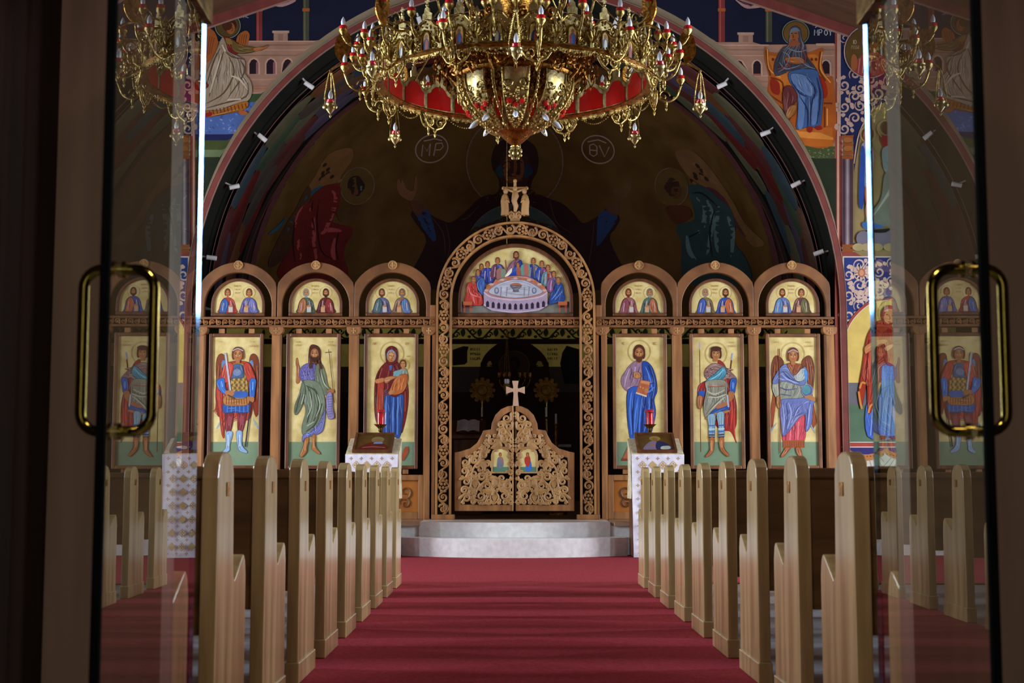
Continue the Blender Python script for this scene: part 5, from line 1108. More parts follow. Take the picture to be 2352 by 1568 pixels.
for a in ((470, 868, '7c6ca0', '9a86b4'), (522, 848, '2c3ea0', '3a52b0'), (608, 815, '6a3a58', '4a60a8'), (915, 818, '2c44a4', '7a7a8c'), (988, 842, '2a48a0', '8a4a7a'), (1040, 878, '5a8a94', 'a85a4a'), (440, 915, '3c4c9c', '4a5cac'), (1090, 930, '8a5a8c', '6a6ab0')): sit(*a)
p.poly([(330, 1180), (340, 1080), (345, 1030), (370, 1000), (430, 1010), (440, 1080), (470, 1110), (480, 1190), (400, 1200)], 'c03c34'); head(p, 402, 978, 18, 26, '7a4a2a', 'b0703f', '8a6a4a'); folds(p, [[(360, 1040), (380, 1100), (460, 1130)], [(400, 1120), (410, 1180)]], 9, 'e4807a'); folds(p, [[(380, 1030), (420, 1090)], [(440, 1120), (440, 1190)]], 6, '7c1c1c')
p.poly([(1050, 1190), (1060, 1110), (1090, 1060), (1110, 1010), (1160, 1010), (1180, 1090), (1180, 1160), (1100, 1180)], '24448c'); head(p, 1128, 985, 18, 26, '7a4a2a', 'b0703f', '8a6a4a'); folds(p, [[(1150, 1030), (1110, 1100), (1070, 1150)], [(1160, 1080), (1100, 1150)]], 9, '6a90d4')
p.poly([(430, 1010), (470, 960), (500, 1000), (490, 1110), (450, 1080)], '3c62a8'); p.poly([(600, 900), (650, 880), (660, 980), (610, 1000)], '9a6a60'); p.poly([(640, 890), (680, 900), (670, 960), (640, 960)], '7a8a78')
p.poly([(690, 950), (700, 870), (735, 820), (790, 800), (815, 860), (850, 950)], '8a5a74'); p.poly([(700, 950), (740, 890), (800, 810), (820, 850), (800, 930), (830, 950)], '1c3ca4'); p.poly([(670, 950), (725, 880), (730, 910), (700, 945)], 'e8e4c8'); p.poly([(810, 860), (880, 845), (880, 960), (820, 960)], '5a9a94'); p.poly([(835, 850), (870, 850), (870, 960), (840, 960)], 'b06a5c')
p.poly([(770, 880), (800, 870), (810, 940), (775, 950)], 'a05a44'); head(p, 782, 850, 13, 18, '6a3a20', 'b0703f'); head(p, 767, 770, 20, 30, '5a2e18', 'a86a3c', '5a2e18'); p.poly([(640, 980), (700, 960), (700, 990), (650, 1000)], '7a9a94')
p.line([(675, 810), (685, 900)], 12, '9a5a48'); 
p.poly([(490, 1080), (560, 1010), (660, 960), (760, 945), (860, 950), (960, 1000), (1035, 1080), (960, 1125), (760, 1150), (560, 1125)], 'b47c74'); p.poly([(530, 1080), (600, 1020), (700, 985), (760, 978), (840, 985), (930, 1025), (995, 1080), (920, 1115), (760, 1135), (600, 1115)], 'b4b6c6')
for q in range(13):
    a = pi * (q + .5) / 13; p.ell(762 - 250 * cos(a), 1085 - 118 * sin(a), 20, 10, 'c8683a' if q % 2 else 'd0a890', 0, 10)
for x in (600, 922): p.ell(x, 1072, 20, 28, '6a7690'); p.ell(x, 1070, 11, 18, 'a8b0c0')
for x in (640, 690, 840, 880): p.line([(x, 1040), (x - 6, 1120)], 9, '8a8494', taper=True)
p.ell(765, 1030, 52, 24, '8a6a60'); p.ell(765, 1024, 40, 14, 'c0623a'); p.poly([(720, 1030), (810, 1030), (785, 1065), (790, 1080), (740, 1080), (745, 1065)], '6c6a74')
p.poly([(490, 1080), (560, 1125), (760, 1150), (960, 1125), (1035, 1080), (1035, 1200), (960, 1245), (760, 1268), (560, 1245), (490, 1200)], 'a894ac', False); p.line([(490, 1085), (560, 1128), (760, 1152), (960, 1128), (1035, 1085)], 12, 'c4b4c8'); p.line([(490, 1190), (560, 1232), (760, 1256), (960, 1232), (1035, 1190)], 8, 'c4b4c8')
for q in range(11):
    x = 522 + q * 48; y = 1185 + 24 * (1 - ((x - 762) / 250) ** 2)
    p.poly([(x - 13, y + 26), (x - 13, y - 14), (x, y - 30), (x + 13, y - 14), (x + 13, y + 26)], '2a2038', False)
for x in (350, 1165): p.rect(x - 38, 1165, x + 40, 1195, 'b8623a'); p.rect(x - 34, 1195, x + 36, 1222, '8a3c24'); p.rect(x - 34, 1222, x - 18, 1256, 'a85432'); p.rect(x + 20, 1222, x + 36, 1256, 'a85432'); p.rect(x - 20, 1200, x + 18, 1216, '2a1414')
p.marks(690, 712, 40, 10, '9a7a3a', 5, 1); p.marks(800, 712, 40, 10, '9a7a3a', 5, 2)
p.build('painted_figures', M['icon'], t, colors=True)

# ---- royal doors (traced at 3.014 px per pixel from (980, 780)) ----------
KD = 3.0143; YD = YI + .0
def D(x, y, d=0.0): return W(980 + x / KD, 780 + y / KD, YD - d)
outer = [(608, 1186), (192, 1186), (192, 780), (228, 774)] + [(300, 752), (350, 712), (378, 660), (392, 627), (446, 620), (450, 580), (475, 520), (515, 480), (560, 460), (608, 455)]
inner = [(608, 1140), (240, 1140), (240, 818), (262, 812)] + [(330, 786), (385, 735), (412, 690), (428, 664), (488, 660), (492, 600), (508, 556), (535, 522), (570, 502), (608, 496)]
SP = [(270, 850, 26, 1), (330, 835, 24, -1), (265, 910, 26, -1), (275, 980, 28, 1), (262, 1040, 24, -1), (275, 1095, 30, 1), (335, 1000, 0, 0), (385, 950, 30, -1), (375, 1085, 32, -1), (330, 930, 26, 1), (420, 1010, 28, 1), (470, 1090, 0, 0), (320, 1120, 18, 1), (430, 1120, 18, -1), (540, 1080, 30, 1), (560, 1010, 26, -1), (585, 1010, 0, 0), (520, 960, 24, 1), (395, 800, 26, 1), (420, 860, 24, -1), (455, 700, 26, -1), (500, 735, 24, 1), (540, 690, 24, -1), (555, 545, 30, 1), (515, 590, 22, -1), (570, 600, 24, 1), (530, 640, 26, 1), (590, 660, 0, 0), (560, 735, 22, -1), (590, 800, 18, 1), (590, 860, 18, -1), (590, 920, 18, 1), (545, 1125, 16, -1), (350, 870, 20, 1), (310, 1060, 16, -1), (430, 930, 18, 1)]
for s, nm in ((1, 'left'), (-1, 'right')):
    fx = lambda x: min(x, 600) if s > 0 else max(2 * 608 - x, 616)
    c0 = D(fx(400), 1186)
    t = thing('royal_door', (c0.x, YD, c0.z), 'pierced vine-carved %s leaf of the low royal doors with a small %s icon' % (nm, 'two-toned grey figure' if s > 0 else 'red and blue figure'), 'door', 'royal doors of the screen')
    b = MB(); b.band([D(fx(x), y, .0) for x, y in inner], [D(fx(x), y, .0) for x, y in outer], (0, .05, 0), True); b.build('frame', M['screen'], t, bevel=.008)
    c = MB()
    for x, y, r, d in SP:
        x = min(x, 586 - r * .35 if r else 556)
        if r == 0:
            for i in range(5):
                for j in range((2, 3, 3, 2, 1)[i]):
                    q = D(fx(x) + (j - ((2, 3, 3, 2, 1)[i] - 1) / 2) * 13, y - 26 + i * 13, .0); c.ball((q.x, q.y + .01, q.z), .024, 6)
            for e in (-1, 1): c.ribbon([D(fx(x) + e * 30 * sin(pi * q / 8), y - 42 + q * 11) for q in range(9)], .02, .018, NV)
        else:
            n = 18; a0 = (x * 7 + y * 3) % 6.28
            c.ribbon([D(fx(x + r * (1 - .8 * q / n) * cos(a0 + d * 8.6 * q / n)), y + r * (1 - .8 * q / n) * sin(a0 + d * 8.6 * q / n)) for q in range(n + 1)], [.034 - .016 * q / n for q in range(n + 1)], .024, NV)
            c.ribbon([D(fx(x + r * cos(a0)), y + r * sin(a0)), D(fx(x + r * 1.5 * cos(a0 - d * .7)), y + r * 1.5 * sin(a0 - d * .7)), D(fx(x + r * 1.9 * cos(a0 - d * .9)), y + r * 1.7 * sin(a0 - d * .9))], [.03, .04, .012], .022, NV)
    for L in ([(240, 1130), (300, 1030), (320, 900), (380, 820), (440, 760)], [(608, 1130), (520, 1040), (440, 960), (340, 960), (250, 870)], [(400, 1140), (440, 1060), (500, 1000), (600, 960)], [(608, 700), (540, 620), (520, 560)], [(320, 1140), (350, 1040), (420, 960)], [(600, 780), (520, 700), (440, 690)]):
        c.ribbon([D(fx(x), y) for x, y in crom(L, False)], .024, .02, NV)
    rr = random.Random(17); done = [(x, y, r or 30) for x, y, r, d in SP] 
    def inside(x, y):
        r = False; q = [(606, 1140)] + inner[1:-1] + [(606, 500)]
        for i in range(len(q)):
            (x1, y1), (x2, y2) = q[i - 1], q[i]
            if (y1 > y) != (y2 > y) and x < (x2 - x1) * (y - y1) / (y2 - y1) + x1: r = not r
        return r
    for q_ in range(2500):
        x, y, r = 245 + rr.random() * 355, 500 + rr.random() * 635, rr.uniform(7, 11)
        if not inside(x, y) or any(math.hypot(x - a, y - b_) < (r + e) * 1.02 for a, b_, e in done) or abs(x - 513) < 84 and abs(y - 835) < 112: continue
        done.append((x, y, r)); a0 = rr.random() * 6; d = rr.choice((-1, 1)); n = 12
        c.ribbon([D(fx(x + r * 1.25 * (1 - .8 * q / n) * cos(a0 + d * 7.5 * q / n)), y + r * 1.25 * (1 - .8 * q / n) * sin(a0 + d * 7.5 * q / n)) for q in range(n + 1)], [.028 - .012 * q / n for q in range(n + 1)], .02, NV)
    lim = D(606 if s > 0 else 610, 1000).x      # the carving stops at the meeting edge of the leaves
    for v in c.v: v.x = min(v.x, lim) if s > 0 else max(v.x, lim)
    co = c.build('vine_carving', M['carved'], t)
    bd = MB()      # carved doves among the leaves
    for (x, y, a) in ((375, 845, 0), (470, 960, 1), (500, 715, 2), (455, 1045, 3)):
        for L, ww in (([(-40, 8), (0, 0), (30, -4)], [.02, .07, .03]), ([(0, 0), (10, 35), (0, 70)], [.07, .08, .015])):
            ca, sa = cos(a * .7 - .4), sin(a * .7 - .4)
            bd.ribbon([D(fx(x + q * ca - w2 * sa), y + q * sa + w2 * ca, .004) for q, w2 in L], ww, .03, NV)
    bd.build('carved_dove', M['carved'], t)
    # small icon in its round-headed frame
    ix = 513; pts = [(ix + 66, 925), (ix - 66, 925), (ix - 68, 800), (ix - 58, 768), (ix - 30, 748), (ix, 742), (ix + 30, 748), (ix + 58, 768), (ix + 68, 800)]
    i2 = [(ix + (x - ix) * .84, 838 + (y - 838) * .88) for x, y in pts]
    b = MB(); b.band([D(fx(x), y, .02) for x, y in i2], [D(fx(x), y, .02) for x, y in pts], (0, .04, 0), True); b.build('icon_frame', M['carved'], t, bevel=.005)
    b = MB(); b.prism([D(fx(x), y, .01) for x, y in i2], None, (0, .02, 0)); b.build('icon_ground', M['gold'], t)
    p = Paint(lambda x, y, d: W(x, y, YD - .01 - d), 980, 780, KD, gain=1.05); p.rect(fx(ix) - 54, 880, fx(ix) + 54, 918, '4f7d68'); hx = fx(ix)
    if s > 0: p.poly([(hx - 18, 815), (hx + 12, 815), (hx + 20, 860), (hx + 8, 885), (hx - 25, 888), (hx - 25, 850)], '6a7484'); p.poly([(hx - 5, 812), (hx + 14, 818), (hx + 8, 860)], 'a06a6a')
    else: p.poly([(hx - 12, 840), (hx + 18, 840), (hx + 22, 905), (hx - 14, 905)], '3a6ac0'); p.poly([(hx - 22, 815), (hx + 8, 805), (hx + 16, 845), (hx - 4, 880), (hx - 24, 850)], 'b03828')
    head(p, hx - 4, 795, 8, 12, '7a2a20' if s < 0 else '6a4a30'); p.build('painted_figure', M['icon'], t, colors=True)
    if s > 0:
        b = MB(); q0, q1 = D(592, 1186, .012), D(601, 455, .012); b.box(q0.x, q0.y, q0.z, q1.x, q0.y + .03, q1.z); b.build('meeting_stile', M['carved'], t, bevel=.004)
        b = MB()
        for y in range(760, 940, 30): q = D(594, y, .02); b.ball((q.x, q.y, q.z), .018, 8)
        b.build('carved_rosette', M['carved'], t)
c0 = D(616, 456)
t = thing('door_cross', (c0.x, YD, c0.z), 'pale flared wooden cross standing on the crown of the royal doors', 'cross')
b = MB(); b.prism([D(x, y, .01) for x, y in ((596, 458), (602, 370), (597, 358), (556, 372), (550, 372), (550, 322), (556, 324), (597, 338), (600, 330), (592, 284), (636, 284), (630, 330), (634, 338), (676, 324), (680, 324), (680, 374), (676, 372), (634, 358), (630, 370), (638, 458))], None, (0, .04, 0))
b.build('cross_body', noise_mat('pale_carved_wood', 'b08a70', 'c4a086', (8, 8, 2), .5), t, bevel=.006)
# ============================================================ pews
PEW_L = 4.3
def pew_proto():
    t = thing('pew', (0, 0, 0), 'pew', 'pew', 'oak pews facing the sanctuary')
    prof = [(0, .09), (.505, .09), (.505, .56), (.492, .602), (.465, .628), (.44, .62), (.31, .55), (.285, .565), (.278, .60), (.262, .90), (.245, .938), (.21, .962), (.16, .973), (.10, .973), (.055, .962), (.02, .935), (.004, .89)]
    for s in (-1, 1):
        xo = s * PEW_L / 2; th = -s * .052
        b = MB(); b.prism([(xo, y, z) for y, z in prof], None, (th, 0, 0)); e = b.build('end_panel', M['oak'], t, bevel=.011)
        b = MB(); b.box(min(xo + s * .006, xo + th * 1.12), -.008, 0, max(xo + s * .006, xo + th * 1.12), .515, .092); b.build('plinth', M['oak'], e, bevel=.006)
        b = MB(); b.box(min(xo, xo + s * .003), .135, .83, max(xo, xo + s * .003), .185, .875); b.build('number_plate', M['copper'], e, bevel=.001)
    L = PEW_L / 2 - .05
    b = MB(); b.prism([(-L, .105, .39), (-L, .13, .39), (-L, .075, .90), (-L, .05, .90)], None, (2 * L, 0, 0)); bk = b.build('backrest', M['oak_shaded'], t)
    b = MB(); b.box(-L, .035, .885, L, .09, .926); b.build('top_rail', M['oak_shaded'], bk, bevel=.008)
    b = MB(); b.box(-L, .12, .405, L, .50, .445); b.build('seat', M['oak_shaded'], t, bevel=.008)
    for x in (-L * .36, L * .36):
        b = MB(); b.prism([(x, .14, 0), (x, .44, 0), (x, .46, .404), (x, .12, .404)], None, (.04, 0, 0)); b.build('support', M['oak_shaded'], t, bevel=.004)
    return t
proto = pew_proto()
ORD = ['first', 'second', 'third', 'fourth', 'fifth', 'sixth', 'seventh', 'eighth', 'ninth', 'tenth']
PEWY = [3.615 + .885 * k for k in range(10)]
for s, nm in ((-1, 'left'), (1, 'right')):
    for k, y in enumerate(PEWY):
        lab = 'light oak pew, %s row from the glass doors, %s of the aisle' % (ORD[k], nm)
        loc = (s * (1.0 + PEW_L / 2), y, 0.009)
        if s < 0 and k == 0: proto.location = loc; proto['label'] = lab
        else: copy_tree(proto, loc, lab)

# ============================================================ lecterns with icons, vigil lamps
def lectern(xc, nm, fig):
    hw = .285; yf, yr = 16.02, 16.50; zf, zr = 1.155, 1.35
    t = thing('lectern', (xc, (yf + yr) / 2, 0.008), 'cloth-draped lectern with sloping top %s' % nm, 'lectern', 'draped lecterns before the steps')
    b = MB(); b.prism([(xc - hw, yf + .03, .02), (xc - hw, yr, .02), (xc - hw, yr, zr - .03), (xc - hw, yf + .03, zf - .03)], None, (2 * hw, 0, 0)); b.build('stand', M['frame'], t)
    b = MB(); b.prism([(xc - hw - .01, yf, zf - .03), (xc - hw - .01, yr, zr - .03), (xc - hw - .01, yr, zr), (xc - hw - .01, yf, zf)], None, (2 * hw + .02, 0, 0)); b.build('top_cloth', M['clothg'], t, bevel=.006)
    fy = lambda u, z: yf - .012 - .008 * sin(u * 24 + z * 5) * (1 - (z / zf) ** 3) - .012 * sin(z * 17) * (1 - z / zf)
    b = MB(); nu, nz = 28, 30
    for j in range(nz + 1):
        z = zf - (zf - .012) * j / nz
        for i in range(nu + 1): u = -hw - .012 + (2 * hw + .024) * i / nu; b.V((xc + u * (1 - .06 * (1 - z / zf) * (1 if u < 0 else 1)), fy(u, z), z))
    for j in range(nz):
        for i in range(nu): q = j * (nu + 1) + i; b.F(q, q + 1, q + nu + 2, q + nu + 1)
    cl = b.build('front_cloth', M['cloth'], t, smooth=True)
    p = Paint(lambda u, z, d: Vector((xc + u * (1 - .06 * (1 - z / zf)), fy(u, z) - d - .0015, z)), 0, 0, 1, d0=.001, step=.00005)
    for j in range(15):
        z = zf - .045 - j * .075
        for i in range(5):
            u = -.23 + .115 * i + (.0575 if j % 2 else 0)
            if abs(u) > hw - .03 or z < .05: continue
            if j % 2 == 0:
                for dx, dz in ((1, 0), (-1, 0), (0, 1), (0, -1)): p.poly([(u, z), (u + dx * .012 - dz * .006, z + dz * .012 + dx * .006), (u + dx * .022, z + dz * .022), (u + dx * .012 + dz * .006, z + dz * .012 - dx * .006)], 'a98a5a', False)
            else:
                p.poly([(u - .048, z), (u, z + .05), (u + .048, z), (u, z - .05)], 'c2a878', False); p.poly([(u - .036, z), (u, z + .038), (u + .036, z), (u, z - .038)], 'e2dccf', False)
                for q in range(4): a = q * pi / 2; p.ell(u + .018 * cos(a), z + .018 * sin(a), .010, .010, 'a98a5a', 0, 8)
                p.ell(u, z, .006, .006, '9a6a54', 0, 8)
    p.build('embroidery', M['embroid'], cl, colors=True)
    for s in (-1, 1):
        x = xc + s * (hw + .014); b = MB(); n = 16
        for k in range(n + 1):
            y = yf + .01 + (yr - yf - .01) * k / n; zt = zf + (zr - zf) * k / n
            for q in range(7): z = zt - (zt - .66) * q / 6; b.V((x + s * .008 * sin(k * 1.3 + q) * q / 6, y, z))
        for k in range(n):
            for q in range(6): a = k * 7 + q; b.F(a, a + 1, a + 8, a + 7)
        b.build('side_cloth', M['clothg'], t, smooth=True)
    # the icon lying on the slope
    sl = Vector((0, yr - yf, zr - zf)); Ls = sl.length; sl.normalize(); nn = Vector((0, -sl.z, sl.y))
    Pn = lambda u, v, d=0: Vector((xc + u, yf + .03, zf + .012)) + sl * v + nn * (d + .004 + v * .10)
    ic = thing('icon', tuple(Pn(0, 0)), 'dark framed icon of %s lying on the %s lectern' % fig, 'icon', 'icons on the lecterns')
    w2, h2 = .225, .46
    def slab(u0, v0, u1, v1, d0, d1, nm_, mt, par):
        b = MB(); b.prism([Pn(u0, v0, d0), Pn(u1, v0, d0), Pn(u1, v1, d0), Pn(u0, v1, d0)], None, nn * (d1 - d0)); return b.build(nm_, mt, par, bevel=.003)
    b = MB()
    for (u0, v0, u1, v1) in ((-w2, 0, -w2 + .025, h2), (w2 - .025, 0, w2, h2), (-w2 + .025, 0, w2 - .025, .025), (-w2 + .025, h2 - .025, w2 - .025, h2)):
        b.prism([Pn(u0, v0, 0), Pn(u1, v0, 0), Pn(u1, v1, 0), Pn(u0, v1, 0)], None, nn * .03)
    b.build('frame', M['frame'], ic)
    slab(-w2 + .025, .025, w2 - .025, h2 - .025, .004, .016, 'panel', noise_mat('dark_icon_ground', '4a3212', '5f431c', (8, 8, 8), .3), ic)
    p = Paint(lambda u, v, d: Pn(u, v, .016 + d), 0, 0, 1, d0=.001, step=.0002)
    if nm.startswith('left'):
        p.ell(.04, .30, .075, .075, '7a6a40'); p.ell(.045, .28, .035, .045, '8a5a3a'); p.poly([(-.15, .06), (-.10, .18), (0, .24), (.12, .20), (.16, .06)], '5c1614'); p.poly([(0, .20), (.10, .20), (.09, .24), (.02, .24)], '6a86b0'); p.line([(-.12, .10), (0, .12), (.14, .10)], .02, '8a5a44')
    else:
        p.ell(0, .33, .065, .065, '8a7434'); p.ell(0, .31, .03, .04, '8a5a3a'); p.poly([(-.15, .05), (-.12, .16), (-.05, .26), (.02, .24), (.0, .05)], '7a6a86'); p.poly([(.0, .05), (.02, .25), (.12, .22), (.17, .10), (.16, .05)], '1c2450'); p.poly([(.05, .06), (.15, .07), (.15, .14), (.06, .13)], 'b0b4ac'); p.ell(-.04, .17, .03, .02, '9a6a44')
    p.build('painted_figure', M['icon'], ic, colors=True)
lectern(-1.635, 'left of the marble steps', ('a woman with blue cuff', 'left'))
lectern(1.575, 'right of the marble steps', ('a man with open book', 'right'))
for px, nm in ((874.5, 'left'), (1492, 'right')):
    x = W(px, 960, 16.78).x; y = 16.78
    t = thing('vigil_lamp', (x, y, SOL), 'red glass vigil lamp on a brass stand behind the %s lectern' % nm, 'lamp', 'red vigil lamps behind the lecterns')
    b = MB(); b.lathe([(.14, SOL), (.14, SOL + .015), (.05, SOL + .04), (.014, SOL + .08)], (x, y, 0), 20); b.build('base', M['brass'], t, smooth=True)
    b = MB(); b.tube([(x, y, SOL + .05), (x, y, 1.445)], .011, 10); b.build('pole', M['brass'], t, smooth=True)
    b = MB(); b.lathe([(.012, 1.425), (.03, 1.445), (.014, 1.46), (.03, 1.475), (.075, 1.515), (.085, 1.52), (.06, 1.512), (.02, 1.50)], (x, y, 0), 20); b.build('saucer', M['brass'], t, smooth=True)
    b = MB(); b.lathe([(.032, 1.505), (.044, 1.515), (.042, 1.66), (.052, 1.69), (.048, 1.692), (.038, 1.66), (.038, 1.53)], (x, y, 0), 20); b.build('red_glass', M['redglass'], t, smooth=True)
    b = MB(); b.lathe([(.053, 1.652), (.057, 1.657), (.053, 1.664)], (x, y, 0), 20)
    for a in (0, 2.1, 4.2): b.tube([(x + .05 * cos(a), y + .05 * sin(a), 1.515), (x + .054 * cos(a), y + .054 * sin(a), 1.66)], .004, 6)
    b.build('holder', M['steel'], t, smooth=True)

# ============================================================ things in the sanctuary, seen through the portal
x0, x1 = W(1072, 1010, 20.4).x, W(1312, 1010, 20.4).x
t = thing('altar_table', ((x0 + x1) / 2, 20.9, SOL), 'dark cloth-covered altar table behind the royal doors', 'table')
b = MB(); b.box(x0 + .05, 20.45, SOL, x1 - .05, 21.35, 1.33); b.build('altar_body', noise_mat('dark_red_altar_cloth', '2c1210', '3a1a16', (4, 4, 4), .7), t, bevel=.02)
b = MB(); b.box(x0, 20.40, 1.33, x1, 21.4, 1.37); b.build('table_top', noise_mat('pale_linen', '8a8c90', 'a0a2a6', (6, 6, 6), .7), t, bevel=.008)
# open book on a wooden stand
c = W(1075, 985, 19.6)
t = thing('book_stand', (c.x, 19.6, SOL), 'wooden book stand left behind the royal doors', 'stand')
b = MB(); b.box(c.x - .20, 19.5, SOL, c.x + .20, 19.9, 1.42); b.build('stand_body', M['frame'], t, bevel=.01)
b = MB(); b.prism([(c.x - .24, 19.45, 1.42), (c.x - .24, 19.95, 1.42), (c.x - .24, 19.95, 1.70), (c.x - .24, 19.45, 1.47)], None, (.48, 0, 0)); b.build('sloped_desk', M['frame'], t, bevel=.01)
bk = thing('book', (c.x, 19.62, 1.56), 'open book with white pages on the wooden stand behind the royal doors', 'book')
b = MB(); b.prism([(c.x - .17, 19.50, 1.505), (c.x + .17, 19.50, 1.505), (c.x + .17, 19.84, 1.665), (c.x - .17, 19.84, 1.665)], None, (0, -.005, .012)); b.build('cover', M['frame'], bk)
for s in (-1, 1):
    b = MB(); pr = []
    for q in range(7): u = q / 6; pr.append((c.x + s * .155 * u, .014 + .022 * sin(pi * min(u * 1.15, 1)) ** .7))
    b.band([(x, 19.51, 1.518 + h) for x, h in pr], [(x, 19.83, 1.668 + h) for x, h in pr], (0, .003, -.012)); b.build('pages', M['paper'], bk, smooth=True)
# fans on poles, candles, seven-branched lamp, hanging oil lamp, tall candlestick
for px, nm in ((1108, 'left'), (1255, 'right')):
    q = W(px, 896, 21.1); z = q.z
    t = thing('processional_fan', (q.x, 21.1, 1.371), 'gilt round processional fan on a pole at the %s of the altar' % nm, 'fan', 'gilt fans on the altar')
    b = MB(); b.m = Matrix.Translation((q.x, 21.1, z)) @ Matrix.Rotation(R(90), 4, 'X')
    b.lathe([(0, .02), (.07, .02), (.08, .008), (.15, .008), (.155, 0), (.15, -.008), (0, -.008)], n=28)
    for k in range(12): a = k * pi / 6; b.lathe([(0, .012), (.03, .01), (.034, 0), (.03, -.008), (0, -.01)], (.165 * cos(a), .165 * sin(a), 0), 8)
    b.m = Matrix.Identity(4); b.build('disc', M['dimgilt'], t, smooth=True)
    b = MB(); b.tube([(q.x, 21.1, 1.38), (q.x, 21.1, z - .16)], .014, 8); b.lathe([(.09, 1.371), (.09, 1.385), (.02, 1.41)], (q.x, 21.1, 0), 14); b.build('pole', M['dimgilt'], t, smooth=True)
    q = W(px - 1, 945, 20.6)
    t = thing('candle', (q.x, 20.6, 1.371), 'lit-white altar candle in a brass holder at the %s of the altar' % nm, 'candle', 'altar candles')
    zc = W(px, 957, 20.6).z; zt = W(px, 935, 20.6).z
    b = MB(); b.lathe([(.07, 1.371), (.07, 1.38), (.018, 1.41), (.012, 1.5), (.024, 1.52), (.012, 1.54), (.012, zc - .03), (.04, zc)], (q.x, 20.6, 0), 12); b.build('holder', M['brass'], t, smooth=True)
    b = MB(); b.tube([(q.x, 20.6, zc - .005), (q.x, 20.6, zt)], .012, 8); b.build('wax', M['white'], t, smooth=True)
q = W(1182, 866, 21.0); zb = 1.371
t = thing('candelabrum', (q.x, 21.0, zb), 'gilt branched candelabrum at the centre of the altar', 'candelabrum')
b = MB(); b.lathe([(.12, zb), (.12, zb + .02), (.03, zb + .06), (.014, zb + .2), (.03, zb + .26), (.014, zb + .3), (.014, q.z - .02), (.03, q.z)], (q.x, 21.0, 0), 14); b.build('stem', M['dimgilt'], t, smooth=True)
for k in range(1, 4):
    for s in (-1, 1):
        b = MB(); r = .075 * k; b.tube([(q.x + s * r * sin(a), 21.0, q.z - .02 - r * .9 * cos(a)) for a in [pi / 2 * i / 8 for i in range(9)]], .009, 6); b.lathe([(.01, q.z - .03), (.028, q.z - .01), (.03, q.z + .005)], (q.x + s * r, 21.0, 0), 10); br = b.build('branch', M['dimgilt'], t, smooth=True)
        b = MB(); b.lathe([(.024, q.z + .004), (.03, q.z + .04), (.026, q.z + .07), (.022, q.z + .04)], (q.x + s * r, 21.0, 0), 10); b.build('lamp_glass', M['copper'], br, smooth=True)
q = W(1164, 888, 18.35)
t = thing('hanging_lamp', (q.x, 18.35, q.z - .1), 'small gilt oil lamp hanging on chains just behind the door cross', 'lamp')
b = MB(); b.lathe([(.004, q.z - .12), (.02, q.z - .10), (.014, q.z - .08), (.05, q.z - .03), (.06, q.z + .0), (.045, q.z + .03), (.05, q.z + .04)], (q.x, 18.35, 0), 16); b.build('bowl', M['gilt'], t, smooth=True)
b = MB(); b.lathe([(.03, q.z + .035), (.036, q.z + .07), (.03, q.z + .10), (0, q.z + .10)], (q.x, 18.35, 0), 12); b.build('glass', M['bulb'], t, smooth=True)
ztop = Z(757, 1184, 17.7)
for a in (.5, 2.6, 4.7):
    b = MB(); n = 30
    for k in range(n):
        u = k / n; rr_ = .05 * (1 - u) + .003; b.ball((q.x + rr_ * cos(a), 18.35 + rr_ * sin(a), q.z + .03 + (2.72 - q.z - .03) * u), .006, 4, 1.6)
    b.build('chain', M['gilt'], t)
b = MB(); b.lathe([(.003, 2.70), (.03, 2.72), (.01, 2.75)], (q.x, 18.35, 0), 12); b.tube([(q.x, 18.35, 2.75), (q.x, 18.35, 7.17)], .004, 6); b.build('hook', M['gilt'], t)
q = W(1277, 985, 19.8)
t = thing('candlestick', (q.x, 19.8, SOL), 'tall turned dark brass candlestick at the right behind the royal doors', 'candlestick')
b = MB(); b.lathe([(.15, SOL), (.15, SOL + .03), (.05, SOL + .08)] + [(.022 + .016 * (k % 2), SOL + .1 + .06 * k) for k in range(20)] + [(.06, 1.62), (.065, 1.64), (.02, 1.64)], (q.x, 19.8, 0), 14); b.build('shaft', M['copper'], t, smooth=True)
b = MB(); b.tube([(q.x, 19.8, 1.64), (q.x, 19.8, 1.78)], .016, 8); b.build('wax', M['white'], t, smooth=True)

# ============================================================ spotlights along the inside of the arch
SPOTS = [((695, 180), (27, 16)), ((587, 306), (25, 19)), ((520, 421), (26, -8)), ((474, 590), (24, 2)), ((955, 22), (8, 22)),
         ((1669, 184), (-27, 10)), ((1769, 298), (-28, 8)), ((1842, 417), (-18, 8)), ((1893, 578), (-18, 6)), ((1420, 36), (-9, 24))]
NMS = ['second', 'third', 'fourth', 'lowest', 'topmost']
for k, ((x, y), (dx, dy)) in enumerate(SPOTS):
    q = W(x, y, 18.18); v = Vector((q.x - ACX, 0, q.z - ACZ)); L = v.length; v /= max(L, 1e-6)
    wall = Vector((ACX, 18.18, ACZ)) + v * AR if q.z > ACZ else Vector((ACX + math.copysign(AR, v.x), 18.18, q.z)); inw = -v if q.z > ACZ else Vector((-math.copysign(1, v.x), 0, 0))
    c = wall + inw * .13
    t = thing('spotlight', tuple(wall), 'small white cylinder spotlight, %s on the %s inside of the arch' % (NMS[k % 5], 'left' if k < 5 else 'right'), 'spotlight', 'white spotlights round the arch')
    ax = (Vector((dx, 0, -dy)).normalized() + Vector((0, .35, 0))).normalized()
    b = MB(); b.m = Matrix.Translation(c) @ ax.to_track_quat('Z', 'Y').to_matrix().to_4x4(); b.lathe([(.018, -.07), (.030, -.066), (.032, .066), (.027, .066), (.024, .04), (0, .04)], n=14); b.build('lamp_body', M['white'], t, smooth=True)
    b = MB(); b.tube([wall, wall + inw * .05, c - inw * .035], .012, 8); b.build('bracket', M['white'], t, smooth=True)

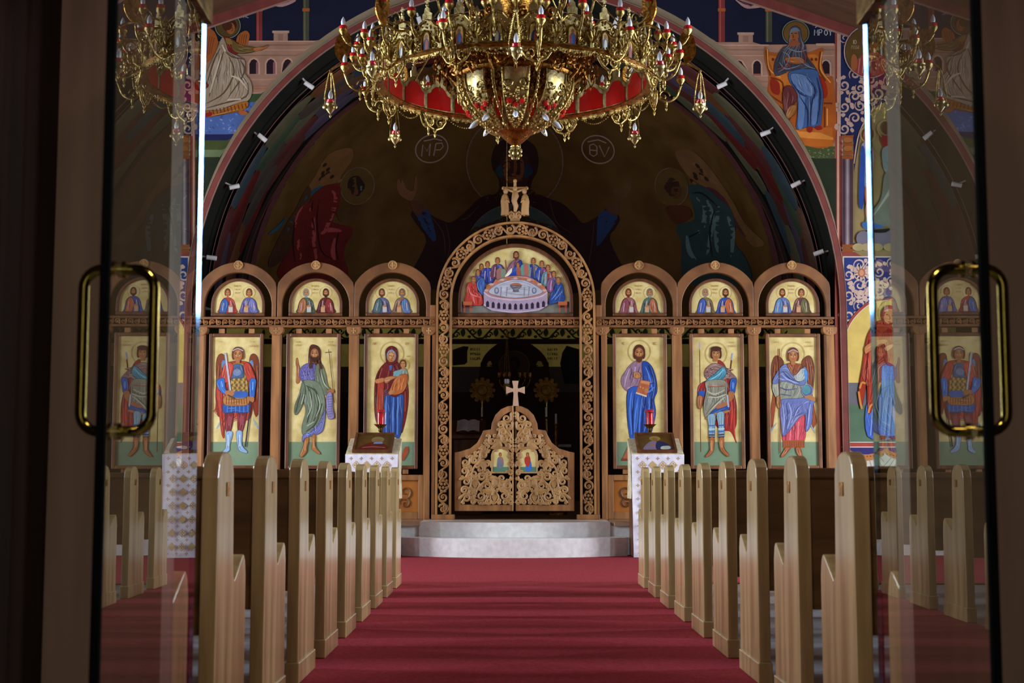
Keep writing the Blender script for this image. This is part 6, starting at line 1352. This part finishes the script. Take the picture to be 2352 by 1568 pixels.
t = thing('added_ceiling_lamp', (0, 1.6, 2.7), 'added round ceiling lamp, out of view, to brighten the vestibule partition', 'lamp')  # fixture added out of view to carry the partition fill light
b = MB(); b.lathe([(.24, 2.70), (.24, 2.66), (.21, 2.62), (.205, 2.66), (.0, 2.66)], (0, 1.6, 0), 24); b.build('lamp_rim', M['steel'], t, smooth=True)
# ============================================================ the great chandelier
CC = Vector((-0.04, 11.0, 3.99)); RR = 1.07
ch = thing('chandelier', tuple(CC), 'huge gilt ring chandelier with red enamel panels, small bulbs and a central bowl', 'chandelier')
def cyl(r, a, z): return CC + Vector((r * cos(a), r * sin(a), z))
def rep(o, n, start=1, step=None, skip=()):
    step = step or 2 * pi / n
    for k in range(start, n):
        if k in skip: continue
        c = o.copy(); COL.objects.link(c); c.parent = ch; c.rotation_euler = (0, 0, o.rotation_euler.z + k * step)
        for g in o.children: d = g.copy(); COL.objects.link(d); d.parent = c
def rot(o, a): o.rotation_euler = (0, 0, a); return o
NP = 24; A = 2 * pi / NP; MX = CC + Vector((RR, 0, 0))
def PL(u, z, d=0): return Vector((CC.x + RR * cos(A / 2) + d, CC.y + u, CC.z + z))
def panel(kind):
    b = MB(); b.prism([PL(u, z) for u, z in [(-.139, 0), (.139, 0), (.139, .165), (.115, .172), (.085, .195), (.06, .228), (.03, .243), (.0, .248), (-.03, .243), (-.06, .228), (-.085, .195), (-.115, .172), (-.139, .165)]], None, (.012, 0, 0))
    o = b.build('ring_panel', M['giltp'], ch)
    b = MB(); b.prism([PL(u, z, -.004) for u, z in [(-.118, .012), (.118, .012), (.118, .135), (.085, .15), (.062, .185), (.035, .207), (0, .212), (-.035, .207), (-.062, .185), (-.085, .15), (-.118, .135)]], None, (.004, 0, 0)); b.build('enamel_inlay', M['enamel'], o)
    b = MB(); y = .01      # crest with cross on top of the panel
    b.prism([PL(u, z) for u, z in [(-.038, .24), (.038, .24), (.042, .29), (.025, .30), (.02, .33), (0, .345), (-.02, .33), (-.025, .30), (-.042, .29)]], None, (.012, 0, 0)); b.ball(PL(0, .355, .006), .014, 8); b.prism([PL(u, z) for u, z in [(-.006, .36), (.006, .36), (.006, .378), (.018, .378), (.018, .39), (.006, .39), (.006, .405), (-.006, .405), (-.006, .39), (-.018, .39), (-.018, .378), (-.006, .378)]], None, (.012, 0, 0)); b.build('crest', M['giltp'], o)
    b = MB(); N_ = (1, 0, 0); rr = random.Random(kind)
    for s in (-1, 1):
        for z in (.04, .095):
            n = 14; b.ribbon([PL(s * .082 + .03 * (1 - .8 * q / n) * cos(s * 8 * q / n + z * 40), z + .028 * (1 - .8 * q / n) * sin(s * 8 * q / n + z * 40), .013) for q in range(n + 1)], .012, .012, N_)
        for q in range(16): b.ball(PL(s * (.05 + rr.random() * .085), .02 + rr.random() * .15, .014), .006 + rr.random() * .006, 6)
        for q in range(4): b.ball(PL(s * rr.random() * .05, .17 + rr.random() * .055, .014), .008, 6)
        b.ribbon([PL(s * .12, .165, .013), PL(s * .085, .185, .013), PL(s * .05, .225, .013), PL(0, .24, .013)], .016, .014, N_)
    b.ribbon([PL(-.139, .008, .013), PL(.139, .008, .013)], .018, .016, N_)
    pts = [(-.04, .018)] + [(-.04 * cos(pi * q / 10), .11 + .045 * sin(pi * q / 10)) for q in range(11)] + [(.04, .018)]
    b.ribbon([PL(u, z, .013) for u, z in pts], .014, .018, N_); b.build('relief', M['gilt'], o)
    p = Paint(lambda u, z, d: PL(u, z, .013 + d), 0, 0, 1, d0=.001, step=.0004)
    c1, c2 = (('1c2c50', '8a3a2c'), ('7a2c24', '24508a'), ('3c4c6a', 'b0a898'))[kind]
    p.poly(pts, 'b8924e', False); p.poly([(-.032, .02), (.032, .02), (.026, .07), (.01, .10), (-.012, .10), (-.028, .07)], c1); p.poly([(-.012, .02), (.012, .02), (.016, .08), (-.004, .09)], c2); p.ell(0, .115, .013, .017, '7a4a2a'); p.build('painted_saint', M['icon'], o, colors=True)
    return o
for kd in range(3):
    o = rot(panel(kd), A / 2 + kd * A); rep(o, 8, 1, 3 * A)
# pilasters between the panels
b = MB(); q = cyl(RR + .012, 0, 0)
b.box(q.x - .012, q.y - .012, q.z - .01, q.x + .016, q.y + .012, q.z + .19); b.lathe([(.02, .19), (.024, .2), (.01, .215), (.022, .235), (.016, .255), (.004, .285)], q, 10); b.lathe([(.004, -.05), (.014, -.035), (.02, -.012), (.02, -.008)], q, 10)
o = b.build('pilaster', M['giltp'], ch, smooth=True); rep(o, NP)
# lower rail and lace fringe
b = MB(); n = 96
prof = [(RR - .035, .0), (RR + .04, .0), (RR + .05, -.012), (RR + .03, -.03), (RR - .02, -.03), (RR - .04, -.012)]
b.lathe(prof + [prof[0]], CC, n); ro = b.build('lower_rail', M['copper'], ch, smooth=True)
b = MB(); q = cyl(RR + .02, 0, -.028); pts = [(-.14 + .28 * k / 12, -.032 - .022 * abs(sin(pi * k / 4))) for k in range(13)]
b.band([PL(u, -.02, .03) for u, z in pts], [PL(u, z, .03) for u, z in pts], (.008, 0, 0))
for k in range(7): b.ball(PL(-.12 + .04 * k, -.045 - .01 * (k % 2), .034), .011, 6)
o = rot(b.build('fringe', M['gilt'], ch), A / 2); rep(o, NP)
# candle units: cup, red collar, flame bulb
CUP = [(.004, -.055), (.012, -.045), (.008, -.035), (.02, -.02), (.032, -.002), (.034, .012), (.026, .014)]
COLR = [(.024, .012), (.030, .016), (.031, .034), (.027, .040), (.014, .040)]
BULB = [(.011, .038), (.017, .052), (.0185, .068), (.014, .088), (.006, .104), (0, .112)]
def candle(par, c):
    b = MB(); b.lathe(CUP, c, 12); b.build('candle_cup', M['gilt'], par, smooth=True)
    b = MB(); b.lathe(COLR, c, 12); b.build('red_collar', M['redglass'], par, smooth=True)
    b = MB(); b.lathe(BULB, c, 12); b.build('bulb', M['bulb'], par, smooth=True)
def arm(pts, c, extra=True):
    b = MB(); P_ = [cyl(r, 0, z) for r, z in crom(pts, False)]; b.tube(P_, .0085, 6)
    r, z = pts[len(pts) // 2]
    if extra:
        n = 12; b.tube([cyl(r - .02 + .05 * (1 - .8 * k / n) * cos(7 * k / n), 0, z + .05 + .05 * (1 - .8 * k / n) * sin(7 * k / n)) for k in range(n + 1)], .006, 5)
        b.lathe([(.002, -.075), (.010, -.055), (.005, -.045), (.012, -.02), (.009, 0)], cyl(r, 0, z), 8)
        for k, (rr_, zz) in enumerate(crom(pts, False)[2::3]): b.ball(cyl(rr_, 0, zz + .012), .011, 6)
    o = b.build('scroll_arm', M['gilt'], ch, smooth=True); candle(o, cyl(c[0], 0, c[1])); return o
o = arm([(1.09, .03), (1.15, -.06), (1.22, -.10), (1.30, -.06), (1.34, .03)], (1.34, .08)); rot(o, A / 2 + .0); rep(o, 12, 1, 2 * A)
o = arm([(1.09, .16), (1.14, .10), (1.19, .09), (1.23, .14), (1.24, .20)], (1.24, .25)); rot(o, A * .5); rep(o, 24, 1, A)
o = arm([(1.09, .22), (1.16, .24), (1.25, .20), (1.33, .22), (1.37, .27)], (1.37, .32)); rot(o, A * 1.0); rep(o, 12, 1, 2 * A)
o = arm([(1.08, .26), (1.11, .30), (1.13, .34)], (1.13, .39), False); rot(o, 0); rep(o, 12, 1, 2 * A)
# U-shaped scroll brackets under the ring
b = MB(); N_ = Vector((1, 0, 0))
for s in (-1, 1):
    b.tube([PL(s * (.095 - .0), -.03, .05), PL(s * .105, -.07, .055), PL(s * .07, -.12, .06), PL(0, -.15, .06)], .009, 6)
    n = 12; b.tube([PL(s * (.05 + .045 * (1 - .8 * k / n) * cos(1.2 + 7 * k / n)), -.085 + .045 * (1 - .8 * k / n) * sin(1.2 + 7 * k / n), .058) for k in range(n + 1)], .006, 5)
    for k in range(4): b.ball(PL(s * (.1 - .02 * k), -.045 - .022 * k, .06), .011, 6)
b.lathe([(.002, -.215), (.011, -.19), (.005, -.175), (.016, -.155), (.012, -.14)], PL(0, 0, .06), 8)
o = rot(b.build('scroll_bracket', M['gilt'], ch, smooth=True), A / 2); rep(o, 12, 1, 2 * A)
# bead swags from bracket to bracket below the rail, leaf sprays above it
b = MB()
for k in range(15):
    u = -.14 + .28 * k / 14; b.ball(PL(u, -.035 - .055 * (1 - (u / .14) ** 2), .075), .0085, 5)
o = rot(b.build('bead_swag', M['gilt'], ch), A * 1.5); rep(o, 12, 1, 2 * A)
b = MB(); rr = random.Random(12)
for k in range(9):
    a = -.9 + 1.8 * k / 8; p0 = PL(0, .03, .02); p1 = PL(.07 * sin(a), .03 + .11 * cos(a), .06 + .03 * (k % 2)); b.tube([p0, (p0 + p1) / 2 + Vector((.02, 0, 0)), p1], [.003, .009, .002], 5); b.ball(p1, .010, 6)
o = rot(b.build('leaf_spray', M['gilt'], ch), 0); rep(o, 24, 1, A)
# hanging vigil lamps on three chains, under winged plates
b = MB(); H = 1.46
b.tube([cyl(r, 0, z) for r, z in crom([(1.09, .2), (1.2, .16), (1.33, .17), (1.42, .14), (1.46, .11)], False)], .010, 6); b.ball(cyl(H, 0, .105), .014, 6)
o = b.build('lamp_bracket', M['gilt'], ch, smooth=True)
b = MB(); b.prism([cyl(1.36 + u, 0, z) - Vector((0, .006, 0)) for u, z in crom([(-.02, .17), (.03, .19), (.07, .26), (.06, .36), (.01, .43), (-.05, .40), (-.055, .30), (-.03, .22)])], None, (0, .012, 0)); b.build('wing_plate', M['copper'], o)
b = MB(); z0 = -.17
for k in range(3):
    a = k * 2.094 + .5
    for q in range(20): u = q / 19; b.ball(cyl(H, 0, z0 + .05 + (.10 - z0 - .05) * u) + Vector((cos(a), sin(a), 0)) * (.046 * (1 - u) ** .6 + .004), .0065, 4, 1.7)
b.build('chain', M['gilt'], o)
b = MB(); c0 = cyl(H, 0, z0)
b.lathe([(.002, -.10), (.010, -.085), (.004, -.07), (.022, -.05), (.042, -.02), (.038, .0), (.044, .012), (.034, .02)], c0, 12)
for k in range(3): a = k * 2.094 + .5; b.ball(c0 + Vector((.046 * cos(a), .046 * sin(a), -.018)), .020, 8); b.tube([c0 + Vector((.046 * cos(a), .046 * sin(a), .0)), c0 + Vector((.046 * cos(a), .046 * sin(a), .06))], .005, 5)
b.build('lamp_cup', M['giltp'], o, smooth=True)
b = MB(); b.lathe([(.026, .018), (.031, .024), (.031, .046), (.02, .05)], c0, 12); b.build('red_collar', M['redglass'], o, smooth=True)
b = MB(); b.lathe([(r, z + .012) for r, z in BULB], c0, 12); b.build('bulb', M['bulb'], o, smooth=True)
rep(o, 8)
# central bowl: eight petals, ribs, cone, finial
BP = [(.455, .02), (.452, -.05), (.43, -.12), (.385, -.20), (.315, -.27), (.23, -.335), (.13, -.385)]
def bowl(v):
    f = v * (len(BP) - 1); i = min(int(f), len(BP) - 2); f -= i
    return BP[i][0] * (1 - f) + BP[i + 1][0] * f, BP[i][1] * (1 - f) + BP[i + 1][1] * f
b = MB(); nu, nv = 10, 20; wd = lambda v: .105 * (1 - .25 * v - .72 * v ** 4)
for j in range(nv + 1):
    for i in range(nu + 1):
        u = -1 + 2 * i / nu; v = j / nv if j else .035 * abs(sin(u * 7)); r, z = bowl(v); b.V(cyl(r + .012 * (1 - u * u), u * wd(v) / r, z))
for j in range(nv):
    for i in range(nu): q = j * (nu + 1) + i; b.F(q, q + 1, q + nu + 2, q + nu + 1)
po = b.build('bowl_petal', M['giltp'], ch, smooth=2)
b = MB(); rr = random.Random(4)
for k in range(150):
    v = .36 + rr.random() * .6; u = -1 + 2 * rr.random(); r, z = bowl(v); b.ball(cyl(r + .014, u * wd(v) / r, z), .007 + rr.random() * .007, 6)
for s in (-1, 1):
    b.tube([cyl(bowl(q / 20)[0] + .008, s * wd(q / 20) / bowl(q / 20)[0], bowl(q / 20)[1]) for q in range(21)], .008, 5)
    n = 12; r0, z0 = bowl(.3); b.tube([cyl(r0 + .02, (s * .06 + .04 * (1 - .8 * k / n) * cos(7 * k / n)) / r0, z0 + .04 * (1 - .8 * k / n) * sin(s * 7 * k / n)) for k in range(n + 1)], .006, 5)
b.build('filigree', M['gilt'], po, kind=None)
b = MB()
for s in (-1, 0, 1): r, z = bowl(.62 - .05 * abs(s)); b.lathe([(0, -.028), (.022, -.01), (.024, .012), (0, .03)], cyl(r + .016, s * .045 / r, z), 8)
b.build('red_jewel', M['enamel'], po, smooth=True)
r, z = bowl(.74); b = MB(); dirv = (Vector((.75, 0, -.66))).normalized(); c = cyl(r + .02, 0, z); b.m = Matrix.Translation(c) @ dirv.to_track_quat('Z', 'Y').to_matrix().to_4x4()
b.lathe([(.012, 0), (.019, .018), (.021, .038), (.016, .062), (.007, .08), (0, .088)], n=10); b.build('lower_bulb', M['bulb'], po, smooth=True)
rot(po, -pi / 2); rep(po, 8)
b = MB()
for q in range(15): r, z = bowl(q / 14); b.ball(cyl(r + .01, 0, z), .014 if q % 2 else .010, 6)
b.tube([cyl(bowl(q / 14)[0], 0, bowl(q / 14)[1]) for q in range(15)], .010, 6)
b.lathe([(.002, -.05), (.008, -.035), (.004, -.02), (.008, 0)], cyl(.25, 0, -.33), 8)
o = rot(b.build('bowl_rib', M['gilt'], ch), -pi / 2 + pi / 8); rep(o, 8)
b = MB(); b.lathe([(.15, -.375), (.152, -.385), (.14, -.395), (.13, -.397), (.10, -.43), (.05, -.475), (.022, -.492), (.02, -.50)], CC, 20); b.build('bowl_cone', M['copper'], ch, smooth=True)
b = MB(); c = CC + Vector((0, 0, -.555)); b.lathe([(.02, .06), (.014, .05), (.02, .04), (.012, .03)], c, 10); b.ball(c, .034, 10)
for k in range(8): a = k * pi / 4 + pi / 8; b.ball(c + Vector((.040 * cos(a), -.006, .040 * sin(a))), .017, 8)
b.build('finial', M['giltp'], ch, smooth=True)
# inner corona: bronze scroll branches round the bowl, with bulbs on top
for kd in range(2):
    b = MB(); rr = random.Random(30 + kd); N_ = (1, 0, 0)
    for k in range(26):
        u = -.13 + rr.random() * .26; z = .03 + rr.random() * .40; r0 = .025 + rr.random() * .035; d = rr.choice((-1, 1)); dd = rr.random() * .12; a0 = rr.random() * 6; n = 12
        b.ribbon([cyl(.52 + dd, 0, 0) + Vector((0, u + r0 * (1 - .8 * q / n) * cos(a0 + d * 7 * q / n), z + r0 * (1 - .8 * q / n) * sin(a0 + d * 7 * q / n))) for q in range(n + 1)], [.022 - .01 * q / n for q in range(n + 1)], .012, N_)
        b.ball(cyl(.53 + dd, 0, 0) + Vector((0, u, z)), .014, 6)
    for k in range(30): u = -.13 + rr.random() * .26; z = rr.random() * .44; b.lathe([(0, -.025), (.012, 0), (0, .03)], cyl(.5 + rr.random() * .14, 0, 0) + Vector((0, u, z)), 6)
    b.tube([cyl(r, 0, z) for r, z in crom([(.46, .0), (.54, .10), (.50, .24), (.58, .36), (.60, .42)], False)], .012, 6)
    o = b.build('scroll_branch', M['copper'], ch); candle(o, cyl(.60, 0, .47)); rot(o, kd * pi / 8); rep(o, 8)
b = MB(); b.lathe([(.44, .02), (.46, .03), (.47, .05), (.46, .07), (.44, .07), (.43, .05), (.44, .02)], CC, 48); b.build('bowl_rim', M['copper'], ch, smooth=True)
b = MB(); b.lathe([(.10, .1), (.14, .2), (.09, .3), (.16, .42), (.12, .6), (.2, .8), (.1, 1.0), (.05, 1.3), (.03, 1.4)], CC, 20); b.build('central_stem', M['copper'], ch, smooth=True)
b = MB(); b.tube([cyl(RR, 0, .2), cyl(.12, 0, 1.25)], .006, 6); o = rot(b.build('suspension_rod', M['gilt'], ch), A * 3.5); rep(o, 4)
b = MB()
for k in range(46): b.ball(CC + Vector((0, 0, 1.4 + k * .06)), .02, 6, 1.9)
b.build('suspension_chain', M['gilt'], ch)

# ============================================================ glass doors, opened towards the camera
def glass_door(nm, hx, hy, th, L, sgn, zt):
    dv = Vector((-sin(th), -cos(th), 0)); nv = Vector((cos(th), -sin(th), 0)) * -sgn      # nv points to the aisle
    H_ = Vector((hx, hy, 0)); P_ = lambda u, n, z: H_ + dv * u + nv * n + Vector((0, 0, z))
    t = thing('glass_door', (hx, hy, 0.012), 'open frameless glass door leaf with a brass pull handle on the %s' % nm, 'door', 'glass doors to the nave')
    def bar(u0, u1, n0, n1, z0, z1, name, mt, bev=0):
        b = MB(); b.prism([P_(u0, n0, z0), P_(u1, n0, z0), P_(u1, n1, z0), P_(u0, n1, z0)], None, (0, 0, z1 - z0)); return b.build(name, mt, t, bevel=bev)
    bar(.012, L - .004, -.006, .006, .02, zt, 'glass_pane', M['glass'])
    bar(L - .004, L + .012, -.008, .008, .02, zt, 'edge_seal', M['dark'])
    # polished hinge edge: bevelled strip that catches the window light
    b = MB(); e = Vector((-sgn * .908, -.418, 0)); tv = Vector((-e.y, e.x, 0)); c = P_(.004, 0, .02)
    b.prism([c + tv * .0075, c - tv * .0075, c - tv * .0075 - e * .006, c + tv * .0075 - e * .006], None, (0, 0, zt - .02)); b.build('polished_edge', M['edge'], t)
    bar(-.02, .16, -.016, .016, zt - .02, zt + .05, 'patch_fitting', M['dimgilt'], .004); bar(-.02, .16, -.016, .016, .012, .07, 'patch_fitting', M['dimgilt'], .004)
    b = MB(); b.tube([P_(.055, 0, zt + .04), P_(.055, 0, 2.2)], .012, 8); b.build('pivot', M['steel'], t)
    u = L - .095; z0, z1 = .985, 1.29; rc = .035
    for s in (-1, 1):
        pts = [P_(u, s * .008, z0)]
        o_ = .066
        pts += [P_(u, s * (o_ - rc + rc * sin(a)), z0 + rc - rc * cos(a)) for a in [pi / 2 * k / 6 for k in range(7)]]
        pts += [P_(u, s * (o_ - rc + rc * cos(a)), z1 - rc + rc * sin(a)) for a in [pi / 2 * k / 6 for k in range(7)]]
        pts += [P_(u, s * .008, z1)]
        b = MB(); b.tube(pts, .0105, 14); hd = b.build('pull_handle', M['brass'], t, smooth=True)
        for z in (z0, z1): b = MB(); b.tube([P_(u, s * .006, z), P_(u, s * .014, z)], .016, 14); b.build('collar', M['brass'], hd, smooth=True)
glass_door('left', -0.83, 3.40, -.0175, .835, -1, 2.03)
glass_door('right', 0.79, 3.40, .015, .845, 1, 2.03)
